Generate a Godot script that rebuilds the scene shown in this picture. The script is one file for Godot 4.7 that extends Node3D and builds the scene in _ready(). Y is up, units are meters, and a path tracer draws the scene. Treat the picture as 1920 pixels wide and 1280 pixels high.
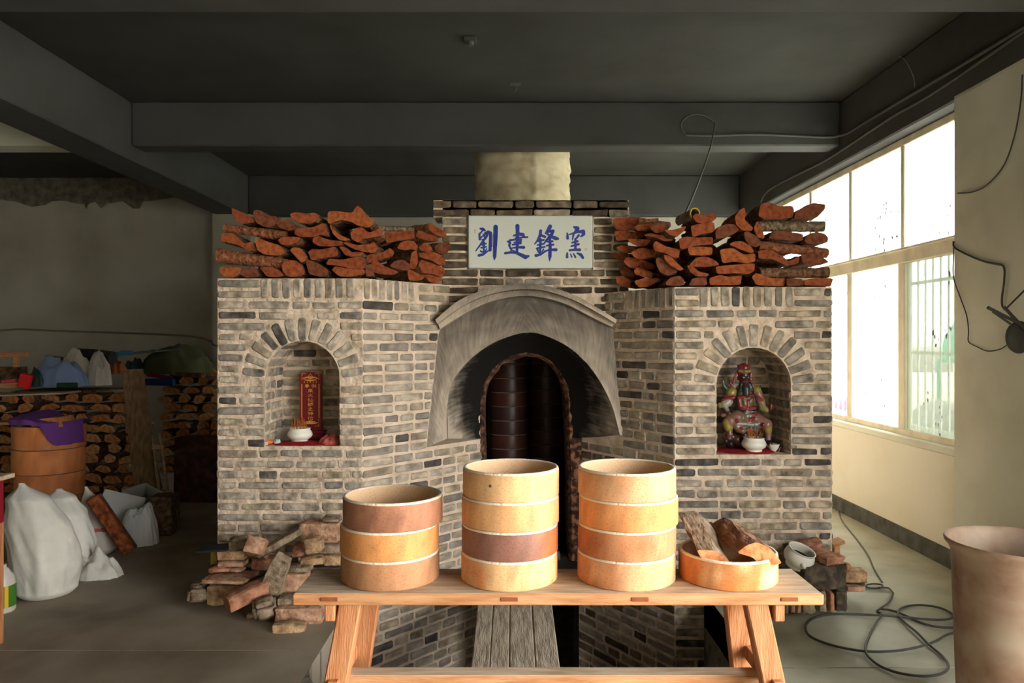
extends Node3D
# A brick kiln in a dim workshop: bench with saggars in front, firewood on top, window on the right.
# World: camera at (0, 1.5, 0) looking along -z. "d" below is the distance in front of the camera (z = -d).

const F := 1400.0
var rng := RandomNumberGenerator.new()
var used_names := {}
var M := {}

# ---------------------------------------------------------------- mesh builder
class MB:
	var v := PackedVector3Array()
	var n := PackedVector3Array()
	var uv := PackedVector2Array()
	var c := PackedColorArray()
	var ix := PackedInt32Array()
	func tri(a: Vector3, b: Vector3, d: Vector3, ua := Vector2.ZERO, ub := Vector2.ZERO, ud := Vector2.ZERO) -> void:
		var nn := (b - a).cross(d - a).normalized()
		var k := v.size()
		v.append(a); v.append(b); v.append(d)
		n.append(nn); n.append(nn); n.append(nn)
		uv.append(ua); uv.append(ub); uv.append(ud)
		ix.append(k); ix.append(k + 2); ix.append(k + 1)
	# corners counter-clockwise as seen from outside
	func quad(a: Vector3, b: Vector3, d: Vector3, e: Vector3) -> void:
		tri(a, b, d, Vector2(0, 1), Vector2(1, 1), Vector2(1, 0))
		tri(a, d, e, Vector2(0, 1), Vector2(1, 0), Vector2(0, 0))
	func box(lo: Vector3, hi: Vector3) -> void:
		obox(Transform3D(Basis(), (lo + hi) * 0.5), hi - lo, 0.0)
	# box with chamfered edges
	func obox(t: Transform3D, s: Vector3, bev := 0.0) -> void:
		var h := s * 0.5
		if bev <= 0.0:
			for ax in 3:
				for sg in [-1.0, 1.0]:
					var o := Vector3.ZERO
					o[ax] = sg * h[ax]
					var p := Vector3.ZERO
					p[(ax + 1) % 3] = h[(ax + 1) % 3]
					var q := Vector3.ZERO
					q[(ax + 2) % 3] = h[(ax + 2) % 3]
					if sg > 0:
						quad(t * (o - p - q), t * (o + p - q), t * (o + p + q), t * (o - p + q))
					else:
						quad(t * (o - p - q), t * (o - p + q), t * (o + p + q), t * (o + p - q))
			return
		var b := minf(bev, minf(h.x, minf(h.y, h.z)) * 0.9)
		for ax in 3:
			var a1 := (ax + 1) % 3
			var a2 := (ax + 2) % 3
			for sg in [-1.0, 1.0]:
				var o := Vector3.ZERO
				o[ax] = sg * h[ax]
				var p := Vector3.ZERO
				p[a1] = h[a1] - b
				var q := Vector3.ZERO
				q[a2] = h[a2] - b
				if sg > 0:
					quad(t * (o - p - q), t * (o + p - q), t * (o + p + q), t * (o - p + q))
				else:
					quad(t * (o - p - q), t * (o - p + q), t * (o + p + q), t * (o + p - q))
			# edges parallel to ax
			for s1 in [-1.0, 1.0]:
				for s2 in [-1.0, 1.0]:
					var e := Vector3.ZERO
					e[ax] = h[ax] - b
					var u := Vector3.ZERO
					u[a1] = s1 * h[a1]
					u[a2] = s2 * (h[a2] - b)
					var w := Vector3.ZERO
					w[a1] = s1 * (h[a1] - b)
					w[a2] = s2 * h[a2]
					quad(t * (u - e), t * (u + e), t * (w + e), t * (w - e))
					flip_last(4, t, u + w)
		for sx in [-1.0, 1.0]:
			for sy in [-1.0, 1.0]:
				for sz in [-1.0, 1.0]:
					var x := Vector3(sx * h.x, sy * (h.y - b), sz * (h.z - b))
					var y := Vector3(sx * (h.x - b), sy * h.y, sz * (h.z - b))
					var z := Vector3(sx * (h.x - b), sy * (h.y - b), sz * h.z)
					tri(t * x, t * y, t * z)
					flip_last(3, t, x + y + z)
	# turns the last quad (two triangles) or triangle over when it faces inwards
	func flip_last(kind: int, t: Transform3D, outward: Vector3) -> void:
		var cnt := 6 if kind == 4 else 3
		var k := v.size() - cnt
		if n[k].dot(t.basis * outward) < 0:
			for i in cnt:
				n[k + i] = -n[k + i]
			var j := ix.size() - cnt
			var m := j
			while m < ix.size():
				var tmp := ix[m + 1]
				ix[m + 1] = ix[m + 2]
				ix[m + 2] = tmp
				m += 3
	# smooth grid; rows of equal length, wrap joins the last column to the first. The outside is on the left of (column step) x (row step).
	func grid(rows: Array, wrap := false, flip := false, uvs := Vector2(1, 1)) -> void:
		var nr := rows.size()
		var nc: int = rows[0].size()
		var k := v.size()
		var nrm := PackedVector3Array()
		nrm.resize(nr * nc)
		var cc := nc if wrap else nc - 1
		for i in nr - 1:
			for j in cc:
				var j2 := (j + 1) % nc
				var a: Vector3 = rows[i][j]
				var b: Vector3 = rows[i][j2]
				var d: Vector3 = rows[i + 1][j2]
				var e: Vector3 = rows[i + 1][j]
				var f := (d - a).cross(e - b)
				if flip:
					f = -f
				nrm[i * nc + j] += f; nrm[i * nc + j2] += f
				nrm[(i + 1) * nc + j] += f; nrm[(i + 1) * nc + j2] += f
		for i in nr:
			for j in nc:
				v.append(rows[i][j])
				n.append(nrm[i * nc + j].normalized())
				uv.append(Vector2(float(j) / cc * uvs.x, float(i) / (nr - 1) * uvs.y))
		for i in nr - 1:
			for j in cc:
				var j2 := (j + 1) % nc
				var a := k + i * nc + j
				var b := k + i * nc + j2
				var d := k + (i + 1) * nc + j2
				var e := k + (i + 1) * nc + j
				if flip:
					ix.append_array([a, b, d, a, d, e])
				else:
					ix.append_array([a, d, b, a, e, d])
	# profile of (radius, height), from the outside bottom upwards; sharp corners are split
	func lathe(prof: Array, seg := 40, at := Vector3.ZERO, t := Transform3D()) -> void:
		var runs := []
		var run := [prof[0]]
		for i in range(1, prof.size()):
			run.append(prof[i])
			if i < prof.size() - 1:
				var d1: Vector2 = (prof[i] - prof[i - 1]).normalized()
				var d2: Vector2 = (prof[i + 1] - prof[i]).normalized()
				if d1.dot(d2) < 0.55:
					runs.append(run)
					run = [prof[i]]
		runs.append(run)
		for r in runs:
			var rows := []
			for p in r:
				var row := PackedVector3Array()
				for j in seg:
					var a := TAU * j / seg
					row.append(t * (at + Vector3(cos(a) * p.x, p.y, -sin(a) * p.x)))
				rows.append(row)
			grid(rows, true)
	func tube(pts: Array, rad: float, seg := 8, closed_ends := true, rad2 := -1.0) -> void:
		if rad2 < 0:
			rad2 = rad
		var rows := []
		var up := Vector3.UP
		var prev := Vector3.ZERO
		for i in pts.size():
			var p: Vector3 = pts[i]
			var dir: Vector3 = (pts[mini(i + 1, pts.size() - 1)] - pts[maxi(i - 1, 0)]).normalized()
			if dir.length() < 0.5:
				dir = Vector3.RIGHT
			if i == 0:
				up = Vector3.UP if absf(dir.y) < 0.9 else Vector3.RIGHT
			var s := dir.cross(up).normalized()
			up = s.cross(dir).normalized()
			var row := PackedVector3Array()
			var r := lerpf(rad, rad2, float(i) / maxi(1, pts.size() - 1))
			for j in seg:
				var a := TAU * j / seg
				row.append(p + (s * cos(a) + up * sin(a)) * r)
			rows.append(row)
		grid(rows, true, true)
		if closed_ends:
			for e in [0, pts.size() - 1]:
				var ctr: Vector3 = pts[e]
				for j in seg:
					var a: Vector3 = rows[e][j]
					var b: Vector3 = rows[e][(j + 1) % seg]
					if e == 0:
						tri(ctr, b, a)
					else:
						tri(ctr, a, b)
	# closed flat loop (any plane) as one face
	func face(loop: Array, out_dir: Vector3, uvs := []) -> void:
		var o := out_dir.normalized()
		var s := o.cross(Vector3.UP if absf(o.y) < 0.9 else Vector3.RIGHT).normalized()
		var u := o.cross(s)
		var flat := PackedVector2Array()
		for p in loop:
			flat.append(Vector2(p.dot(s), p.dot(u)))
		var tr := Geometry2D.triangulate_polygon(flat)
		if tr.is_empty():
			for i in range(1, loop.size() - 1):
				tr.append_array([0, i, i + 1])
		for i in range(0, tr.size(), 3):
			var q := [tr[i], tr[i + 1], tr[i + 2]]
			if (loop[q[1]] - loop[q[0]]).cross(loop[q[2]] - loop[q[0]]).dot(o) < 0:
				q = [tr[i], tr[i + 2], tr[i + 1]]
			if uvs.size() == loop.size():
				tri(loop[q[0]], loop[q[1]], loop[q[2]], uvs[q[0]], uvs[q[1]], uvs[q[2]])
			else:
				tri(loop[q[0]], loop[q[1]], loop[q[2]])
	# side walls between two loops with the same number of points
	func skirt(l0: Array, l1: Array, ctr: Vector3, closed := true) -> void:
		var m := l0.size()
		for i in (m if closed else m - 1):
			var j := (i + 1) % m
			var nn: Vector3 = (l0[j] - l0[i]).cross(l1[i] - l0[i])
			if nn.dot((l0[i] + l0[j]) * 0.5 - ctr) < 0:
				quad(l0[i], l1[i], l1[j], l0[j])
			else:
				quad(l0[i], l0[j], l1[j], l1[i])
	func mesh(into: ArrayMesh = null, mat: Material = null) -> ArrayMesh:
		var m := into if into else ArrayMesh.new()
		var a := []
		a.resize(Mesh.ARRAY_MAX)
		a[Mesh.ARRAY_VERTEX] = v
		a[Mesh.ARRAY_NORMAL] = n
		a[Mesh.ARRAY_TEX_UV] = uv
		if c.size() == v.size():
			a[Mesh.ARRAY_COLOR] = c
		a[Mesh.ARRAY_INDEX] = ix
		m.add_surface_from_arrays(Mesh.PRIMITIVE_TRIANGLES, a)
		if mat:
			m.surface_set_material(m.get_surface_count() - 1, mat)
		return m

# ---------------------------------------------------------------- node helpers
func numbered(base: String) -> String:
	var k: int = used_names.get(base, 0)
	used_names[base] = k + 1
	return base if k == 0 else "%s_%03d" % [base, k]

func tag(o: Node, label: String, category: String, group := "") -> Node:
	o.set_meta("label", label)
	o.set_meta("category", category)
	if group:
		o.set_meta("group", group)
	return o

func thing(called: String, label: String, category: String, at := Vector3.ZERO, turn := 0.0, group := "") -> Node3D:
	var o := Node3D.new()
	o.name = numbered(called)
	add_child(o)
	o.position = at
	o.rotation.y = turn
	tag(o, label, category, group)
	return o

func part(called: String, mesh: Mesh, mat: Material, parent: Node, at := Vector3.ZERO) -> MeshInstance3D:
	var o := MeshInstance3D.new()
	o.mesh = mesh
	if mat:
		o.material_override = mat
	o.name = numbered(called) if parent == self else called
	parent.add_child(o, true)
	o.position = at
	return o

func solo(called: String, mesh: Mesh, mat: Material, label: String, category: String, group := "") -> MeshInstance3D:
	var o := part(called, mesh, mat, self)
	tag(o, label, category, group)
	return o

func struct(called: String, mesh: Mesh, mat: Material) -> MeshInstance3D:
	var o := part(called, mesh, mat, self)
	o.set_meta("kind", "structure")
	return o

# the point that the photograph shows at (px, py), at the distance d
func P(px: float, py: float, d: float) -> Vector3:
	return Vector3((px - 960.0) * d / F, 1.5 + (640.0 - py) * d / F, -d)

func bezier(pts: Array, per := 8) -> Array:
	# Catmull-Rom through the points
	var out := []
	for i in pts.size() - 1:
		var p0: Vector3 = pts[maxi(i - 1, 0)]
		var p1: Vector3 = pts[i]
		var p2: Vector3 = pts[i + 1]
		var p3: Vector3 = pts[mini(i + 2, pts.size() - 1)]
		for k in per:
			out.append(p1.cubic_interpolate(p2, p0, p3, float(k) / per))
	out.append(pts[pts.size() - 1])
	return out

# ---------------------------------------------------------------- materials
func noise_tex(seed_: int, freq: float, ramp: Array, size := 512, octaves := 5, type := FastNoiseLite.TYPE_SIMPLEX_SMOOTH, warp := 0.0) -> NoiseTexture2D:
	var f := FastNoiseLite.new()
	f.seed = seed_
	f.noise_type = type
	f.frequency = freq
	f.fractal_octaves = octaves
	if warp > 0:
		f.domain_warp_enabled = true
		f.domain_warp_amplitude = warp
		f.domain_warp_frequency = freq * 0.7
	var t := NoiseTexture2D.new()
	t.width = size
	t.height = size
	t.seamless = true
	t.noise = f
	if ramp.size() > 0:
		var g := Gradient.new()
		var offs := PackedFloat32Array()
		var cols := PackedColorArray()
		for r in ramp:
			offs.append(r[0])
			cols.append(r[1])
		g.offsets = offs
		g.colors = cols
		t.color_ramp = g
	return t

func mat(name_: String, col: Color, rough := 0.85, tex: Texture2D = null, scale := 1.0, bump: Texture2D = null, bump_cm := 0.0, world := true) -> StandardMaterial3D:
	var m := StandardMaterial3D.new()
	m.resource_name = name_
	m.albedo_color = col
	m.roughness = rough
	m.metallic_specular = 0.35
	if tex:
		m.albedo_texture = tex
	if bump:
		m.heightmap_enabled = true
		m.heightmap_texture = bump
		m.heightmap_scale = bump_cm
	if tex or bump:
		m.uv1_triplanar = true
		m.uv1_world_triplanar = world
		m.uv1_scale = Vector3.ONE * scale
	M[name_] = m
	return m

func C(r: int, g: int, b: int) -> Color:
	return Color(r / 255.0, g / 255.0, b / 255.0)

func _ready() -> void:
	rng.seed = 7
	# ---- camera
	var cam := Camera3D.new()
	cam.name = "camera"
	cam.fov = rad_to_deg(2.0 * atan(640.0 / F))
	cam.near = 0.05
	cam.far = 200.0
	add_child(cam)
	cam.position = Vector3(0, 1.5, 0)
	cam.current = true
	# ---- sky (a bright overcast day) and exposure
	var env := Environment.new()
	env.background_mode = Environment.BG_SKY
	var sky := Sky.new()
	var sm := ProceduralSkyMaterial.new()
	sm.sky_top_color = Color(0.965, 0.97, 0.975)
	sm.sky_horizon_color = Color(1.0, 0.982, 0.965)
	sm.ground_bottom_color = Color(0.45, 0.44, 0.40)
	sm.ground_horizon_color = Color(0.62, 0.61, 0.57)
	sm.sky_energy_multiplier = 1.0
	sky.sky_material = sm
	env.sky = sky
	env.background_energy_multiplier = 13.0
	env.tonemap_mode = Environment.TONE_MAPPER_LINEAR
	env.tonemap_exposure = 1.6
	env.sdfgi_enabled = true
	env.ssao_enabled = true
	env.ssil_enabled = true
	var we := WorldEnvironment.new()
	we.name = "world"
	we.environment = env
	add_child(we)
	# ---- the place
	make_materials()
	build_room()
	build_window()
	build_outside()
	build_kiln()
	build_kiln_logs()
	build_bench()
	build_saggars()
	build_niches()
	build_statue()
	build_rubble()
	build_back_stack()
	build_left_things()
	build_right_things()
	build_cables()

# ---------------------------------------------------------------- materials
func make_materials() -> void:
	var grain := noise_tex(3, 0.02, [[0.0, C(150, 148, 140)], [0.45, C(205, 203, 196)], [1.0, C(255, 254, 250)]], 512, 6)
	var blotch := noise_tex(9, 0.006, [[0.0, C(222, 219, 212)], [0.35, C(238, 236, 231)], [0.7, C(250, 249, 246)], [1.0, C(255, 255, 255)]], 512, 5)
	var rough_b := noise_tex(21, 0.03, [], 512, 6)
	var soft_b := noise_tex(22, 0.012, [], 512, 4)
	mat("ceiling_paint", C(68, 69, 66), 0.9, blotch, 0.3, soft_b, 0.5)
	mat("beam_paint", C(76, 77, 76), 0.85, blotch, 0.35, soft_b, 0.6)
	mat("wall_paint", C(232, 228, 214), 0.9, noise_tex(31, 0.005, [[0.0, C(232, 224, 204)], [0.25, C(244, 241, 232)], [0.5, C(251, 250, 246)], [1.0, C(255, 255, 255)]], 512, 5), 0.25, soft_b, 0.5)
	mat("grey_wall_paint", C(186, 182, 170), 0.9, blotch, 0.25, soft_b, 0.5)  # greyer version of the wall paint, for the back and left
	mat("pier_paint", C(226, 227, 213), 0.9, blotch, 0.3, soft_b, 0.5)
	mat("raw_concrete", C(140, 134, 124), 0.95, grain, 0.7, rough_b, 0.8)
	mat("floor_concrete", C(172, 161, 146), 0.72, noise_tex(41, 0.007, [[0.0, C(186, 178, 164)], [0.3, C(212, 206, 196)], [0.55, C(230, 226, 218)], [1.0, C(250, 248, 242)]], 1024, 6, FastNoiseLite.TYPE_SIMPLEX_SMOOTH, 30.0), 0.22, soft_b, 0.4)
	mat("floor_green", C(202, 204, 186), 0.7, M.floor_concrete.albedo_texture, 0.22, soft_b, 0.4)
	mat("baseboard_paint", C(104, 106, 102), 0.7, grain, 0.8)
	mat("aluminium", C(236, 228, 206), 0.5, blotch, 1.2)
	mat("white_bar", C(235, 235, 230), 0.6)
	# brick tones, shared by all brickwork
	var face := noise_tex(51, 0.012, [[0.0, C(120, 114, 104)], [0.3, C(176, 170, 160)], [0.55, C(205, 200, 190)], [0.72, C(236, 228, 214)], [1.0, C(255, 248, 235)]], 512, 6, FastNoiseLite.TYPE_SIMPLEX_SMOOTH, 20.0)
	var sooty := noise_tex(52, 0.012, [[0.0, C(104, 98, 92)], [0.4, C(150, 143, 134)], [0.7, C(206, 197, 184)], [1.0, C(250, 242, 230)]], 512, 6, FastNoiseLite.TYPE_SIMPLEX_SMOOTH, 25.0)
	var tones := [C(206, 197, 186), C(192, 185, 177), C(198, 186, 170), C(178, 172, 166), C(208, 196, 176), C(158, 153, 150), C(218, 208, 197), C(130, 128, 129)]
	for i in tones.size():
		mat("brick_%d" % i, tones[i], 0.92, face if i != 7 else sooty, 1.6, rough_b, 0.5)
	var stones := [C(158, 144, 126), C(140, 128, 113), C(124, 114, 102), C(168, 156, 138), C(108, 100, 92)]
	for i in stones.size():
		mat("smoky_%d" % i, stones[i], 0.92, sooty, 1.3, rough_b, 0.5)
	mat("mortar", C(238, 222, 208), 0.95, noise_tex(53, 0.015, [[0.0, C(170, 160, 146)], [0.4, C(220, 212, 198)], [1.0, C(255, 250, 240)]], 512, 6), 1.2, rough_b, 1.0)
	mat("red_brick", C(178, 110, 92), 0.95, face, 1.6, rough_b, 0.6)
	# loose bricks
	var chalk := noise_tex(54, 0.014, [[0.0, C(140, 120, 106)], [0.35, C(196, 176, 160)], [0.65, C(228, 212, 196)], [1.0, C(255, 246, 235)]], 512, 6, FastNoiseLite.TYPE_SIMPLEX_SMOOTH, 20.0)
	mat("loose_pink", C(214, 182, 160), 0.95, chalk, 2.2, rough_b, 0.6, false)
	mat("loose_buff", C(206, 182, 150), 0.95, chalk, 2.4, rough_b, 0.6, false)
	mat("loose_grey", C(172, 164, 148), 0.95, chalk, 2.6, rough_b, 0.6, false)
	mat("loose_red", C(196, 150, 126), 0.95, chalk, 2.0, rough_b, 0.6, false)
	mat("loose_dark", C(120, 112, 100), 0.95, sooty, 2.0, rough_b, 0.6, false)
	# wood
	var endgrain := noise_tex(61, 0.03, [[0.0, C(170, 130, 100)], [0.4, C(220, 196, 172)], [1.0, C(255, 248, 238)]], 512, 4)
	for i in 5:
		mat("cut_%d" % i, [C(168, 98, 62), C(178, 108, 66), C(154, 88, 58), C(214, 156, 112), C(132, 84, 64)][i], 0.85, endgrain, 1.5, rough_b, 0.4, false)
	var barkt := noise_tex(62, 0.02, [[0.0, C(90, 76, 64)], [0.4, C(170, 150, 132)], [0.7, C(220, 206, 190)], [1.0, C(255, 250, 240)]], 512, 6, FastNoiseLite.TYPE_SIMPLEX_SMOOTH, 30.0)
	for i in 4:
		var bm := mat("bark_%d" % i, [C(140, 110, 92), C(160, 128, 106), C(170, 158, 142), C(184, 128, 98)][i], 0.95, barkt, 1.2, rough_b, 1.0, false)
		bm.uv1_scale = Vector3(2.6, 2.6, 1.1)
	mat("pale_wood", C(200, 156, 116), 0.7, noise_tex(63, 0.006, [[0.0, C(205, 176, 150)], [0.5, C(238, 222, 206)], [1.0, C(255, 252, 246)]], 512, 5), 1.0, rough_b, 0.15, false).uv1_scale = Vector3(1.2, 9, 9)
	mat("leg_wood", C(192, 138, 98), 0.7, M["pale_wood"].albedo_texture, 1.0, rough_b, 0.15, false).uv1_scale = Vector3(9, 1.2, 9)
	mat("dusty_wood", C(200, 186, 166), 0.85, noise_tex(64, 0.006, [[0.0, C(196, 180, 160)], [0.5, C(232, 222, 208)], [1.0, C(255, 252, 246)]], 512, 5), 1.0, rough_b, 0.1, false).uv1_scale = Vector3(1.2, 9, 9)
	mat("plank_wood", C(204, 196, 182), 0.9, noise_tex(65, 0.008, [[0.0, C(150, 140, 128)], [0.5, C(222, 214, 202)], [1.0, C(255, 252, 246)]], 512, 6), 1.0, rough_b, 0.3, false).uv1_scale = Vector3(8, 8, 0.9)

# ---------------------------------------------------------------- room shell
const CEIL := 3.56
const BACK := 9.4          # distance of the back wall
const FRONT := -4.0        # the wall behind the camera
const XL := -7.6
const XR := 2.9            # inner face of the wall under the window
const XP := 2.82           # face of the pier and of the beam over the window
const DOOR_A := -2.8       # wide open doorway in the right wall, beside the camera
const DOOR_B := 1.9
const DOOR_H := 2.8
const PIT_L := -0.93
const PIT_R := 1.15
const PIT_FRONT := 3.12
const PIT_Y := -1.05

func bx(mb: MB, x0: float, x1: float, y0: float, y1: float, d0: float, d1: float) -> void:
	mb.box(Vector3(minf(x0, x1), minf(y0, y1), -maxf(d0, d1)), Vector3(maxf(x0, x1), maxf(y0, y1), -minf(d0, d1)))

func build_room() -> void:
	# floor: slabs round the fire pit, with a shallow joint across the left
	var mb := MB.new()
	bx(mb, XL, PIT_L, -0.2, 0, FRONT, 3.625)
	bx(mb, XL, PIT_L, -0.2, 0, 3.632, 10.0)
	bx(mb, XL, PIT_L, -0.21, -0.006, 3.62, 3.64)
	bx(mb, PIT_L, PIT_R, -0.2, 0, FRONT, PIT_FRONT)
	bx(mb, PIT_L, PIT_R, -0.2, 0, 7.7, 10.0)
	struct("floor", mb.mesh(), M.floor_concrete)
	mb = MB.new()
	bx(mb, PIT_R, XR + 0.3, -0.2, 0, FRONT, 3.43)
	bx(mb, PIT_R, XR + 0.3, -0.2, 0, 3.437, 10.0)
	bx(mb, PIT_R, XR + 0.3, -0.21, -0.006, 3.42, 3.44)
	struct("floor_right", mb.mesh(), M.floor_green)  # right-hand slabs, lighter and greener than the left
	# fire pit: concrete lining and bottom
	mb = MB.new()
	bx(mb, PIT_L - 0.15, PIT_L, PIT_Y, -0.001, PIT_FRONT, 5.2)
	bx(mb, PIT_R, PIT_R + 0.15, PIT_Y, -0.001, PIT_FRONT, 5.2)
	bx(mb, PIT_L, PIT_R, PIT_Y, -0.001, PIT_FRONT - 0.15, PIT_FRONT)
	bx(mb, PIT_L - 0.2, PIT_R + 0.2, PIT_Y - 0.15, PIT_Y, PIT_FRONT - 0.2, 7.7)
	# the rounded corner of the lip
	var loop := []
	for k in 9:
		var a := PI * 0.5 * k / 8
		loop.append(Vector3(PIT_L + 0.35 - 0.35 * cos(a), 0, -(PIT_FRONT + 0.35 - 0.35 * sin(a))))
	loop.append(Vector3(PIT_L, 0, -PIT_FRONT))
	var low := []
	for p in loop:
		low.append(Vector3(p.x, PIT_Y, p.z))
	mb.face(loop, Vector3.UP)
	mb.skirt(loop, low, Vector3(PIT_L + 0.05, 0, -PIT_FRONT - 0.05))
	struct("floor_pit", mb.mesh(), M.raw_concrete)
	# ceiling slab and beams
	mb = MB.new()
	bx(mb, XL - 0.2, XR + 0.3, CEIL, CEIL + 0.2, FRONT - 0.2, BACK + 0.2)
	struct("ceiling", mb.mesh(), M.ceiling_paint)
	var beams := [
		["trim_1", XL, XP, 3.18, 3.59, 3.59, 3.82],      # cross beam overhead
		["trim_2", -3.27, XP, 3.18, CEIL, 6.41, 6.64],   # cross beam before the chimney
		["trim_3", -3.65, -3.27, 3.06, CEIL, FRONT, BACK], # long beam on the left
		["trim_4", -3.27, XP, 3.06, CEIL, 9.25, BACK],   # beam on the back wall
		["trim_5", XP, XR + 0.25, 3.03, CEIL, FRONT, BACK], # beam over the window
	]
	for b in beams:
		mb = MB.new()
		var lo := Vector3(b[1], b[3], -b[6])
		var hi := Vector3(b[2], minf(b[4], CEIL + 0.02), -b[5])
		mb.obox(Transform3D(Basis(), (lo + hi) * 0.5), hi - lo, 0.012)
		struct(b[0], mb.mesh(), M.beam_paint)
	mb = MB.new()
	bx(mb, XL, -3.65, 3.18, CEIL, 6.41, 6.64)
	struct("trim_6", mb.mesh(), M.pier_paint)
	# walls
	mb = MB.new()
	bx(mb, XL - 0.2, XR + 0.3, -0.2, CEIL, BACK, BACK + 0.2)
	struct("wall_back", mb.mesh(), M.grey_wall_paint)
	# the unpainted strip above the paint on the left of the back wall, with a ragged lower edge
	mb = MB.new()
	var edge := [[0, 374], [30, 378], [60, 388], [85, 384], [100, 376], [125, 377], [140, 381], [158, 383], [162, 392], [166, 382], [178, 378], [190, 389], [200, 381], [230, 377], [250, 391], [262, 391], [268, 378], [300, 374], [345, 368], [398, 352]]
	var l0 := [P(-340, 331, BACK)]
	l0.append(P(-340, 372, BACK))
	for e in edge:
		l0.append(P(e[0], e[1], BACK))
	l0.append(P(398, 331, BACK))
	var l1 := []
	for p in l0:
		l1.append(p + Vector3(0, 0, 0.006))
	mb.face(l1, Vector3.BACK)
	mb.skirt(l0, l1, P(100, 350, BACK))
	struct("trim_7", mb.mesh(), M.raw_concrete)
	mb = MB.new()
	bx(mb, XL - 0.2, XL, -0.2, CEIL, FRONT, BACK)
	struct("wall_left", mb.mesh(), M.grey_wall_paint)
	mb = MB.new()
	bx(mb, XL - 0.2, XR + 0.3, -0.2, CEIL, FRONT - 0.2, FRONT)
	struct("wall_front", mb.mesh(), M.wall_paint)
	# right wall with the window openings: below the sills, and the piers between
	mb = MB.new()
	bx(mb, XR, XR + 0.24, -0.2, 0.745, 4.7, BACK)
	bx(mb, XR, XR + 0.24, 0.7, 3.06, 9.1, BACK)
	struct("wall_right", mb.mesh(), M.wall_paint)
	mb = MB.new()
	bx(mb, XP, XR + 0.24, -0.2, 3.06, DOOR_B, 4.76)
	struct("trim_8", mb.mesh(), M.pier_paint)
	mb = MB.new()
	bx(mb, XP, XR + 0.24, -0.2, 3.06, FRONT, DOOR_A)
	bx(mb, XP, XR + 0.24, DOOR_H, 3.06, DOOR_A - 0.01, DOOR_B + 0.01)
	struct("trim_9", mb.mesh(), M.pier_paint)
	# column in the corner under the long beam
	mb = MB.new()
	bx(mb, -3.67, -3.2, 0, 3.06, 9.15, BACK)
	struct("trim_10", mb.mesh(), M.grey_wall_paint)
	# grey baseboard along the right wall
	mb = MB.new()
	bx(mb, XR - 0.012, XR, 0, 0.125, 4.76, BACK)
	struct("baseboard_right", mb.mesh(), M.baseboard_paint)

# ---------------------------------------------------------------- windows of the right wall
func window_bay(called: String, d0: float, d1: float, cuts: Array, panes_open: Array) -> void:
	var xg := XR + 0.07
	var win := Node3D.new()
	win.name = called
	win.set_meta("kind", "structure")
	add_child(win)
	var y0 := 0.80
	var y1 := 3.03
	var ym := 2.12
	var mb := MB.new()
	mb.obox(Transform3D(Basis(), Vector3(XR + 0.11, 0.772, -(d0 + d1) * 0.5)), Vector3(0.25, 0.055, d1 - d0), 0.008)
	part("window_sill", mb.mesh(), M.pier_paint, win)
	for bar in [[y0, 0.075], [ym, 0.11], [y1 - 0.03, 0.06]]:
		mb = MB.new()
		mb.obox(Transform3D(Basis(), Vector3(xg, bar[0] + bar[1] * 0.5 - 0.03, -(d0 + d1) * 0.5)), Vector3(0.06, bar[1], d1 - d0), 0.006)
		if bar[1] > 0.1:
			mb.obox(Transform3D(Basis(), Vector3(xg - 0.02, bar[0] + 0.075, -(d0 + d1) * 0.5)), Vector3(0.06, 0.02, d1 - d0), 0.004)
		part("window_rail", mb.mesh(), M.aluminium, win)
	for c in cuts:
		mb = MB.new()
		mb.obox(Transform3D(Basis(), Vector3(xg, (y0 + y1) * 0.5, -c)), Vector3(0.055, y1 - y0, 0.055), 0.006)
		mb.obox(Transform3D(Basis(), Vector3(xg - 0.01, (y0 + ym) * 0.5, -c - 0.045)), Vector3(0.03, ym - y0, 0.05), 0.004)
		part("mullion", mb.mesh(), M.aluminium, win)
	var edges := [d0] + cuts + [d1]
	for i in edges.size() - 1:
		for lower in 2:
			var kind: String = panes_open[i * 2 + lower]
			if kind == "open":
				continue
			var ya := ym + 0.08 if lower == 0 else y0 + 0.045
			var yb := y1 - 0.03 if lower == 0 else ym - 0.03
			mb = MB.new()
			bx(mb, xg - 0.003, xg + 0.003, ya, yb, edges[i] + 0.028, edges[i + 1] - 0.028)
			part("pane", mb.mesh(), M[kind], win)
			if i < 3:
				var ds := MB.new()
				var rr := RandomNumberGenerator.new()
				rr.seed = 40 + i * 2 + lower
				for c in [7, 9, 16, 10, 13, 0][i * 2 + lower]:
					var cd := lerpf(edges[i] + 0.1, edges[i + 1] - 0.1, rr.randf() * 0.55 + 0.3 * float(rr.randf() < 0.5))
					var cy := lerpf(ya + 0.05, yb - 0.05, pow(rr.randf(), 1.5))
					for k in rr.randi_range(1, 5):
						var loop := []
						var sz := rr.randf_range(0.004, 0.013)
						var o := Vector3(xg - 0.0045, cy + rr.randf_range(-0.06, 0.06), -cd + rr.randf_range(-0.04, 0.04))
						for q in 7:
							var an := TAU * q / 7
							loop.append(o + Vector3(0, sin(an) * sz * rr.randf_range(0.7, 2.2), cos(an) * sz * rr.randf_range(0.5, 1.0)))
						ds.face(loop, Vector3.LEFT)
				if ds.v.size() > 0:
					var dp := part("dirt_spots", ds.mesh(), M.pane_dirt, win)
					dp.set_meta("kind", "stuff")

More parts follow.
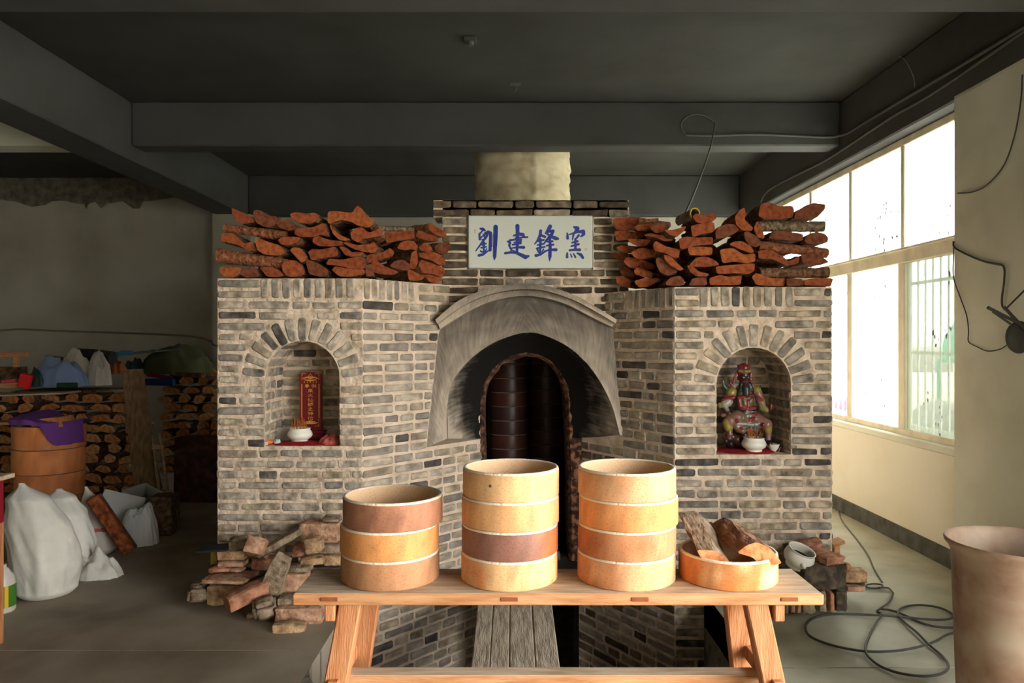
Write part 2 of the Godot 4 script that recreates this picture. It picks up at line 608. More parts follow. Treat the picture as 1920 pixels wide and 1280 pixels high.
func build_window() -> void:
	mat("pane_dirt", C(86, 80, 68), 0.9)
	var g := StandardMaterial3D.new()
	g.resource_name = "dusty_glass"
	g.albedo_color = Color(0.93, 1.0, 0.95, 0.30)
	g.transparency = BaseMaterial3D.TRANSPARENCY_ALPHA
	g.roughness = 0.4
	g.backlight_enabled = true
	g.backlight = Color(1, 1, 1)
	M["dusty_glass"] = g
	var f := g.duplicate()
	f.resource_name = "frosted_glass"
	f.albedo_color = Color(0.95, 1.0, 0.94, 0.6)
	M["frosted_glass"] = f
	var gr := g.duplicate()
	gr.resource_name = "green_glass"
	gr.backlight = Color(0.17, 0.19, 0.17)
	gr.albedo_color = Color(0.5, 0.6, 0.52, 0.72)
	M["green_glass"] = gr
	var k := StandardMaterial3D.new()
	k.resource_name = "clear_glass"
	k.albedo_color = Color(0.95, 1, 0.97, 0.08)
	k.transparency = BaseMaterial3D.TRANSPARENCY_ALPHA
	k.roughness = 0.05
	M["clear_glass"] = k
	window_bay("window_1", 4.76, 9.1, [5.63, 6.5, 7.37, 8.24], ["dusty_glass", "green_glass", "frosted_glass", "frosted_glass", "frosted_glass", "open", "frosted_glass", "open", "dusty_glass", "dusty_glass"])
	# steel frame of the open doorway
	var dr := Node3D.new()
	dr.name = "door_1"
	dr.set_meta("kind", "structure")
	add_child(dr)
	for q in [[DOOR_A + 0.03, DOOR_H * 0.5, 0.06, DOOR_H], [DOOR_B - 0.03, DOOR_H * 0.5, 0.06, DOOR_H], [(DOOR_A + DOOR_B) * 0.5, DOOR_H - 0.03, DOOR_B - DOOR_A, 0.06]]:
		var mb := MB.new()
		mb.obox(Transform3D(Basis(), Vector3(XR + 0.1, q[1], -q[0])), Vector3(0.1, q[3], q[2]), 0.004)
		part("door_frame", mb.mesh(), M.aluminium, dr)

func build_outside() -> void:
	var mb := MB.new()
	bx(mb, XR + 0.24, 40, -0.35, -0.15, -30, 40)

	struct("floor_yard", mb.mesh(), mat("yard", C(196, 192, 180), 0.9))
	# security grille before the window: white bars on three rails
	var g := thing("window_grille", "white steel security grille outside the big window", "grille", Vector3(XR + 0.36, 0.75, -6.9))
	for y in [0.06, 0.66, 1.22, 2.2]:
		mb = MB.new()
		mb.obox(Transform3D(Basis(), Vector3(0, y, 0)), Vector3(0.025, 0.025, 5.0), 0.003)
		part("rail", mb.mesh(), M.white_bar, g)
	mb = MB.new()
	mb.tube([Vector3(0, 0.0, 0), Vector3(0, 2.25, 0)], 0.009, 8)
	var bar := mb.mesh()
	var z := -2.45
	while z < 2.46:
		part("bar", bar, M.white_bar, g, Vector3(0.0, 0, z))
		z += 0.105
	# a cream building across the yard with a green canopy, and things in the yard
	mb = MB.new()
	bx(mb, 13.0, 20.0, -0.2, 3.4, 2.0, 22.0)
	solo("cream_building", mb.mesh(), mat("cream_render", C(226, 214, 186), 0.9), "cream rendered building across the yard outside the window", "building")
	var rows := []
	for i in 13:
		var a := PI * i / 12.0
		var row := PackedVector3Array()
		for q in [8.2, 12.4]:
			row.append(Vector3(9.5 - 2.4 * cos(a), 1.2 + 1.5 * sin(a), -q))
		rows.append(row)
	mb = MB.new()
	mb.grid(rows, false)
	var rows2 := []
	for r in rows:
		var row := PackedVector3Array()
		for p in r:
			row.append(p - Vector3(0, 0.05, 0))
		rows2.append(row)
	mb.grid(rows2, false, true)
	for x in [7.1, 11.9]:
		for q in [8.2, 12.4]:
			mb.obox(Transform3D(Basis(), Vector3(x, 0.5, -q)), Vector3(0.06, 1.4, 0.06), 0.0)
	solo("green_canopy", mb.mesh(), mat("green_sheet", C(110, 170, 140), 0.7), "curved green sheet canopy in the yard outside the window", "canopy")
	var hp := solo("yard_heap", crumple(2.4, 0.8, 3.0, 91, 0.6), mat("yard_rubble", C(150, 150, 140), 0.95), "grey heap of rubble in the yard outside the window", "heap")
	hp.position = Vector3(5.2, -0.15, -8.6)
	hp = solo("red_tarpaulin", crumple(1.0, 0.5, 1.0, 93, 0.6), mat("red_tarp", C(200, 50, 60), 0.7), "red tarpaulin heap in the yard beside the kiln's right edge", "tarpaulin")
	hp.position = Vector3(6.3, -0.15, -14.2)

# ---------------------------------------------------------------- the kiln
const KD := 4.47            # distance of the front of both wings
const PITCH := 0.0635
const TOP_L := 1.877
const TOP_R := 1.826
const HEAD_D := 5.0
const DOOR_D := 5.24
const AL := Vector2(-1.7625, KD)     # plan corners (x, d)
const BL := Vector2(-0.894, KD)
const CL := Vector2(-0.206, DOOR_D)
const AR := Vector2(1.916, KD)
const BR := Vector2(0.974, KD)
const CR := Vector2(0.47, DOOR_D)

var brick_list := []        # [visible size, transform, mesh key, material key, parent part]
var brick_mesh_cache := {}

func brick_shape(l: float, h: float, variant: int) -> ArrayMesh:
	var key := "%.2f_%.3f_%d" % [l, h, variant]
	if brick_mesh_cache.has(key):
		return brick_mesh_cache[key]
	var r := RandomNumberGenerator.new()
	r.seed = hash(key)
	var mb := MB.new()
	var o := []
	var c := 0.006
	var jl := 0.0032
	for q in [[-1, -1], [0, -1], [1, -1], [1, 1], [0, 1], [-1, 1]]:
		var sx: float = q[0]
		var sy: float = q[1]
		if sx == 0:
			o.append(Vector3(r.randf_range(-0.2, 0.2) * l, sy * h * 0.5 + r.randf_range(-jl, jl) * 0.6, 0))
		else:
			var x := sx * l * 0.5 + r.randf_range(-jl, jl)
			var y := sy * h * 0.5 + r.randf_range(-jl, jl)
			var cc := c * r.randf_range(0.5, 1.8)
			var p1 := Vector3(x - sx * cc, y, 0)
			var p2 := Vector3(x, y - sy * cc, 0)
			if sx * sy > 0:
				o.append(p2 if sx < 0 else p2)
				o.append(p1)
				if sx < 0:
					pass
			else:
				o.append(p1)
				o.append(p2)
	var back := []
	var mid := []
	var front := []
	for p in o:
		back.append(p + Vector3(0, 0, -0.04))
		mid.append(p + Vector3(0, 0, -0.005 + r.randf_range(-0.002, 0.001)))
		front.append(Vector3(p.x - signf(p.x) * minf(0.006, absf(p.x)), p.y - signf(p.y) * 0.006, r.randf_range(-0.001, 0.001)))
	var ctr := Vector3(0, 0, -0.02)
	mb.skirt(back, mid, ctr)
	mb.skirt(mid, front, ctr)
	mb.face(front, Vector3.BACK)
	brick_mesh_cache[key] = mb.mesh()
	return brick_mesh_cache[key]

# a brick of length l (along dir) and height h whose outer face is centred on p
func lay(par: Node, p: Vector3, dir: Vector3, up: Vector3, out: Vector3, l: float, h: float, tone: String, weight := 1.0) -> void:
	var cls := 0.24 if l > 0.2 else (0.16 if l > 0.135 else (0.11 if l > 0.085 else 0.06))
	var hc := 0.047 if h > 0.03 else 0.03
	if dir.cross(up).dot(out) < 0:
		dir = -dir
	var b := Basis(dir * (l / cls), up * (h / hc), out)
	var t := Transform3D(b, p + out * rng.randf_range(0.003, 0.009))
	var look: float = absf(out.dot((Vector3(0, 1.5, 0) - p).normalized()))
	var size := l * h * look / (p.z * p.z) * weight
	brick_list.append([size, t, brick_shape(cls, hc, rng.randi() % 5), tone, par])

func pick(tones: Array) -> String:
	return tones[rng.randi() % tones.size()]

# fills the stretch s0..s1 of a row with bricks
func lay_row(par: Node, o: Vector3, dir: Vector3, out: Vector3, s0: float, s1: float, h: float, tones: Array, weight := 1.0, l_full := 0.24) -> void:
	var s := s0
	while s1 - s > 0.03:
		var q := rng.randf()
		var l: float = l_full if q < 0.52 else (l_full * 0.66 if q < 0.72 else l_full * 0.46)
		l *= rng.randf_range(0.93, 1.07)
		if s1 - s < l + 0.06:
			l = s1 - s
			if l > l_full * 1.2:
				l = l * 0.5 - 0.008
		lay(par, o + dir * (s + l * 0.5) + Vector3.UP * rng.randf_range(-0.0025, 0.0025), dir, Vector3.UP, out, l, h * rng.randf_range(0.92, 1.05), pick(tones), weight)
		s += l + rng.randf_range(0.011, 0.02)

func V(p: Vector2, y: float) -> Vector3:
	return Vector3(p.x, y, -p.y)

# the front face of a wing with its arched niche, as a mortar surface with bricks laid in it
func wing_front(par: Node, x0: float, x1: float, top: float, xc: float, a: float, sill: float, spring: float, depth: float, soldiers: Array, tones: Array) -> void:
	var mb := MB.new()
	var d := KD
	var xs := [x0]
	for k in 17:
		xs.append(xc - a * cos(PI * k / 16))
	xs.append(x1)
	for i in xs.size() - 1:
		var u: float = xs[i]
		var w: float = xs[i + 1]
		if i == 0 or i == xs.size() - 2:
			mb.quad(Vector3(u, PIT_Y, -d), Vector3(w, PIT_Y, -d), Vector3(w, top, -d), Vector3(u, top, -d))
		else:
			mb.quad(Vector3(u, PIT_Y, -d), Vector3(w, PIT_Y, -d), Vector3(w, sill, -d), Vector3(u, sill, -d))
			var yu := spring + sqrt(maxf(0, a * a - (u - xc) * (u - xc)))
			var yw := spring + sqrt(maxf(0, a * a - (w - xc) * (w - xc)))
			mb.quad(Vector3(u, yu, -d), Vector3(w, yw, -d), Vector3(w, top, -d), Vector3(u, top, -d))
	# reveal: floor, sides, soffit, back
	var ring := [Vector2(xc + a, sill)]
	for k in 17:
		ring.append(Vector2(xc + a * cos(PI * k / 16), spring + a * sin(PI * k / 16)))
	ring.append(Vector2(xc - a, sill))
	for i in ring.size():
		var p: Vector2 = ring[i]
		var q: Vector2 = ring[(i + 1) % ring.size()]
		var ctr := Vector3(xc, (sill + spring) * 0.5, -d - depth * 0.5)
		var A := Vector3(p.x, p.y, -d)
		var B := Vector3(q.x, q.y, -d)
		var Bd := B + Vector3(0, 0, -depth)
		var Ad := A + Vector3(0, 0, -depth)
		if (B - A).cross(Bd - A).dot(ctr - A) > 0:
			mb.quad(A, B, Bd, Ad)
		else:
			mb.quad(A, Ad, Bd, B)
	var bl := []
	for p in ring:
		bl.append(Vector3(p.x, p.y, -d - depth))
	mb.face(bl, Vector3.BACK)
	part("mortar", mb.mesh(), M.mortar, par)
	# courses
	var R := a + 0.14
	var row := 0
	var y := top - PITCH * 0.5
	while y > 0.0:
		var h := 0.044
		var spans := [[x0 + 0.004, x1 - 0.004]]
		if row < 2:
			spans = [[x0 + 0.004, soldiers[0] - 0.008], [soldiers[1] + 0.008, x1 - 0.004]]
		elif y > sill and y < spring - 0.01:
			spans = [[x0 + 0.004, xc - a - 0.004], [xc + a + 0.004, x1 - 0.004]]
		elif y >= spring - 0.01 and y - 0.03 < spring + R:
			var c := sqrt(maxf(0.0, R * R - pow(maxf(0.0, y - 0.02 - spring), 2)))
			spans = [[x0 + 0.004, xc - c - 0.01], [xc + c + 0.01, x1 - 0.004]]
		for s in spans:
			if row % 2 == 1 and s[1] - s[0] > 0.5:
				var hl := rng.randf_range(0.1, 0.13)
				lay(par, Vector3(s[0] + hl * 0.5, y, -d), Vector3.RIGHT, Vector3.UP, Vector3.BACK, hl, h, pick(tones))
				lay_row(par, Vector3(s[0] + hl + 0.015, y, -d), Vector3.RIGHT, Vector3.BACK, 0, s[1] - s[0] - hl - 0.015, h, tones)
			else:
				lay_row(par, Vector3(s[0], y, -d), Vector3.RIGHT, Vector3.BACK, 0, s[1] - s[0], h, tones)
		y -= PITCH
		row += 1
	# soldier bricks along the top
	var x: float = soldiers[0] + 0.02
	while x < soldiers[1]:
		lay(par, Vector3(x, top - PITCH + 0.004, -d), Vector3.UP, Vector3.LEFT, Vector3.BACK, 0.118, rng.randf_range(0.042, 0.05), pick(tones))
		x += 0.064
	# arch bricks
	for k in 13:
		var an := PI * (k + 0.5) / 13
		var rad := Vector3(cos(an), sin(an), 0)
		lay(par, Vector3(xc, spring, -d) + rad * (a + 0.072 + rng.randf_range(-0.004, 0.004)), rad, Vector3(-rad.y, rad.x, 0), Vector3.BACK, 0.132, 0.05, pick(tones))
	# niche back
	y = sill + PITCH * 0.5 + 0.01
	while y < spring + a - 0.02:
		var c := a
		if y + 0.02 > spring:
			c = sqrt(maxf(0.0, a * a - pow(y + 0.02 - spring, 2)))
		if c > 0.04:
			lay_row(par, Vector3(xc - c, y, -d - depth), Vector3.RIGHT, Vector3.BACK, 0.003, c * 2 - 0.003, 0.047, tones, 0.8)
		# sides
		if y < spring:
			lay_row(par, Vector3(xc - a, y, -d - depth), Vector3.BACK, Vector3.RIGHT, 0.004, depth - 0.003, 0.047, tones, 0.8 if xc < 0 else 0.05)
			lay_row(par, Vector3(xc + a, y, -d), Vector3.FORWARD, Vector3.LEFT, 0.003, depth - 0.004, 0.047, tones, 0.05 if xc < 0 else 0.8)
		y += PITCH
	# soffit of the niche
	for k in 11:
		var an := PI * (k + 0.5) / 11
		var rad := Vector3(cos(an), sin(an), 0)
		for j in 2:
			lay(par, Vector3(xc, spring, -d - depth * (0.27 + 0.47 * j)) + rad * a, Vector3.FORWARD, Vector3(rad.y, -rad.x, 0), -rad, depth * 0.45, 0.05, pick(tones), 0.4)

func angled_wall(par: Node, b: Vector2, c: Vector2, top: float, tones_near: Array, tones_far: Array) -> void:
	var left := b.x < c.x
	var dir := (V(c, 0) - V(b, 0)).normalized()
	var L := (V(c, 0) - V(b, 0)).length()
	var out := Vector3.UP.cross(dir) if not left else dir.cross(Vector3.UP)
	if out.z < 0:
		out = -out
	var mb := MB.new()
	var p0 := V(b, PIT_Y)
	var p1 := V(c, PIT_Y)
	var p2 := V(c, top)
	var p3 := V(b, top)
	if left:
		mb.quad(p0, p1, p2, p3)
	else:
		mb.quad(p1, p0, p3, p2)
	part("mortar", mb.mesh(), M.mortar, par)
	var y := top - PITCH * 0.5
	var row := 0
	var from := b if left else c
	var go := dir if left else -dir
	while y > PIT_Y + 0.05:
		# bricks stop where the plastered hood covers the wall
		var stop := L
		if y > 0.80 and y < 1.68:
			stop = lerpf(0.50, 0.63, (y - 0.8) / 0.88) if left else lerpf(0.45, 0.58, (y - 0.8) / 0.88)
		var s0 := 0.0 if row > 1 else 0.44
		if row < 2:
			stop = 0.85
		if row > 1 or true:
			var s := s0
			while stop - s > 0.035:
				var q := rng.randf()
				var l: float = 0.23 if q < 0.35 else (0.15 if q < 0.6 else 0.11)
				if stop - s < l + 0.05:
					l = stop - s
				var ctr := V(b, y) + dir * (s + l * 0.5)
				lay(par, ctr, go, Vector3.UP, out, l, 0.047 * rng.randf_range(0.93, 1.05), pick(tones_far if s / L > 0.35 + rng.randf() * 0.3 or y < 0.0 else tones_near), 1.0 if y > 0.55 else 0.6)
				s += l + rng.randf_range(0.011, 0.018)
		y -= PITCH
		row += 1
	var s := 0.03
	while s < 0.43:
		lay(par, V(b, top - PITCH + 0.004) + dir * s, Vector3.UP, -go, out, 0.118, 0.042, pick(tones_near))
		s += 0.058

func hood_arc(px: float) -> float:
	# height in the photograph of the top of the hood mould
	var k := (px - 985.0) / 165.0
	return 535.0 + 67.0 * k * k

func resample(pts: Array, n: int) -> Array:
	var fine := bezier(pts, 12)
	var acc := [0.0]
	for i in range(1, fine.size()):
		acc.append(acc[i - 1] + (fine[i] - fine[i - 1]).length())
	var out := []
	var j := 0
	for k in n:
		var want: float = acc[acc.size() - 1] * k / (n - 1)
		while j < acc.size() - 2 and acc[j + 1] < want:
			j += 1
		var t: float = (want - acc[j]) / maxf(1e-6, acc[j + 1] - acc[j])
		out.append(fine[j].lerp(fine[j + 1], clampf(t, 0, 1)))
	return out

func soot_image(w: int, h: int, mode: int) -> ImageTexture:
	# streaked soot on plaster: u runs round the arch, v from the front to the back (mode 0) or from the opening outwards (mode 1)
	var im := Image.create(w, h, false, Image.FORMAT_RGB8)
	var n1 := FastNoiseLite.new()
	n1.seed = 5 + mode
	n1.frequency = 0.09
	n1.fractal_octaves = 4
	var n2 := FastNoiseLite.new()
	n2.seed = 15 + mode
	n2.frequency = 0.012
	n2.fractal_octaves = 5
	for y in h:
		var v := float(y) / h
		for x in w:
			var u := float(x) / w
			var streak := n1.get_noise_2d(x * 0.9 + v * 60.0 * signf(u - 0.5), y * 0.14)
			var cloud := n2.get_noise_2d(x * 0.9, y * 1.4)
			var foot := absf(u - 0.5) * 2.0
			var s := 0.0
			if mode == 0:
				var leftside := 1.0 if u < 0.5 else 0.78
				s = 1.42 - 1.25 * pow(foot, 1.7) * leftside * (1.15 - v * 0.6) + streak * 0.26 + cloud * 0.3 + (v - 0.5) * 0.7
			else:
				s = 0.80 - foot * 0.8 + streak * 0.24 + cloud * 0.2 + (v - 0.3) * 0.5
			s = clampf(s, 0.0, 1.0)
			var base := Color(0.76, 0.70, 0.625).lerp(Color(0.70, 0.64, 0.57), clampf(cloud * 0.9 + 0.5, 0, 1))
			var dark := Color(0.12, 0.11, 0.10) if mode == 0 else Color(0.36, 0.33, 0.30)
			im.set_pixel(x, y, base.lerp(dark, s))
	return ImageTexture.create_from_image(im)

func build_kiln() -> void:
	var kiln := thing("brick_kiln", "large grey brick kiln with a soot-blackened arched firing door between two wings", "kiln", Vector3.ZERO)
	var light := ["brick_0", "brick_1", "brick_2", "brick_6", "brick_6", "brick_0", "brick_4", "brick_3", "brick_1", "brick_0", "brick_6", "brick_2", "brick_5", "brick_1", "brick_6", "brick_0", "brick_7"]
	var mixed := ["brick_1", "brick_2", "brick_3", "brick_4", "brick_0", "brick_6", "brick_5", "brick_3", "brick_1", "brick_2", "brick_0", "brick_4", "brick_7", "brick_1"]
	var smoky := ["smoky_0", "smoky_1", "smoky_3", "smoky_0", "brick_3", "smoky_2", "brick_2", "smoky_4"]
	# --- wings
	var wl := Node3D.new()
	wl.name = "wing"
	kiln.add_child(wl, true)
	wing_front(wl, AL.x, BL.x, TOP_L, -1.255, 0.2235, 0.874, 1.28, 0.34, [(490 - 960) * KD / F, (672 - 960) * KD / F], light)
	var wr := Node3D.new()
	wr.name = "wing"
	kiln.add_child(wr, true)
	wing_front(wr, BR.x, AR.x, TOP_R, 1.447, 0.2235, 0.823, 1.24, 0.38, [(1313 - 960) * KD / F, (1486 - 960) * KD / F], mixed)  # darker brick mix puts this wing's grazing light into the colour
	# the part of the right wing that shows in the pit
	var yy := -0.05
	while yy > PIT_Y + 0.05:
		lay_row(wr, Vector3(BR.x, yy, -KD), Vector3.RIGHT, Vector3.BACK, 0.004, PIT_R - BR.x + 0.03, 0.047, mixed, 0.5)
		yy -= PITCH
	# --- splayed walls
	var sl := Node3D.new()
	sl.name = "splayed_wall"
	kiln.add_child(sl, true)
	angled_wall(sl, BL, CL, TOP_L, light, mixed)
	var sr := Node3D.new()
	sr.name = "splayed_wall"
	kiln.add_child(sr, true)
	angled_wall(sr, BR, CR, TOP_R, mixed, smoky + mixed)  # hood soot, plus the shade on this side painted into the bricks
	# --- body behind: sides, top, back
	var mb := MB.new()
	mb.quad(V(Vector2(AL.x, 7.6), 0), V(AL, 0), V(AL, TOP_L), V(Vector2(AL.x, 7.6), TOP_L))
	mb.quad(V(AR, 0), V(Vector2(AR.x, 7.6), 0), V(Vector2(AR.x, 7.6), TOP_R), V(AR, TOP_R))
	mb.face([V(AL, TOP_L), V(BL, TOP_L), V(CL, TOP_L), V(Vector2(CL.x, 7.6), TOP_L), V(Vector2(AL.x, 7.6), TOP_L)], Vector3.UP)
	mb.face([V(AR, TOP_R), V(BR, TOP_R), V(CR, TOP_R), V(Vector2(CR.x, 7.6), TOP_R), V(Vector2(AR.x, 7.6), TOP_R)], Vector3.UP)
	bx(mb, CL.x - 0.01, CR.x + 0.01, 1.7, TOP_L, 5.3, 7.6)
	mb.quad(V(Vector2(AR.x, 7.6), 0), V(Vector2(AL.x, 7.6), 0), V(Vector2(AL.x, 7.6), TOP_L), V(Vector2(AR.x, 7.6), TOP_R))
	part("body", mb.mesh(), M.mortar, kiln)
	# quoin bricks showing on the two outer corners
	for side in 2:
		var a := AL if side == 0 else AR
		var top := TOP_L if side == 0 else TOP_R
		var y := top - PITCH * 0.5
		var par := wl if side == 0 else wr
		while y > 0.02:
			var l := 0.24 if rng.randf() < 0.5 else 0.12
			var o := Vector3.LEFT if side == 0 else Vector3.RIGHT
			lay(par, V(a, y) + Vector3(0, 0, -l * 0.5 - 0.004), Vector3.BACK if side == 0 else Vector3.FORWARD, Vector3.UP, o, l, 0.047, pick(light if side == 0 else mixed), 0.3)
			y -= PITCH
	# --- firing chamber, closed and black with soot
	var black := mat("soot_black", C(34, 30, 27), 0.95, M.mortar.albedo_texture, 1.0)
	mb = MB.new()
	var cx := [-1.3, 1.45]
	bx(mb, cx[0] - 0.1, cx[0], PIT_Y, 1.75, 5.65, 7.5)
	bx(mb, cx[1], cx[1] + 0.1, PIT_Y, 1.75, 5.65, 7.5)
	bx(mb, cx[0], cx[1], PIT_Y, 1.75, 7.4, 7.5)
	bx(mb, cx[0], cx[1], 1.7, 1.75, 5.2, 7.5)
	bx(mb, cx[0], CL.x, PIT_Y, 1.75, 5.6, 5.65)
	bx(mb, CR.x, cx[1], PIT_Y, 1.75, 5.6, 5.65)
	bx(mb, CL.x, CR.x, 1.41, 1.75, 5.5, 5.6)
	bx(mb, cx[0], cx[1], -0.12, -0.02, 5.26, 7.5)
	part("firing_chamber", mb.mesh(), black, kiln)
	# --- plastered hood over the door
	var hood := Node3D.new()
	hood.name = "door_hood"
	kiln.add_child(hood, true)
	var inner := []
	for p in [[839, 822], [838, 770], [846, 722], [868, 688], [898, 660], [940, 636], [991, 623], [1035, 634], [1075, 657], [1105, 687], [1128, 720], [1148, 762], [1162, 815]]:
		inner.append(P(p[0], p[1], lerpf(4.95, 4.85, (p[1] - 560) / 275.0)))
	var door := []
	for p in [[905, 822], [904, 785], [905, 752], [912, 720], [927, 694], [951, 674], [985, 665], [1018, 672], [1041, 690], [1056, 715], [1063, 745], [1065, 780], [1067, 820]]:
		door.append(P(p[0], p[1], DOOR_D))
	var outer := []
	for p in [[800, 838], [806, 775], [813, 715], [820, 655], [830, 612], [895, 566], [985, 548], [1075, 564], [1144, 610], [1153, 660], [1161, 715], [1169, 765], [1177, 820]]:
		outer.append(P(p[0], p[1], lerpf(4.95, 4.85, (p[1] - 560) / 275.0)))
	var N := 61
	var ci := resample(inner, N)
	var cd := resample(door, N)
	var co := resample(outer, N)
	var rows := []
	var nz := FastNoiseLite.new()
	nz.seed = 4
	nz.frequency = 2.2
	for i in 9:
		var t := i / 8.0
		var row := PackedVector3Array()
		for k in N:
			var p: Vector3 = ci[k].lerp(cd[k], t)
			var ctr := Vector3(0.08, 1.0, p.z)
			p += (p - ctr).normalized() * (sin(PI * t) * 0.02 + nz.get_noise_3dv(p * 3.0) * 0.012)
			row.append(p)
		rows.append(row)
	mb = MB.new()
	mb.grid(rows, false, true)
	var soot := StandardMaterial3D.new()
	soot.resource_name = "sooted_plaster"
	soot.albedo_texture = soot_image(768, 160, 0)
	soot.roughness = 0.9
	soot.metallic_specular = 0.25
	part("throat", mb.mesh(), soot, hood)
	# front face of the hood and its outer edge
	rows = []
	for i in 5:
		var row := PackedVector3Array()
		for k in N:
			var p: Vector3 = ci[k].lerp(co[k], i / 4.0)
			row.append(p + Vector3(0, 0, nz.get_noise_3dv(p * 2.0) * 0.01))
		rows.append(row)
	mb = MB.new()
	mb.grid(rows, false, false)
	var back_row := PackedVector3Array()
	for k in N:
		back_row.append(co[k] + Vector3(0, 0, -0.16))
	mb.grid([rows[4], back_row], false, false)
	var foot := []
	for e in [0, N - 1]:
		mb.face([ci[e], co[e], co[e] + Vector3(0, 0, -0.16), cd[e]], Vector3.DOWN)
	var plaster := StandardMaterial3D.new()
	plaster.resource_name = "smoked_plaster"
	plaster.albedo_texture = soot_image(768, 128, 1)
	plaster.roughness = 0.92
	plaster.metallic_specular = 0.25
	part("plaster_face", mb.mesh(), plaster, hood)
	# two-tier mould along the top of the hood
	var tiers := [
		[[[826, 618], [867, 592], [911, 570], [950, 560], [986, 556], [1025, 561], [1064, 573], [1105, 594], [1146, 614]], [[822, 606], [865, 576], [905, 557], [945, 547], [983, 543], [1025, 547], [1075, 564], [1115, 585], [1150, 607]], 0.04],
		[[[823, 609], [865, 578], [905, 559], [945, 549], [983, 545], [1025, 549], [1075, 566], [1115, 587], [1150, 608]], [[819, 600], [860, 566], [905, 546], [945, 537], [983, 533], [1025, 538], [1080, 557], [1120, 580], [1153, 600]], 0.105],
	]
	for q in tiers:
		var a0 := []
		var a1 := []
		for p in q[0]:
			a0.append(P(p[0], p[1], 4.92))
		for p in q[1]:
			a1.append(P(p[0], p[1], 4.92))
		a0 = resample(a0, 33)
		a1 = resample(a1, 33)
		var f0 := PackedVector3Array()
		var f1 := PackedVector3Array()
		var g0 := PackedVector3Array()
		var g1 := PackedVector3Array()
		for k in 33:
			var z := Vector3(0, 0, q[2] + nz.get_noise_1d(k * 1.3) * 0.004)
			f0.append(a0[k] + z + Vector3.UP * 0.004)
			f1.append(a1[k] + z * 0.92)
			g0.append(a0[k])
			g1.append(a1[k] + Vector3(0, 0, -0.1))
		mb = MB.new()
		mb.grid([f0, f1], false, false, Vector2(1, 0.3))
		mb.grid([f1, g1], false, false, Vector2(1, 0.3))
		mb.grid([g0, f0], false, false, Vector2(1, 0.3))
		mb.face([f0[0], f1[0], g1[0], g0[0]], Vector3.LEFT)
		mb.face([f0[32], f1[32], g1[32], g0[32]], Vector3.RIGHT)
		part("hood_mould", mb.mesh(), plaster, hood)
	# --- rough clay rim of the door, running down to the ground
	var rim := []
	for p in [[905, 1050], [905, 940], [906, 860]]:
		rim.append(P(p[0], p[1], DOOR_D))
	for p in door.slice(0, 13):
		rim.append(p)
	for p in [[1069, 880], [1070, 960], [1072, 1050]]:
		rim.append(P(p[0], p[1], DOOR_D))
	var cr := resample(rim, 90)
	var r0 := PackedVector3Array()
	var r1 := PackedVector3Array()
	var r2 := PackedVector3Array()
	var r3 := PackedVector3Array()
	for k in 90:
		var p: Vector3 = cr[k]
		var inn := (Vector3(0.08, clampf(p.y, -1, 1.05), p.z) - p).normalized()
		var j := Vector3(rng.randf_range(-1, 1), rng.randf_range(-1, 1), rng.randf_range(-1, 1)) * 0.006
		r0.append(p - inn * (0.035 if p.x < 0.3 or p.y > 1.1 else 0.085) + Vector3(0, 0, 0.012 if p.x < 0.3 else 0.03))
		r1.append(p - inn * 0.004 + j + Vector3(0, 0, 0.022))
		r2.append(p + inn * 0.016 + j * 1.3 + Vector3(0, 0, -0.01))
		r3.append(p + inn * 0.012 + Vector3(0, 0, -0.38))
	mb = MB.new()
	mb.grid([r0, r1], false, true)
	mb.grid([r1, r2], false, true)
	mb.grid([r2, r3], false, true)
	var clay := mat("burnt_clay", C(150, 118, 100), 0.95, noise_tex(71, 0.02, [[0.0, C(40, 34, 30)], [0.42, C(90, 76, 68)], [0.6, C(200, 176, 158)], [1.0, C(255, 240, 225)]], 512, 5), 1.4, noise_tex(72, 0.03, [], 256, 5), 1.2)
	part("door_rim", mb.mesh(), clay, kiln)
	# --- upper wall with the name plaque let in
	var up := Node3D.new()
	up.name = "upper_wall"
	kiln.add_child(up, true)
	mb = MB.new()
	bx(mb, -0.465, 0.775, 1.55, 2.446, HEAD_D + 0.05, HEAD_D + 0.28)
	bx(mb, -0.465, -0.296, 1.55, 2.446, HEAD_D, HEAD_D + 0.06)
	bx(mb, 0.542, 0.775, 1.55, 2.446, HEAD_D, HEAD_D + 0.06)
	bx(mb, -0.296, 0.542, 1.55, 1.982, HEAD_D, HEAD_D + 0.06)
	bx(mb, -0.296, 0.542, 2.345, 2.446, HEAD_D, HEAD_D + 0.06)
	bx(mb, -0.526, 0.782, 2.334, 2.446, HEAD_D, HEAD_D + 0.28)
	part("mortar", mb.mesh(), M.mortar, up)
	var pit := 0.0575
	var y := 2.446 - pit * 0.5
	var row := 0
	while y > 1.70:
		var x0 := -0.529 if row < 2 else -0.468
		var x1 := 0.786 if row < 2 else 0.778
		var spans := [[x0, x1]]
		if y < 2.35 and y > 1.985:
			spans = [[x0, -0.302], [0.548, x1]]
		for s in spans:
			var q: float = s[0]
			while s[1] - q > 0.03:
				var l: float = [0.24, 0.24, 0.16, 0.12][rng.randi() % 4]
				if s[1] - q < l + 0.05:
					l = s[1] - q
					if l > 0.27:
						l = l * 0.5 - 0.006
				var mid := q + l * 0.5
				var py := 640.0 - (y - 1.5) * F / HEAD_D
				if py < hood_arc(960 + mid * F / HEAD_D) - 3.0 or absf(mid - 0.09) > 0.55:
					lay(up, Vector3(mid, y, -HEAD_D), Vector3.RIGHT, Vector3.UP, Vector3.BACK, l, 0.045 * rng.randf_range(0.92, 1.06), pick(smoky))
				q += l + rng.randf_range(0.008, 0.015)
		y -= pit
		row += 1
	place_bricks(kiln)
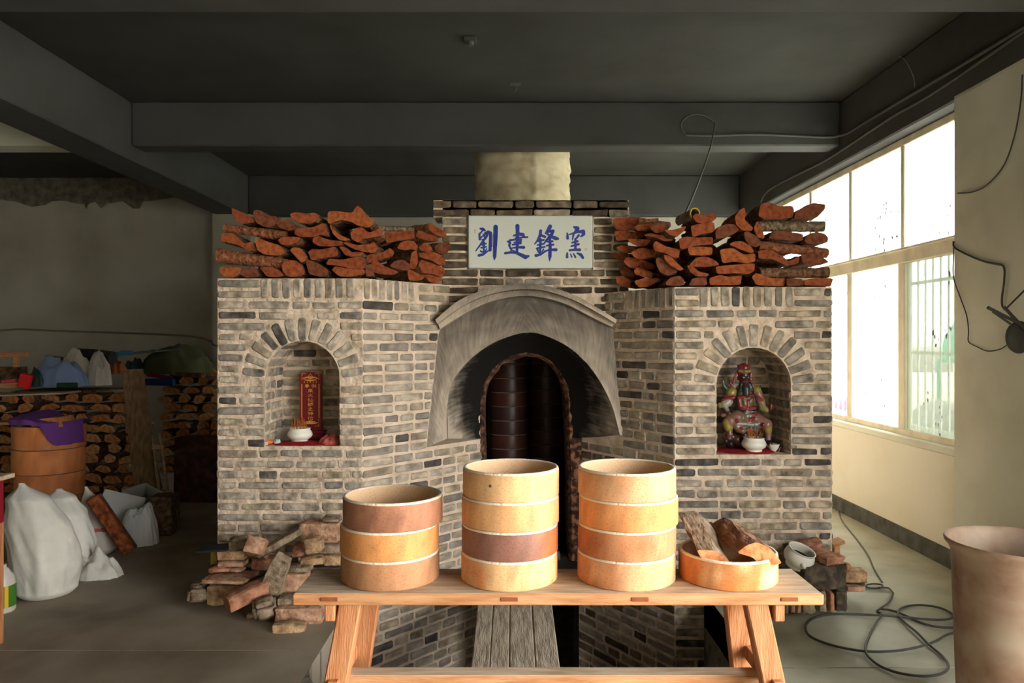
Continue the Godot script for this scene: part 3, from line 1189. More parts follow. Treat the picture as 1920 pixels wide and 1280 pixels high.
	# --- plaque
	var pl := thing("name_plaque", "white glazed plaque with four blue brush-written characters, set over the kiln door", "plaque", Vector3((878 + 1111) * 0.5 * 4.97 / F - 960 * 4.97 / F, 1.5 + (640 - 453.5) * 4.97 / F, -4.97))
	var w := 233.0 * 4.97 / F
	var h := 99.0 * 4.97 / F
	mb = MB.new()
	mb.obox(Transform3D(Basis(), Vector3(0, 0, -0.008)), Vector3(w, h, 0.028), 0.006)
	var glaze := mat("plaque_glaze", C(214, 218, 208), 0.25)
	part("tile", mb.mesh(), glaze, pl)
	mb = MB.new()
	mb.quad(Vector3(-w * 0.485, -h * 0.475, 0.0068), Vector3(w * 0.485, -h * 0.475, 0.0068), Vector3(w * 0.485, h * 0.475, 0.0068), Vector3(-w * 0.485, h * 0.475, 0.0068))
	var ink := mat("plaque_print", Color.WHITE, 0.25)
	ink.albedo_texture = plaque_image()
	part("lettering", mb.mesh(), ink, pl)
	# --- wrapped chimney
	chimney()

func place_bricks(kiln: Node) -> void:
	var order := []
	for i in brick_list.size():
		order.append([brick_list[i][0], i])
	order.sort_custom(func(a, b): return a[0] > b[0])
	var rest := {}
	for k in order.size():
		var q: Array = brick_list[order[k][1]]
		if k < 300:
			var o := part("brick", q[2], M[q[3]], q[4])
			o.transform = q[1]
		else:
			if not rest.has(q[3]):
				rest[q[3]] = SurfaceTool.new()
				rest[q[3]].begin(Mesh.PRIMITIVE_TRIANGLES)
			rest[q[3]].append_from(q[2], 0, q[1])
	var all := ArrayMesh.new()
	for key in rest:
		rest[key].commit(all)
		all.surface_set_material(all.get_surface_count() - 1, M[key])
	var o := part("brickwork", all, null, kiln)
	o.set_meta("kind", "stuff")
	print("bricks ", brick_list.size())

# brush strokes: each stroke is a list of [x, y, width]
func paint_stroke(im: Image, st: Array, k: float, ox: float, oy: float, col: Color, wk := 1.0) -> void:
	for i in st.size() - 1:
		var a: Array = st[i]
		var b: Array = st[i + 1]
		var steps := int(maxf(2, Vector2(b[0] - a[0], b[1] - a[1]).length() * k / 1.2))
		for s in steps + 1:
			var t := float(s) / steps
			var x := (lerpf(a[0], b[0], t) - ox) * k
			var y := (lerpf(a[1], b[1], t) - oy) * k
			var r := lerpf(a[2], b[2], t) * k * 0.5 * wk
			var j := -r
			while j <= r:
				var hw := sqrt(maxf(0.0, r * r - j * j))
				im.fill_rect(Rect2i(int(x - hw), int(y + j), int(maxf(1, hw * 2)), 1), col)
				j += 1.0

func plaque_image() -> ImageTexture:
	var W := 1200
	var H := 500
	var im := Image.create(W, H, false, Image.FORMAT_RGB8)
	im.fill(C(208, 212, 202))
	# coordinates measured on the photograph, eight units to a pixel
	var ox := 12.0
	var oy := 50.0
	var k := W / 1808.0
	var strokes := [
		[[165, 228, 18], [205, 238, 36], [235, 258, 20]], [[200, 262, 14], [152, 310, 24], [158, 388, 26]], [[160, 384, 18], [200, 338, 14]], [[205, 300, 10], [222, 352, 14]],
		[[225, 350, 14], [240, 298, 26], [285, 284, 40], [318, 296, 38], [318, 350, 34], [312, 548, 36]], [[262, 310, 14], [252, 380, 14]], [[272, 330, 26], [215, 405, 26], [160, 480, 20], [100, 560, 14]],
		[[190, 395, 14], [240, 380, 14]], [[195, 470, 22], [252, 452, 18]], [[180, 515, 20], [255, 500, 18]], [[222, 440, 26], [218, 575, 22]], [[170, 565, 18], [195, 580, 18]], [[262, 530, 14], [240, 570, 16]], [[145, 630, 30], [200, 618, 30], [284, 562, 16]],
		[[396, 205, 50], [393, 350, 50], [385, 500, 46], [380, 640, 40], [376, 698, 10]], [[354, 320, 7], [342, 500, 6]],
		[[722, 190, 46], [724, 280, 42], [722, 420, 38], [714, 590, 28]], [[665, 335, 18], [745, 308, 36], [805, 318, 38], [822, 350, 22]], [[690, 372, 16], [800, 360, 18], [872, 355, 20]], [[605, 405, 24], [700, 392, 18], [780, 392, 20]], [[672, 435, 16], [775, 415, 24]], [[650, 470, 20], [770, 446, 26]], [[640, 520, 14], [740, 508, 26], [815, 510, 34]],
		[[575, 420, 18], [612, 440, 28], [598, 480, 24], [622, 530, 22]], [[640, 520, 14], [622, 570, 18], [600, 592, 18]], [[625, 540, 12], [700, 580, 20]], [[540, 597, 28], [620, 585, 26], [700, 588, 30], [780, 625, 40], [840, 655, 46], [890, 640, 22]],
		[[1070, 262, 34], [1062, 330, 34], [1022, 410, 26], [978, 462, 12]], [[1066, 325, 30], [1138, 352, 26]], [[1040, 415, 20], [1118, 398, 22]], [[1022, 475, 18], [1120, 455, 20]], [[1068, 390, 32], [1060, 590, 28]], [[1010, 525, 20], [1132, 502, 20]], [[1022, 540, 22], [1036, 580, 18]], [[1112, 540, 18], [1092, 580, 16]], [[1000, 632, 34], [1060, 618, 28], [1160, 560, 14]],
		[[1212, 195, 44], [1184, 255, 44], [1142, 300, 18]], [[1180, 275, 24], [1258, 262, 32], [1232, 320, 36], [1160, 400, 26], [1110, 465, 12]], [[1165, 305, 24], [1220, 345, 28], [1290, 372, 44], [1330, 380, 26]], [[1170, 425, 18], [1250, 418, 22]], [[1160, 485, 18], [1260, 468, 22]], [[1130, 565, 14], [1210, 545, 24], [1300, 545, 34]], [[1208, 340, 26], [1212, 500, 36], [1208, 640, 40], [1203, 715, 8]],
		[[1568, 205, 20], [1622, 225, 46], [1590, 285, 34]], [[1468, 296, 16], [1474, 372, 32]], [[1490, 322, 12], [1560, 295, 20], [1640, 275, 30], [1708, 272, 44], [1716, 310, 34], [1678, 345, 22]], [[1562, 320, 24], [1545, 400, 12]], [[1640, 330, 26], [1596, 385, 18]],
		[[1590, 380, 24], [1590, 545, 30]], [[1540, 440, 20], [1622, 416, 26]], [[1530, 492, 20], [1640, 462, 26]], [[1505, 552, 24], [1580, 546, 26], [1656, 546, 32]], [[1468, 596, 20], [1466, 655, 30]], [[1518, 608, 12], [1536, 652, 20]], [[1560, 602, 14], [1592, 656, 22]], [[1615, 596, 16], [1672, 620, 36], [1702, 664, 30]],
	]
	var r := RandomNumberGenerator.new()
	r.seed = 3
	for s in strokes:
		paint_stroke(im, s, k, ox, oy, C(44 + r.randi() % 18, 58 + r.randi() % 18, 132 + r.randi() % 20), 1.38)
	# two small red seals
	for q in [[74, 240, 24, 62], [1730, 520, 38, 44]]:
		for yy in 6:
			for xx in 4:
				if r.randf() < 0.72:
					im.fill_rect(Rect2i(int((q[0] + q[2] * xx / 4.0 - ox) * k), int((q[1] + q[3] * yy / 6.0 - oy) * k), int(maxf(2, q[2] * k / 4.6)), int(maxf(2, q[3] * k / 7.5))), C(196, 130, 118))
	return ImageTexture.create_from_image(im)

func chimney() -> void:
	var ch := thing("chimney_flue", "round chimney wrapped in wrinkled off-white cloth behind the upper kiln wall", "chimney", Vector3((978 - 960) * 7.2 / F, 0, -7.2))
	var nz := FastNoiseLite.new()
	nz.seed = 12
	nz.frequency = 1.0
	nz.fractal_octaves = 4
	var rows := []
	var R := 0.45
	var NR := 70
	for i in NR + 1:
		var y := lerpf(1.905, CEIL - 0.001, float(i) / NR)
		var row := PackedVector3Array()
		for j in 96:
			var a := TAU * j / 96
			var r := R * (1.0 + 0.02 * cos(a * 2.0 + 0.6) - 0.02 * (y - 1.9) / 1.6)
			# horizontal wrinkles of the wrapping, and the lapped seam
			r += nz.get_noise_3d(cos(a) * 1.1, y * 19.0 + nz.get_noise_2d(a * 2.0, 4.0) * 1.6, sin(a) * 1.1) * 0.022 + nz.get_noise_3d(cos(a) * 2.0, y * 3.0, sin(a) * 2.0) * 0.012
			var s := a - 1.33
			if absf(s) < 0.05:
				r += 0.014 * (0.05 - absf(s)) / 0.05
			if s < 0 and s > -1.4:
				r += 0.012
			row.append(Vector3(cos(a) * r, y, sin(a) * r))
		rows.append(row)
	var mb := MB.new()
	mb.grid(rows, true, true)
	part("cloth_wrap", mb.mesh(), mat("flue_cloth", C(234, 226, 204), 0.9, noise_tex(81, 0.01, [[0.0, C(186, 174, 148)], [0.4, C(224, 217, 200)], [1.0, C(255, 252, 244)]], 512, 5), 0.9), ch)
	mb = MB.new()
	mb.lathe([Vector2(0.43, 0.0), Vector2(0.43, 0.03)], 40, Vector3(0, 1.879, 0))
	part("brick_base", mb.mesh(), M.smoky_2, ch)

# ---------------------------------------------------------------- firewood on the kiln
const ORD := ["first", "second", "third", "fourth", "fifth", "sixth", "seventh", "eighth", "ninth", "tenth", "eleventh", "twelfth", "thirteenth", "fourteenth"]

func chaikin(l: Array) -> Array:
	var o := []
	for i in l.size():
		var a: Vector3 = l[i]
		var b: Vector3 = l[(i + 1) % l.size()]
		o.append(a.lerp(b, 0.13))
		o.append(a.lerp(b, 0.87))
	return o

# a split log: front loop (sawn end) extruded along "go"; returns [cut mesh, side mesh] around the loop's centre
func log_meshes(loop: Array, go: Vector3, seed_: int, taper := 0.10) -> Array:
	var r := RandomNumberGenerator.new()
	r.seed = seed_
	var ctr := Vector3.ZERO
	for p in loop:
		ctr += p
	ctr /= loop.size()
	var rings := []
	var rows := 5
	for k in rows + 1:
		var t := float(k) / rows
		var ring := []
		var sc := 1.0 + r.randf_range(-0.05, 0.05) - taper * t
		for p in loop:
			var q: Vector3 = ctr + (p - ctr) * (sc if k > 0 else 1.0)
			if k > 0:
				q += Vector3(r.randf_range(-1, 1), r.randf_range(-1, 1), 0) * 0.004
			ring.append(q + go * t)
		rings.append(ring)
	var side := MB.new()
	for k in rows:
		side.skirt(rings[k], rings[k + 1], ctr + go * ((k + 0.5) / rows))
	var cut := MB.new()
	cut.face(rings[0], -go)
	var rear := MB.new()
	rear.face(rings[rows], go)
	return [cut.mesh(), side.mesh(), ctr, rear.mesh()]

func log_d_left(px: float) -> float:
	if px < 680:
		return KD
	return 4.908 / (0.898 - (px - 960.0) / F)

func log_d_right(px: float) -> float:
	if px > 1265:
		return KD
	return 3.8996 / (0.6545 + (px - 960.0) / F)

func pile(polys: Array, k: float, ox: float, oy: float, left: bool, where: String, grp: String) -> void:
	var items := []
	for q in polys:
		var cx := 0.0
		var cy := 0.0
		for p in q[1]:
			cx += p[0]
			cy += p[1]
		items.append({"c": Vector2(cx, cy) / q[1].size(), "q": q})
	items.sort_custom(func(a, b): return a.c.y < b.c.y)
	var nrows := 6
	var y0: float = items[0].c.y
	var y1: float = items[items.size() - 1].c.y
	var bands := []
	for i in nrows:
		bands.append([])
	for it in items:
		bands[clampi(int((it.c.y - y0) / (y1 - y0 + 0.01) * nrows), 0, nrows - 1)].append(it)
	for bi in nrows:
		bands[bi].sort_custom(func(a, b): return a.c.x < b.c.x)
		for j in bands[bi].size():
			var it: Dictionary = bands[bi][j]
			var q: Array = it.q
			var kind: String = q[0]
			var px: float = ox + it.c.x / k
			var d := (log_d_left(px) if left else log_d_right(px)) + 0.02 + rng.randf() * 0.03
			var loop := []
			for p in q[1]:
				loop.append(P(ox + p[0] / k, oy + p[1] / k, d))
			var place := "%s from left in %s row down, %s" % [ORD[j], ORD[bi], where]
			var dark: bool = kind.contains("d")
			if kind.contains("s"):
				side_log(loop, d, q[2], "barked log laid sideways, " + place, grp)
				continue
			var mid := Vector3.ZERO
			for p in loop:
				mid += p / loop.size()
			for i in loop.size():
				loop[i] = mid + (loop[i] - mid) * 1.03
			loop = chaikin(loop)
			var go := Vector3(rng.randf_range(-0.015, 0.015), rng.randf_range(-0.004, 0.004), -rng.randf_range(0.30, 0.40))
			if left and px > 690:
				go = Vector3(lerpf(-0.04, -0.24, clampf((px - 690) / 110.0, 0, 1)), 0, lerpf(-0.34, -0.20, clampf((px - 690) / 110.0, 0, 1)))
			if not left and px < 1255:
				go = Vector3(lerpf(0.04, 0.25, clampf((1255 - px) / 80.0, 0, 1)), 0, lerpf(-0.34, -0.20, clampf((1255 - px) / 80.0, 0, 1)))
			var ms := log_meshes(loop, go, hash(place))
			var w := 0.0
			for p in loop:
				w = maxf(w, absf(p.x - ms[2].x))
			var look := "small split log" if w < 0.055 else ("wide split log" if w > 0.11 else "split log")
			var t := thing("firewood_log", (("dark " if dark else "") + look + ", " + place), "log", ms[2], 0, grp)
			var c := part("cut_end", ms[0], M["cut_%d" % (4 if dark else [0, 0, 1, 2, 2, 0][rng.randi() % 6])], t, -ms[2])
			part("cut_end", ms[3], c.material_override, t, -ms[2])
			part("bark", ms[1], M["bark_%d" % [0, 0, 1, 3][rng.randi() % 4]], t, -ms[2])

# a log that lies along the front of the pile: loop = its four corners (left top, right top, right bottom, left bottom)
func side_log(loop: Array, d: float, bark: int, label: String, grp: String) -> void:
	var a: Vector3 = (loop[0] + loop[3]) * 0.5
	var b: Vector3 = (loop[1] + loop[2]) * 0.5
	var ra: float = (loop[0] - loop[3]).length() * 0.5
	var rb: float = (loop[1] - loop[2]).length() * 0.5
	var n := 14
	var rows := []
	var S := 12
	var nz := FastNoiseLite.new()
	nz.seed = hash(label)
	nz.frequency = 4.0
	for i in n + 1:
		var t := float(i) / n
		var p := a.lerp(b, t) + Vector3(0, 0, -0.06)
		var row := PackedVector3Array()
		for j in S:
			var an := TAU * j / S
			var r := lerpf(ra, rb, t) * (1.0 + 0.25 * nz.get_noise_3d(t * 1.2, cos(an), sin(an)))
			row.append(p + Vector3(0, sin(an) * r, cos(an) * r * (1.15 if cos(an) > 0 else 1.25)))
		rows.append(row)
	var mb := MB.new()
	mb.grid(rows, true, true)
	var ctr := a.lerp(b, 0.5)
	var t := thing("firewood_log", label, "log", ctr, 0, grp)
	part("bark", mb.mesh(), M["bark_%d" % bark], t, -ctr)
	for e in 2:
		mb = MB.new()
		mb.face(Array(rows[0 if e == 0 else n]), Vector3.LEFT if e == 0 else Vector3.RIGHT)
		part("cut_end", mb.mesh(), M.cut_2, t, -ctr)

func build_kiln_logs() -> void:
	var L := [
		["", [[145, 125], [190, 145], [305, 190], [320, 235], [235, 248], [180, 230], [150, 180]]],
		["d", [[315, 150], [345, 137], [390, 160], [430, 185], [490, 190], [505, 225], [475, 265], [400, 272], [340, 240], [318, 200]]],
		["d", [[490, 240], [530, 212], [575, 210], [640, 260], [640, 290], [590, 300], [520, 280]]],
		["", [[600, 175], [640, 158], [690, 165], [730, 170], [790, 160], [825, 190], [800, 230], [740, 245], [680, 240], [620, 215]]],
		["", [[900, 170], [915, 150], [990, 152], [1085, 165], [1125, 105], [1165, 135], [1180, 180], [1250, 220], [1255, 245], [1210, 275], [1130, 260], [1080, 230], [1000, 215], [905, 250]]],
		["s", [[60, 238], [550, 292], [550, 372], [60, 305]], 3],
		["", [[638, 300], [660, 280], [780, 275], [865, 240], [885, 290], [885, 345], [840, 330], [780, 350], [680, 348], [642, 330]]],
		["", [[915, 250], [960, 310], [1000, 340], [1075, 370], [1030, 380], [985, 372], [940, 330], [918, 285]]],
		["", [[1075, 320], [1110, 285], [1165, 275], [1215, 320], [1310, 280], [1320, 340], [1240, 355], [1170, 365], [1135, 395], [1085, 365]]],
		["", [[1340, 325], [1440, 310], [1565, 285], [1570, 365], [1450, 375], [1360, 400]]],
		["s", [[1262, 248], [1560, 262], [1560, 300], [1262, 290]], 2],
		["", [[1605, 295], [1680, 325], [1755, 355], [1755, 390], [1660, 375], [1585, 345]]],
		["", [[1690, 240], [1760, 280], [1825, 315], [1815, 355], [1740, 335], [1685, 290]]],
		["", [[62, 325], [150, 320], [185, 350], [240, 405], [305, 385], [310, 450], [275, 460], [190, 410], [65, 385]]],
		["", [[325, 370], [360, 362], [440, 395], [510, 415], [550, 450], [555, 480], [500, 495], [400, 488], [345, 450]]],
		["", [[505, 380], [535, 352], [600, 350], [680, 355], [650, 395], [590, 415], [535, 410]]],
		["", [[780, 370], [800, 335], [860, 360], [920, 375], [1010, 385], [1005, 415], [920, 425], [830, 420], [782, 395]]],
		["", [[1020, 400], [1040, 390], [1120, 415], [1220, 410], [1250, 390], [1290, 440], [1250, 475], [1170, 465], [1090, 440]]],
		["", [[985, 425], [1030, 430], [1080, 470], [1175, 470], [1150, 500], [1080, 505], [1030, 490]]],
		["", [[1440, 440], [1465, 395], [1515, 378], [1570, 385], [1600, 420], [1595, 455], [1550, 445], [1500, 455]]],
		["", [[1610, 430], [1655, 392], [1700, 420], [1718, 460], [1680, 470], [1625, 455]]],
		["d", [[1735, 425], [1770, 395], [1850, 392], [1852, 440], [1825, 485], [1780, 485], [1740, 460]]],
		["s", [[12, 428], [565, 515], [565, 602], [12, 545]], 3],
		["", [[600, 455], [625, 433], [680, 440], [725, 490], [728, 530], [690, 552], [650, 510]]],
		["", [[745, 470], [770, 448], [850, 450], [950, 428], [975, 460], [970, 500], [880, 510], [770, 535]]],
		["", [[885, 565], [910, 520], [1010, 530], [1130, 505], [1165, 510], [1190, 545], [1175, 600], [1080, 598], [980, 575]]],
		["", [[1200, 500], [1260, 475], [1330, 470], [1380, 437], [1415, 470], [1400, 500], [1310, 525], [1215, 555]]],
		["", [[1550, 480], [1592, 450], [1602, 550], [1572, 604], [1535, 590]]],
		["", [[1612, 470], [1650, 458], [1760, 480], [1810, 520], [1815, 570], [1770, 570], [1700, 530], [1620, 510]]],
		["", [[1610, 560], [1630, 530], [1700, 555], [1800, 590], [1812, 620], [1790, 665], [1720, 640], [1640, 630]]],
		["", [[1240, 545], [1275, 533], [1340, 580], [1450, 625], [1400, 645], [1310, 640], [1230, 620]]],
		["d", [[1385, 575], [1420, 540], [1490, 530], [1540, 570], [1540, 610], [1480, 610], [1400, 590]]],
		["", [[50, 590], [130, 580], [220, 595], [200, 640], [150, 670], [90, 660], [52, 630]]],
		["", [[365, 590], [430, 585], [500, 600], [550, 650], [500, 665], [420, 660]]],
		["", [[535, 565], [570, 535], [640, 535], [690, 580], [700, 640], [640, 662], [580, 660], [545, 620]]],
		["d", [[725, 540], [740, 525], [820, 560], [900, 610], [880, 658], [830, 660], [750, 640]]],
		["", [[930, 610], [955, 580], [1060, 600], [1180, 605], [1180, 640], [1080, 662], [990, 660]]],
		["", [[1520, 600], [1560, 615], [1600, 640], [1660, 650], [1640, 680], [1590, 695], [1530, 690]]],
		["", [[1655, 655], [1700, 640], [1780, 660], [1785, 690], [1740, 715], [1690, 700]]],
		["d", [[225, 600], [330, 590], [360, 660], [250, 668], [205, 640]]],
		["d", [[1190, 580], [1235, 560], [1260, 655], [1195, 660]]],
	]
	pile(L, 4.174, 400, 360, true, "woodpile on left kiln wing", "firewood stacked on the left kiln wing")
	var R := [
		["", [[75, 210], [130, 200], [270, 190], [290, 220], [240, 270], [200, 295], [100, 285]]],
		["s", [[290, 195], [440, 188], [440, 222], [290, 222]], 3],
		["", [[245, 265], [280, 250], [390, 245], [370, 285], [330, 300], [265, 295]]],
		["", [[365, 280], [400, 255], [480, 240], [480, 270], [450, 305], [410, 315]]],
		["", [[470, 290], [540, 290], [640, 260], [620, 300], [570, 340], [520, 330]]],
		["", [[690, 185], [720, 165], [780, 175], [860, 165], [870, 200], [830, 230], [770, 240], [720, 230]]],
		["", [[678, 260], [720, 250], [850, 230], [858, 290], [840, 305], [760, 320], [690, 345]]],
		["d", [[865, 300], [895, 265], [950, 245], [1010, 250], [1045, 290], [1000, 320], [940, 345], [870, 358]]],
		["", [[1015, 190], [1050, 140], [1085, 120], [1098, 170], [1085, 210], [1150, 270], [1140, 295], [1070, 290], [1025, 250]]],
		["", [[1160, 270], [1185, 220], [1210, 260], [1240, 340], [1230, 358], [1190, 345], [1165, 300]]],
		["", [[1195, 180], [1215, 90], [1280, 80], [1350, 110], [1450, 105], [1465, 140], [1450, 195], [1360, 205], [1240, 205]]],
		["d", [[1480, 150], [1560, 100], [1620, 85], [1702, 95], [1700, 130], [1640, 195], [1550, 205], [1470, 200]]],
		["s", [[1215, 210], [1720, 210], [1720, 295], [1215, 292]], 2],
		["d", [[1275, 350], [1310, 295], [1400, 300], [1530, 320], [1530, 370], [1450, 370], [1320, 360]]],
		["d", [[1545, 370], [1570, 325], [1640, 305], [1700, 320], [1727, 350], [1720, 385], [1640, 398], [1570, 395]]],
		["", [[92, 300], [150, 295], [315, 310], [300, 355], [200, 365], [110, 372]]],
		["", [[315, 330], [360, 315], [450, 330], [550, 340], [530, 370], [470, 375], [400, 345]]],
		["", [[190, 360], [260, 358], [380, 365], [330, 410], [270, 418], [210, 385]]],
		["", [[585, 360], [640, 340], [720, 350], [840, 345], [840, 400], [740, 405], [600, 440]]],
		["d", [[1085, 310], [1110, 300], [1180, 340], [1220, 390], [1180, 420], [1130, 410], [1090, 360]]],
		["", [[970, 400], [1010, 380], [1070, 378], [1130, 410], [1160, 455], [1130, 465], [1060, 440]]],
		["s", [[1215, 362], [1750, 420], [1745, 495], [1215, 440]], 3],
		["", [[108, 420], [150, 405], [260, 420], [230, 460], [170, 465], [120, 445]]],
		["", [[218, 460], [290, 425], [390, 440], [410, 470], [370, 500], [280, 515], [240, 495]]],
		["", [[390, 400], [410, 375], [480, 415], [590, 440], [580, 500], [540, 500], [480, 465], [400, 450]]],
		["", [[655, 425], [740, 418], [840, 425], [835, 480], [740, 485], [665, 480]]],
		["", [[900, 440], [1000, 430], [1080, 480], [1165, 470], [1165, 530], [1100, 545], [1010, 530], [920, 545]]],
		["", [[1195, 450], [1290, 440], [1390, 500], [1420, 530], [1505, 490], [1495, 550], [1400, 560], [1300, 510], [1200, 510]]],
		["d", [[1520, 480], [1640, 470], [1735, 535], [1660, 560], [1540, 550]]],
		["", [[78, 480], [140, 465], [210, 475], [190, 510], [120, 520], [85, 500]]],
		["", [[160, 530], [190, 500], [300, 515], [400, 560], [380, 590], [300, 595], [200, 575]]],
		["", [[470, 480], [520, 490], [590, 560], [620, 590], [590, 600], [530, 570], [480, 520]]],
		["d", [[410, 510], [440, 500], [530, 570], [570, 610], [500, 640], [440, 610], [415, 560]]],
		["", [[665, 560], [720, 500], [800, 495], [870, 530], [890, 560], [800, 570], [700, 570]]],
		["", [[648, 560], [690, 570], [740, 610], [815, 625], [800, 645], [720, 645], [670, 610]]],
		["", [[870, 570], [960, 560], [1160, 545], [1160, 600], [1120, 625], [1000, 620], [880, 625]]],
		["s", [[1220, 572], [1755, 568], [1755, 650], [1220, 655]], 1],
		["d", [[118, 570], [170, 560], [240, 620], [235, 650], [150, 640]]],
		["", [[240, 600], [270, 578], [380, 615], [375, 660], [320, 650], [250, 630]]],
		["", [[103, 650], [150, 640], [220, 680], [210, 735], [160, 720], [110, 700]]],
		["", [[245, 680], [320, 660], [430, 660], [410, 690], [350, 725], [280, 728], [255, 705]]],
		["d", [[485, 690], [520, 655], [590, 640], [620, 670], [630, 710], [550, 718], [490, 712]]],
		["", [[820, 660], [900, 635], [960, 650], [1060, 640], [1055, 705], [1000, 710], [900, 712], [825, 710]]],
		["", [[1145, 650], [1180, 620], [1290, 660], [1395, 660], [1390, 720], [1320, 718], [1180, 712]]],
		["", [[1545, 680], [1620, 660], [1765, 660], [1745, 725], [1680, 720], [1600, 715], [1550, 712]]],
		["d", [[690, 660], [790, 650], [800, 712], [660, 716]]],
		["d", [[1410, 660], [1530, 665], [1540, 715], [1410, 718]]],
	]
	pile(R, 4.085, 1130, 360, false, "woodpile on right kiln wing", "firewood stacked on the right kiln wing")
	# the second row of logs behind, seen through the gaps
	for side in 2:
		var y0 := TOP_L if side == 0 else TOP_R
		for r in 5:
			for j in 5:
				var x := (-1.66 + j * 0.165) if side == 0 else (1.09 + j * 0.165)
				if r == 4 and j % 2 == 0:
					continue
				var loop := []
				for p in [[-0.075, -0.036], [0.0, -0.042], [0.075, -0.034], [0.07, 0.01], [0.03, 0.038], [-0.04, 0.036], [-0.07, 0.012]]:
					loop.append(Vector3(p[0], p[1], 0) * 1.04)
				var ms := log_meshes(chaikin(loop), Vector3(0, 0, -0.3), 900 + r * 5 + j + side * 50)
				var t := thing("rear_log", "split log in the rear row of the woodpile on the " + ("left" if side == 0 else "right") + " kiln wing", "log", Vector3(x + (0.04 if r % 2 else 0.0), y0 + 0.045 + r * 0.083, -KD - 0.52), 0, "rear row of firewood on the " + ("left" if side == 0 else "right") + " kiln wing")
				part("cut_end", ms[0], M.cut_4, t)
				part("bark", ms[1], M.bark_0, t)
	# a curled roll of grey strapping lying on the right pile
	var at := P(1300, 402, KD + 0.1)
	var t := thing("strap_roll", "grey roll with a yellow-edged curled end lying on the right woodpile", "roll", at)
	var pts := []
	for i in 26:
		var a := -0.6 + TAU * 0.8 * i / 25
		pts.append(Vector3(cos(a) * 0.03, sin(a) * 0.034, 0))
	var rows := []
	for z in [0.035, -0.12]:
		var row := PackedVector3Array()
		for p in pts:
			row.append(p * 1.0 + Vector3(-0.35 * (0.035 - z), -0.12 * (0.035 - z), z))
		rows.append(row)
	var mb := MB.new()
	mb.grid(rows, false, true)
	var inner := []
	for r in rows:
		var row := PackedVector3Array()
		for p in r:
			row.append(Vector3(p.x * 0.8, p.y * 0.8, p.z))
		inner.append(row)
	mb.grid(inner, false, false)
	part("strap", mb.mesh(), M.bark_2, t)
	mb = MB.new()
	var e := []
	for p in pts:
		e.append(p * 0.92 + Vector3(0, 0, 0.036))
	mb.tube(e, 0.005, 6)
	part("edge", mb.mesh(), mat("strap_yellow", C(190, 160, 60), 0.8), t)

# ---------------------------------------------------------------- bench and saggars
const BT := 0.75
func leg_box(mb: MB, a: Vector3, b: Vector3, w: float, dp: float) -> void:
	var y := (a - b).normalized()
	var z := Vector3(0, -y.z, y.y).normalized()
	var x := y.cross(z).normalized()
	mb.obox(Transform3D(Basis(x, y, z), (a + b) * 0.5), Vector3(w, (a - b).length(), dp), 0.004)

func build_bench() -> void:
	var b := thing("work_bench", "long low wooden bench with splayed legs holding the saggars before the kiln", "bench", Vector3(0.137, 0, -2.3475))
	var o := -b.position
	var x0 := -0.655
	var x1 := 0.93
	var d0 := 2.225
	var d1 := 2.475
	var mb := MB.new()
	mb.obox(Transform3D(Basis(), Vector3((x0 + x1) * 0.5, BT - 0.02, -(d0 + d1) * 0.5)), Vector3(x1 - x0, 0.034, d1 - d0), 0.004)
	var top := part("tabletop", mb.mesh(), M.pale_wood, b, o)
	# layer of clay dust trodden on the upper face
	mb = MB.new()
	var e := 0.006
	mb.box(Vector3(x0 + e, BT - 0.0032, -d1 + e), Vector3(x1 - e, BT - 0.0014, -d0 - e))
	part("dust_layer", mb.mesh(), M.dusty_wood, top)
	for px in [617, 955, 1200, 1480]:
		mb = MB.new()
		mb.obox(Transform3D(Basis(), Vector3((px - 960) * d0 / F, BT - 0.018, -d0 + 0.0012)), Vector3(0.052, 0.012, 0.004), 0.0015)
		part("tenon_end", mb.mesh(), mat("tenon_wood", C(150, 92, 62), 0.9, M.pale_wood.albedo_texture, 6.0), top)
	# four splayed legs
	var tops := [[-0.485, 2.27, -0.60, 2.13], [-0.455, 2.43, -0.575, 2.57], [0.735, 2.27, 0.855, 2.13], [0.715, 2.43, 0.83, 2.57]]
	for q in tops:
		mb = MB.new()
		leg_box(mb, Vector3(q[0], BT - 0.03, -q[1]), Vector3(q[2], 0.004, -q[3]), 0.066, 0.05)
		part("leg", mb.mesh(), M.leg_wood, b, o)
	# long stretcher and the two end rungs
	mb = MB.new()
	mb.obox(Transform3D(Basis(), Vector3(0.13, 0.452, -2.34)), Vector3(1.30, 0.028, 0.062), 0.003)
	var str_ := part("stretcher", mb.mesh(), M.pale_wood, b, o)
	mb = MB.new()
	mb.box(Vector3(-0.51, 0.4655, -2.368), Vector3(0.77, 0.4672, -2.312))
	part("dust_layer", mb.mesh(), M.dusty_wood, str_)
	for s in [[-0.525, 0.452], [0.78, 0.452]]:
		mb = MB.new()
		mb.obox(Transform3D(Basis(), Vector3(s[0], s[1] + 0.03, -2.35)), Vector3(0.032, 0.045, 0.34), 0.003)
		part("rung", mb.mesh(), M.leg_wood, b, o)
	for s in [[-0.545, 0.0], [0.80, 0.0]]:
		mb = MB.new()
		mb.obox(Transform3D(Basis(), Vector3(s[0], BT - 0.062, -2.35)), Vector3(0.03, 0.05, 0.24), 0.003)
		part("cleat", mb.mesh(), M.leg_wood, b, o)

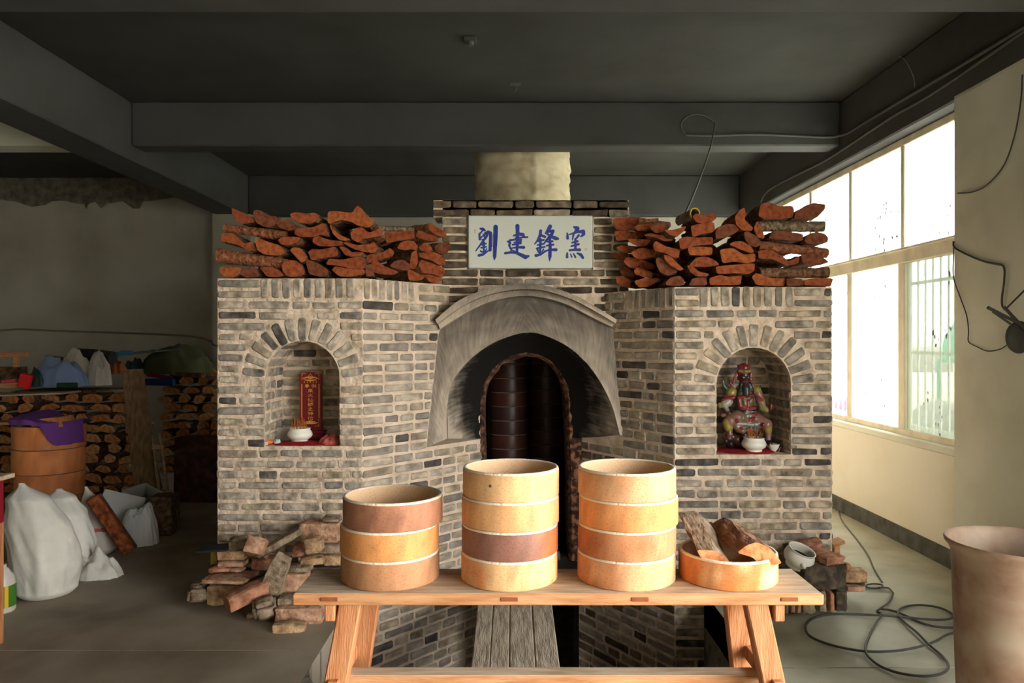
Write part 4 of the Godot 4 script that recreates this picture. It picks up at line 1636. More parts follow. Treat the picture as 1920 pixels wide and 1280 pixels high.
func saggar(called: String, at: Vector3, r: float, h: float, col: Color, col2: Color, split: float, label: String, grp: String, floor_: bool, rough := 0.55) -> Node3D:
	var t := thing(called, label, "saggar", at, 0, grp)
	var nz := FastNoiseLite.new()
	nz.seed = hash(label) % 1000
	nz.frequency = 0.8
	nz.fractal_octaves = 4
	var wall := 0.013
	# body colour mixes flame flashing with some side shading painted in: col on the left, col2 from "split" on
	var prof := [Vector2(r - 0.004, 0.0), Vector2(r, 0.004), Vector2(r, h * 0.5), Vector2(r, h - 0.009), Vector2(r - 0.002, h - 0.0075)]
	var mb := MB.new()
	var seg := 72
	var rows := []
	var cols := []
	for p in prof:
		var row := PackedVector3Array()
		for j in seg:
			var a := TAU * j / seg
			row.append(Vector3(cos(a) * p.x, p.y, -sin(a) * p.x))
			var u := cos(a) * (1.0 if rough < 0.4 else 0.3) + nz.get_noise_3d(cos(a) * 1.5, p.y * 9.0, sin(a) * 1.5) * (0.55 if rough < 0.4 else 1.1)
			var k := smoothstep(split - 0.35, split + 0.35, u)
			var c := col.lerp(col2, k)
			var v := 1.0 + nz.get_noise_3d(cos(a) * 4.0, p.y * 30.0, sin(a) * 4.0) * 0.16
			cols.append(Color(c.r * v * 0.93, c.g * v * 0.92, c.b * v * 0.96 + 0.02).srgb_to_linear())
		rows.append(row)
	mb.grid(rows, true)
	mb.c = PackedColorArray(cols)
	part("body", mb.mesh(), M.saggar_clay if rough > 0.4 else M.saggar_gloss, t)
	# pale rim
	mb = MB.new()
	mb.lathe([Vector2(r - 0.002, h - 0.0075), Vector2(r - 0.0015, h - 0.0035), Vector2(r - 0.004, h - 0.0006), Vector2(r - wall + 0.003, h - 0.0006), Vector2(r - wall, h - 0.004)], 72)
	part("rim", mb.mesh(), M.saggar_rim, t)
	mb = MB.new()
	if floor_:
		mb.lathe([Vector2(r - wall, h - 0.004), Vector2(r - wall, 0.012), Vector2(0.0001, 0.012)], 72)
		mb.lathe([Vector2(0.0001, 0.0), Vector2(r - 0.004, 0.0)], 72)
	else:
		mb.lathe([Vector2(r - wall, h - 0.004), Vector2(r - wall, 0.0), Vector2(r - 0.004, 0.0)], 72)
	part("inside", mb.mesh(), M.saggar_inside, t)
	return t

func build_saggars() -> void:
	var speck := noise_tex(91, 0.09, [[0.0, C(150, 120, 90)], [0.2, C(236, 228, 218)], [0.5, C(250, 248, 244)], [1.0, C(255, 255, 255)]], 512, 3)
	var m := mat("saggar_clay", Color.WHITE, 0.62, speck, 2.6, M.mortar.heightmap_texture, 0.06, false)
	m.vertex_color_use_as_albedo = true
	var g := mat("saggar_gloss", Color.WHITE, 0.36, speck, 2.6, M.mortar.heightmap_texture, 0.06, false)
	g.vertex_color_use_as_albedo = true
	mat("saggar_rim", C(236, 222, 200), 0.9, speck, 4.0, M.mortar.heightmap_texture, 0.3, false)
	mat("saggar_inside", C(226, 190, 152), 0.85, speck, 3.0, null, 0.0, false)
	var H := 0.0885
	var R := 0.1535
	var d := 2.39
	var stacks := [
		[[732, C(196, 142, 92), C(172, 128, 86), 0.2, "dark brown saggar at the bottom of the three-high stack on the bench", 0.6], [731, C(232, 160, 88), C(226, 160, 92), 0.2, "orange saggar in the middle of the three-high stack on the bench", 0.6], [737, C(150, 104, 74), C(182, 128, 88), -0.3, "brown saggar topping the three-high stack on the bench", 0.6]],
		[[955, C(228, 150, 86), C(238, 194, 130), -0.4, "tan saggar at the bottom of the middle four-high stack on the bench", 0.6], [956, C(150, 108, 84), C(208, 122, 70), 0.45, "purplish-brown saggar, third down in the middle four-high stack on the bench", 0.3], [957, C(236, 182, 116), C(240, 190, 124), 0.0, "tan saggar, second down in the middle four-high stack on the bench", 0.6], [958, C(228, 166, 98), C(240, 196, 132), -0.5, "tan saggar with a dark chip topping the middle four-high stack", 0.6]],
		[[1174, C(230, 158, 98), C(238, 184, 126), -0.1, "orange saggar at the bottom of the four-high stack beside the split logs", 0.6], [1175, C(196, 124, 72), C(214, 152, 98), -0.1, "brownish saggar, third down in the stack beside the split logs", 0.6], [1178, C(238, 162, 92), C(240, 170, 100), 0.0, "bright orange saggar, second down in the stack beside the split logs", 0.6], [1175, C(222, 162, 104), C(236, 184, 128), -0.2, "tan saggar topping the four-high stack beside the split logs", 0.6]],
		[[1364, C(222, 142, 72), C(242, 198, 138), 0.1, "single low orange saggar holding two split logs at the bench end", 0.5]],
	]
	for s in stacks.size():
		for k in stacks[s].size():
			var q: Array = stacks[s][k]
			var rr := R * (1.015 if s == 0 else (1.01 if s == 2 else 1.0)) * (1.012 if k == 2 else 1.0)
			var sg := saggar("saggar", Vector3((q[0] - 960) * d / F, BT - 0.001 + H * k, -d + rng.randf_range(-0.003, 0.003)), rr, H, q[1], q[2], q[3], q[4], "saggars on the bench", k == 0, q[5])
			if s == 1 and k == 3:
				var cm := MB.new()
				cm.lathe([Vector2(0.005, 0.0), Vector2(0.004, 0.0006), Vector2(0.0001, 0.0008)], 9, Vector3.ZERO, Transform3D(Basis(Vector3.UP, -0.42) * Basis(Vector3.RIGHT, PI * 0.5), Vector3(sin(-0.42) * rr, 0.05, cos(-0.42) * rr)))
				part("chip", cm.mesh(), M.pane_dirt, sg)
	# two split logs standing in the low saggar
	var base := Vector3((1364 - 960) * d / F, BT + 0.012, -d)
	var defs := [
		# end polygon in the photograph, its distance, direction towards the far end, bark, cut, label
		[[[1306, 1030], [1340, 1032], [1352, 1038], [1368, 1052], [1362, 1058], [1338, 1061], [1318, 1052]], 2.285, Vector3(0.0, 0.06, -0.225), "bark_2", "cut_3", "ribbed pale split log leaning out of the low saggar"],
		[[[1382, 1036], [1400, 1022], [1418, 1016], [1440, 1024], [1456, 1040], [1466, 1056], [1446, 1060], [1425, 1058], [1410, 1044]], 2.27, Vector3(-0.022, 0.012, -0.26), "bark_1", "cut_3", "barked half-round log leaning out of the low saggar towards the right"],
	]
	for q in defs:
		var loop := []
		for p in q[0]:
			loop.append(P(p[0], p[1], q[1]))
		loop = chaikin(loop)
		var ms := log_meshes(loop, q[2], hash(q[5]), -0.08)
		var t := thing("split_log", q[5], "log", ms[2], 0)
		part("cut_end", ms[0], M[q[4]], t, -ms[2])
		part("cut_end", ms[3], M[q[4]], t, -ms[2])
		part("bark", ms[1], M[q[3]], t, -ms[2])
	# saggars stacked in the dark of the kiln
	var rimk := mat("dark_rim", C(98, 88, 78), 0.9)  # darker than the rims on the bench
	var cols := [[0.02, 6.05], [0.345, 6.3], [-0.32, 6.35]]
	for ci in 3:
		for k in 14:
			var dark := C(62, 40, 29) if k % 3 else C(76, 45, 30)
			var label: String = ["saggar, %s from the ground in the left column inside the kiln door", "saggar, %s from the ground in the right column inside the kiln door", "saggar, %s from the ground in the rearmost column inside the kiln"][ci] % ORD[k]
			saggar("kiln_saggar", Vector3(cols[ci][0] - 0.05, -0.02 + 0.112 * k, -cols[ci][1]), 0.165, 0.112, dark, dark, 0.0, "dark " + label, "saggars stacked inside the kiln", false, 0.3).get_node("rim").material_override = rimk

# ---------------------------------------------------------------- shrine niches
func glyph(im: Image, g: Array, x: float, y: float, sx: float, s: float, w: float, col: Color) -> void:
	for st in g:
		var l := []
		for p in st:
			l.append([x + p[0] * sx / 10.0, y + p[1] * s / 10.0, w])
		paint_stroke(im, l, 1.0, 0, 0, col)

func tablet_image() -> ImageTexture:
	var W := 280
	var H := 730
	var im := Image.create(W, H, false, Image.FORMAT_RGB8)
	im.fill(C(112, 26, 34))
	var gold := C(214, 164, 70)
	var feng := [[[2, 1], [2, 7], [0.5, 10]], [[2, 1], [8, 1], [8, 8], [10, 10]], [[3.4, 3], [6.8, 2.7]], [[3.6, 4.5], [6.5, 4.5], [6.5, 6.5], [3.6, 6.5], [3.6, 4.5]], [[5, 3], [5, 8.6]], [[3, 8.8], [7, 8.4]]]
	var huo := [[[5, 0], [5, 4], [3.6, 7], [0.8, 10]], [[5, 4], [6.5, 7], [9.5, 10]], [[1.6, 3], [2.8, 5]], [[8.4, 2.6], [7, 5]]]
	var xian := [[[3, 0], [0, 5]], [[2, 3.4], [2, 10]], [[6.7, 0.6], [6.7, 9]], [[4.2, 4], [4.2, 9.2], [9.5, 9.2]], [[9.5, 4], [9.5, 9.6]]]
	var shi := [[[2.4, 0], [1.4, 1.5]], [[1, 1.5], [1, 10]], [[1, 1.5], [4, 1.5], [4, 4.5], [1, 4.5]], [[1, 6], [4, 6], [4, 9.5], [1, 9.5]], [[5, 1], [10, 1]], [[5.6, 3], [5.6, 8]], [[5.6, 3], [9.5, 3], [9.5, 8]], [[7.5, 1], [7.5, 10]]]
	var zhi := [[[4.6, 0], [6, 1.6]], [[1, 3.2], [8, 3], [5, 6], [2, 8]], [[1, 7.6], [4, 9.4], [10, 9.8]]]
	var shen := [[[2, 0], [3, 1.2]], [[0.5, 3], [4, 3], [0.5, 7]], [[2.5, 4.5], [2.5, 10]], [[3, 5.5], [4.2, 7]], [[5.5, 2], [9.5, 2], [9.5, 7], [5.5, 7], [5.5, 2]], [[5.5, 4.5], [9.5, 4.5]], [[7.5, 0], [7.5, 10]]]
	var wei := [[[3, 0], [0, 5]], [[2, 3.4], [2, 10]], [[6.4, 0], [7, 1.5]], [[4, 2.6], [10, 2.6]], [[5.2, 4.2], [6, 8.4]], [[8.8, 4.2], [8, 8.4]], [[3.8, 9.5], [10, 9.5]]]
	var fengs := [[[2, 1], [8, 1]], [[1.5, 2.7], [8.5, 2.7]], [[1, 4.4], [9, 4.4]], [[5, 0], [5, 4.4]], [[4.6, 3], [1, 7]], [[5.4, 3], [9.4, 7]], [[3, 6.5], [7, 6.5]], [[3, 8], [7, 8]], [[5, 5.5], [5, 10]]]
	var gong := [[[2.5, 0], [0, 5]], [[1.8, 3.4], [1.8, 10]], [[3.6, 2.5], [10, 2.5]], [[5.2, 0.5], [5.2, 6]], [[8.2, 0.5], [8.2, 6]], [[3.2, 6], [10, 6]], [[5.2, 7], [3.6, 10]], [[8.2, 7], [10, 10]]]
	glyph(im, fengs, 66, 162, 60, 46, 5, gold)
	glyph(im, gong, 154, 162, 60, 46, 5, gold)
	var col := [feng, huo, xian, shi, zhi, shen, wei]
	for i in 7:
		glyph(im, col[i], 105, 222 + i * 60.0, 70, 46, 5.0, gold)
	# lotus and canopy ornaments, beaded borders, corner scrolls
	paint_stroke(im, [[140, 24, 6], [112, 62, 6], [168, 62, 6], [140, 24, 6]], 1, 0, 0, gold)
	paint_stroke(im, [[50, 84, 12], [90, 72, 16], [140, 80, 26], [190, 72, 16], [230, 84, 12]], 1, 0, 0, gold)
	paint_stroke(im, [[62, 104, 10], [140, 112, 22], [218, 104, 10]], 1, 0, 0, gold)
	for i in 5:
		paint_stroke(im, [[64 + i * 38, 130, 12], [64 + i * 38, 140, 9]], 1, 0, 0, gold)
	paint_stroke(im, [[50, 662, 8], [90, 672, 20], [140, 668, 30], [190, 672, 20], [232, 662, 8]], 1, 0, 0, gold)
	paint_stroke(im, [[80, 652, 10], [140, 646, 18], [200, 652, 10]], 1, 0, 0, gold)
	var y := 160
	while y < 600:
		for x in [30, 250]:
			paint_stroke(im, [[x - 5, y, 6], [x + 5, y + 7, 6]], 1, 0, 0, gold)
		y += 12
	for s in [[28, 1], [252, -1]]:
		for yy in [40, 90, 630, 690]:
			paint_stroke(im, [[s[0], yy - 18, 4], [s[0] + 12 * s[1], yy - 6, 4], [s[0], yy + 6, 4], [s[0] + 8 * s[1], yy + 16, 4]], 1, 0, 0, gold)
		for yy in [20, 708]:
			paint_stroke(im, [[s[0], yy, 4], [s[0] + 56 * s[1], yy, 4]], 1, 0, 0, gold)
	return ImageTexture.create_from_image(im)

func censer(at: Vector3, r: float, h: float, label: String, sticks: int, where: String) -> void:
	var t := thing("incense_burner", label, "incense burner", at)
	var mb := MB.new()
	mb.lathe([Vector2(r * 0.62, 0), Vector2(r * 0.66, h * 0.06), Vector2(r * 0.62, h * 0.16), Vector2(r * 0.9, h * 0.34), Vector2(r, h * 0.52), Vector2(r * 0.93, h * 0.72), Vector2(r * 0.8, h * 0.88), Vector2(r * 0.84, h), Vector2(r * 0.78, h), Vector2(r * 0.74, h * 0.86), Vector2(r * 0.74, h * 0.84)], 40)
	part("bowl", mb.mesh(), M.porcelain, t)
	mb = MB.new()
	mb.lathe([Vector2(r * 0.75, h * 0.84), Vector2(0.0001, h * 0.88)], 30)
	part("ash", mb.mesh(), M.ash, t)
	for i in sticks:
		var a := rng.randf() * TAU
		var q := sqrt(rng.randf()) * r * 0.6
		var b := at + Vector3(cos(a) * q, h * 0.84, sin(a) * q)
		var tip := b + Vector3(rng.randf_range(-0.014, 0.014) + cos(a) * 0.006, rng.randf_range(0.045, 0.08), rng.randf_range(-0.01, 0.01))
		mb = MB.new()
		mb.tube([Vector3.ZERO, tip - b], 0.0016, 5)
		var s := solo("incense_stick", mb.mesh(), M.incense, "thin orange-brown incense stick standing in the burner " + where, "incense stick", "incense sticks " + where)
		s.position = b

# sharp straight creases, as in crumpled sheet: triangle waves in random directions; about -1..1
func folds(p: Vector3, dirs: Array) -> float:
	var s := 0.0
	for q in dirs:
		var t: float = p.dot(q[0]) * q[1] + q[2]
		s += absf(fposmod(t, 2.0) - 1.0) * q[3]
	return s

func fold_dirs(seed_: int, n: int, freq: float, flat := 1.0) -> Array:
	var r := RandomNumberGenerator.new()
	r.seed = seed_
	var out := []
	for i in n:
		var d := Vector3(r.randf_range(-1, 1), r.randf_range(-1, 1) * flat, r.randf_range(-1, 1)).normalized()
		out.append([d, freq * r.randf_range(0.5, 1.6), r.randf() * 2.0, (r.randf_range(0.5, 1.0) if i % 2 else -r.randf_range(0.5, 1.0)) * 2.0 / n])
	return out

# a soft crumpled heap: footprint w x l, height h
func crumple(w: float, h: float, l: float, seed_: int, sharp := 0.35, n := 34, power := 2.6) -> ArrayMesh:
	var nz := FastNoiseLite.new()
	nz.seed = seed_
	nz.frequency = 1.0
	nz.fractal_type = FastNoiseLite.FRACTAL_RIDGED
	nz.fractal_octaves = 2
	var fd := fold_dirs(seed_, 8, 2.2)
	var rows := []
	for i in n + 1:
		var row := PackedVector3Array()
		for j in n + 1:
			var u := 2.0 * j / n - 1.0
			var v := 2.0 * i / n - 1.0
			# square to disc
			var x := u * sqrt(1.0 - v * v * 0.5)
			var z := v * sqrt(1.0 - u * u * 0.5)
			var rr := sqrt(x * x + z * z)
			var edge := 1.0 + 0.12 * nz.get_noise_2d(x * 1.2 + 9.0, z * 1.2)
			var y := pow(maxf(0.0, 1.0 - pow(rr, power)), 0.6)
			y *= 1.0 + sharp * 0.4 * nz.get_noise_2d(x * 0.8, z * 0.8) + sharp * 1.3 * folds(Vector3(x, 0, z), fd)
			row.append(Vector3(x * w * 0.5 * edge, maxf(0.0, y) * h + 0.002, z * l * 0.5 * edge))
		rows.append(row)
	var mb := MB.new()
	mb.grid(rows, false, true)
	var low := []
	for r in rows:
		var row := PackedVector3Array()
		for p in r:
			row.append(Vector3(p.x, 0.0, p.z))
		low.append(row)
	mb.grid(low, false, false)
	return mb.mesh()

func build_niches() -> void:
	var pm := mat("porcelain", C(226, 222, 208), 0.2)
	pm.clearcoat_enabled = true
	pm.clearcoat = 0.5
	mat("ash", C(120, 112, 104), 0.95)
	mat("incense", C(176, 104, 48), 0.8)
	mat("lacquer", C(108, 24, 32), 0.35)
	mat("red_cloth", C(176, 36, 44), 0.85, noise_tex(101, 0.03, [[0.0, C(190, 160, 160)], [1.0, C(255, 255, 255)]], 256, 3), 4.0)
	mat("faded_cloth", C(196, 110, 100), 0.85, noise_tex(102, 0.02, [[0.0, C(120, 90, 80)], [0.5, C(230, 200, 190)], [1.0, C(255, 250, 245)]], 256, 4), 5.0)
	var sl := 0.8745
	# tablet
	var d := 4.72
	var t := thing("spirit_tablet", "dark red lacquered tablet with gold characters standing in the left niche", "tablet", Vector3((583 - 960) * d / F, sl, -d))
	var w := 0.138
	var h := 0.352
	var y0 := 0.082
	var loop := []
	for q in [[-1, 0], [1, 0], [1, 0.955], [0.5, 0.99], [0, 1.0], [-0.5, 0.99], [-1, 0.955]]:
		loop.append(Vector3(q[0] * w * 0.5, y0 + q[1] * h, 0.012))
	var back := []
	for p in loop:
		back.append(p + Vector3(0, 0, -0.03))
	var mb := MB.new()
	mb.skirt(back, loop, Vector3(0, y0 + h * 0.5, 0))
	mb.face(back, Vector3.FORWARD)
	part("board", mb.mesh(), M.lacquer, t)
	mb = MB.new()
	var uvs := []
	for p in loop:
		uvs.append(Vector2(p.x / w + 0.5, 1.0 - (p.y - y0) / h))
	mb.face(loop, Vector3.BACK, uvs)
	var gm := mat("tablet_print", Color.WHITE, 0.4)
	gm.albedo_texture = tablet_image()
	part("lettering", mb.mesh(), gm, t)
	for q in [[0.19, 0.0, 0.026, 0.10], [0.165, 0.026, 0.022, 0.085], [0.18, 0.048, 0.018, 0.09], [0.155, 0.066, 0.016, 0.07]]:
		mb = MB.new()
		mb.obox(Transform3D(Basis(), Vector3(0, q[1] + q[2] * 0.5, 0)), Vector3(q[0], q[2], q[3]), 0.004)
		part("pedestal_tier", mb.mesh(), M.lacquer, t)
	# red cloths
	var c := solo("red_cloth", crumple(0.36, 0.012, 0.2, 5, 0.5), M.red_cloth, "red cloth spread on the floor of the left niche", "cloth")
	c.position = Vector3(-1.285, sl - 0.001, -4.575)
	c = solo("paper_wad", crumple(0.135, 0.042, 0.10, 8, 1.0), M.faded_cloth, "crumpled red and white paper at the right edge of the left niche", "paper")
	c.position = Vector3(-1.105, sl, -4.55)
	censer(Vector3((564 - 960) * 4.62 / F, sl + 0.006, -4.6), 0.077, 0.088, "white porcelain incense burner in front of the red tablet", 22, "in the left niche")
	# lighter, foil, card
	mb = MB.new()
	mb.obox(Transform3D(Basis(Vector3.UP, 0.5), Vector3(0, 0.011, 0)), Vector3(0.058, 0.022, 0.018), 0.007)
	var li := thing("orange_lighter", "orange plastic lighter lying at the left edge of the left niche", "lighter", P(503, 829, 4.53) * Vector3(1, 0, 1) + Vector3(0, sl + 0.004, 0))
	part("case", mb.mesh(), mat("orange_plastic", C(236, 104, 26), 0.35), li)
	mb = MB.new()
	mb.obox(Transform3D(Basis(Vector3.UP, 0.5), Vector3(0.033, 0.011, -0.018)), Vector3(0.014, 0.018, 0.016), 0.003)
	part("cap", mb.mesh(), mat("dull_metal", C(150, 150, 148), 0.4), li)
	c = solo("foil_scrap", crumple(0.04, 0.02, 0.03, 15, 0.9, 14), mat("foil", C(200, 200, 196), 0.4), "small crumpled silver foil scrap beside the orange lighter", "foil")
	c.position = Vector3((520 - 960) * 4.55 / F, sl + 0.004, -4.55)
	mb = MB.new()
	mb.obox(Transform3D(Basis(Vector3.UP, 0.25) * Basis(Vector3.RIGHT, -0.14), Vector3(0, 0.042, 0)), Vector3(0.085, 0.08, 0.006), 0.001)
	c = solo("grey_card", mb.mesh(), mat("card", C(176, 170, 160), 0.8), "small grey card propped behind the incense burner in the left niche", "card")
	c.position = Vector3((531 - 960) * 4.7 / F, sl + 0.004, -4.69)
	# right niche
	var sr := 0.8235
	c = solo("red_cloth", crumple(0.40, 0.015, 0.26, 25, 0.6), M.red_cloth, "dark red cloth under the warrior statue in the right niche", "cloth")
	c.position = Vector3(1.44, sr - 0.001, -4.62)
	censer(Vector3((1413 - 960) * 4.56 / F, sr + 0.004, -4.555), 0.075, 0.088, "white porcelain incense burner in front of the warrior statue", 26, "in the right niche")
	t = thing("offering_cup", "tiny white porcelain cup beside the right incense burner", "cup", Vector3((1450.5 - 960) * 4.58 / F, sr + 0.004, -4.58))
	mb = MB.new()
	mb.lathe([Vector2(0.016, 0), Vector2(0.017, 0.006), Vector2(0.028, 0.02), Vector2(0.036, 0.044), Vector2(0.033, 0.044), Vector2(0.025, 0.022), Vector2(0.0001, 0.014)], 30)
	part("bowl", mb.mesh(), M.porcelain, t)
	mb = MB.new()
	mb.tube([P(1459, 848, 4.57), P(1464, 837, 4.57)], 0.003, 6)
	solo("joss_stub", mb.mesh(), M.dull_metal, "short grey stick leaning beside the tiny white cup", "stick")

# ---------------------------------------------------------------- glazed figurine, meshed from a smooth field of capsules
func capsule_mesh(caps: Array, cell: float, kk: float) -> ArrayMesh:
	var lo := Vector3.ONE * 1e9
	var hi := -lo
	for c in caps:
		for e in [[c[0], c[2]], [c[1], c[3]]]:
			lo = lo.min(e[0] - Vector3.ONE * e[1])
			hi = hi.max(e[0] + Vector3.ONE * e[1])
	lo -= Vector3.ONE * cell * 3
	hi += Vector3.ONE * cell * 3
	var n := Vector3i(((hi - lo) / cell).ceil()) + Vector3i.ONE
	var sx := 1
	var sy := n.x
	var sz := n.x * n.y
	var f := PackedFloat32Array()
	f.resize(n.x * n.y * n.z)
	f.fill(0.05)
	var near := PackedFloat32Array()
	near.resize(f.size())
	near.fill(1.0)
	var own := PackedInt32Array()
	own.resize(f.size())
	for ci in caps.size():
		var c: Array = caps[ci]
		var a: Vector3 = c[0]
		var b: Vector3 = c[1]
		var ra: float = c[2]
		var rb: float = c[3]
		var m := cell * 2.0 + kk
		var l := Vector3i(((a - Vector3.ONE * (ra + m)).min(b - Vector3.ONE * (rb + m)) - lo) / cell)
		var h := Vector3i(((a + Vector3.ONE * (ra + m)).max(b + Vector3.ONE * (rb + m)) - lo) / cell) + Vector3i.ONE
		l = l.max(Vector3i.ZERO)
		h = h.min(n - Vector3i.ONE)
		var ab := b - a
		var ab2 := maxf(ab.length_squared(), 1e-9)
		for z in range(l.z, h.z + 1):
			for y in range(l.y, h.y + 1):
				var base := z * sz + y * sy
				for x in range(l.x, h.x + 1):
					var p := lo + Vector3(x, y, z) * cell
					var t := clampf((p - a).dot(ab) / ab2, 0, 1)
					var dd := p.distance_to(a + ab * t) - lerpf(ra, rb, t)
					var i := base + x
					if dd < near[i]:
						near[i] = dd
						own[i] = ci
					var o := f[i]
					var q := maxf(kk - absf(o - dd), 0.0) / kk
					f[i] = minf(o, dd) - q * q * kk * 0.25
	var vid := {}
	var mb := MB.new()
	var offs := [0, sx, sy, sx + sy, sz, sz + sx, sz + sy, sx + sy + sz]
	for z in n.z - 1:
		for y in n.y - 1:
			for x in n.x - 1:
				var i := z * sz + y * sy + x
				var mask := 0
				for k in 8:
					if f[i + offs[k]] < 0:
						mask |= 1 << k
				if mask == 0 or mask == 255:
					continue
				var s := Vector3.ZERO
				var cnt := 0
				for e in [[0, 1], [2, 3], [4, 5], [6, 7], [0, 2], [1, 3], [4, 6], [5, 7], [0, 4], [1, 5], [2, 6], [3, 7]]:
					var fa := f[i + offs[e[0]]]
					var fb := f[i + offs[e[1]]]
					if (fa < 0) != (fb < 0):
						var t := fa / (fa - fb)
						var pa := Vector3(e[0] & 1, (e[0] >> 1) & 1, e[0] >> 2)
						var pb := Vector3(e[1] & 1, (e[1] >> 1) & 1, e[1] >> 2)
						s += pa.lerp(pb, t)
						cnt += 1
				var p := lo + (Vector3(x, y, z) + s / cnt) * cell
				vid[i] = mb.v.size()
				mb.v.append(p)
				var g := Vector3(f[i + sx] - f[i], f[i + sy] - f[i], f[i + sz] - f[i])
				mb.n.append(g.normalized())
				mb.uv.append(Vector2.ZERO)
				var best := i
				for k in 8:
					if near[i + offs[k]] < near[best]:
						best = i + offs[k]
				mb.c.append(caps[own[best]][4].srgb_to_linear())
	for i in vid:
		for ax in 3:
			var st: int = [sx, sy, sz][ax]
			if (f[i] < 0) == (f[i + st] < 0):
				continue
			var u: int = [sy, sz, sx][ax]
			var w: int = [sz, sx, sy][ax]
			if not (vid.has(i - u) and vid.has(i - w) and vid.has(i - u - w)):
				continue
			var q := [vid[i], vid[i - u], vid[i - u - w], vid[i - w]]
			if f[i] < 0:
				mb.ix.append_array([q[0], q[1], q[2], q[0], q[2], q[3]])
			else:
				mb.ix.append_array([q[0], q[2], q[1], q[0], q[3], q[2]])
	# smooth normals from the faces (front faces run clockwise)
	var nn := PackedVector3Array()
	nn.resize(mb.v.size())
	for k in range(0, mb.ix.size(), 3):
		var a := mb.v[mb.ix[k]]
		var fn := (mb.v[mb.ix[k + 2]] - a).cross(mb.v[mb.ix[k + 1]] - a)
		for j in 3:
			nn[mb.ix[k + j]] += fn
	for k in nn.size():
		mb.n[k] = nn[k].normalized()
	return mb.mesh()

func dull(c: Color) -> Color:
	var g := c.get_luminance()
	return Color(lerpf(g, c.r, 0.8) * 0.74, lerpf(g, c.g, 0.8) * 0.72, lerpf(g, c.b, 0.8) * 0.70)

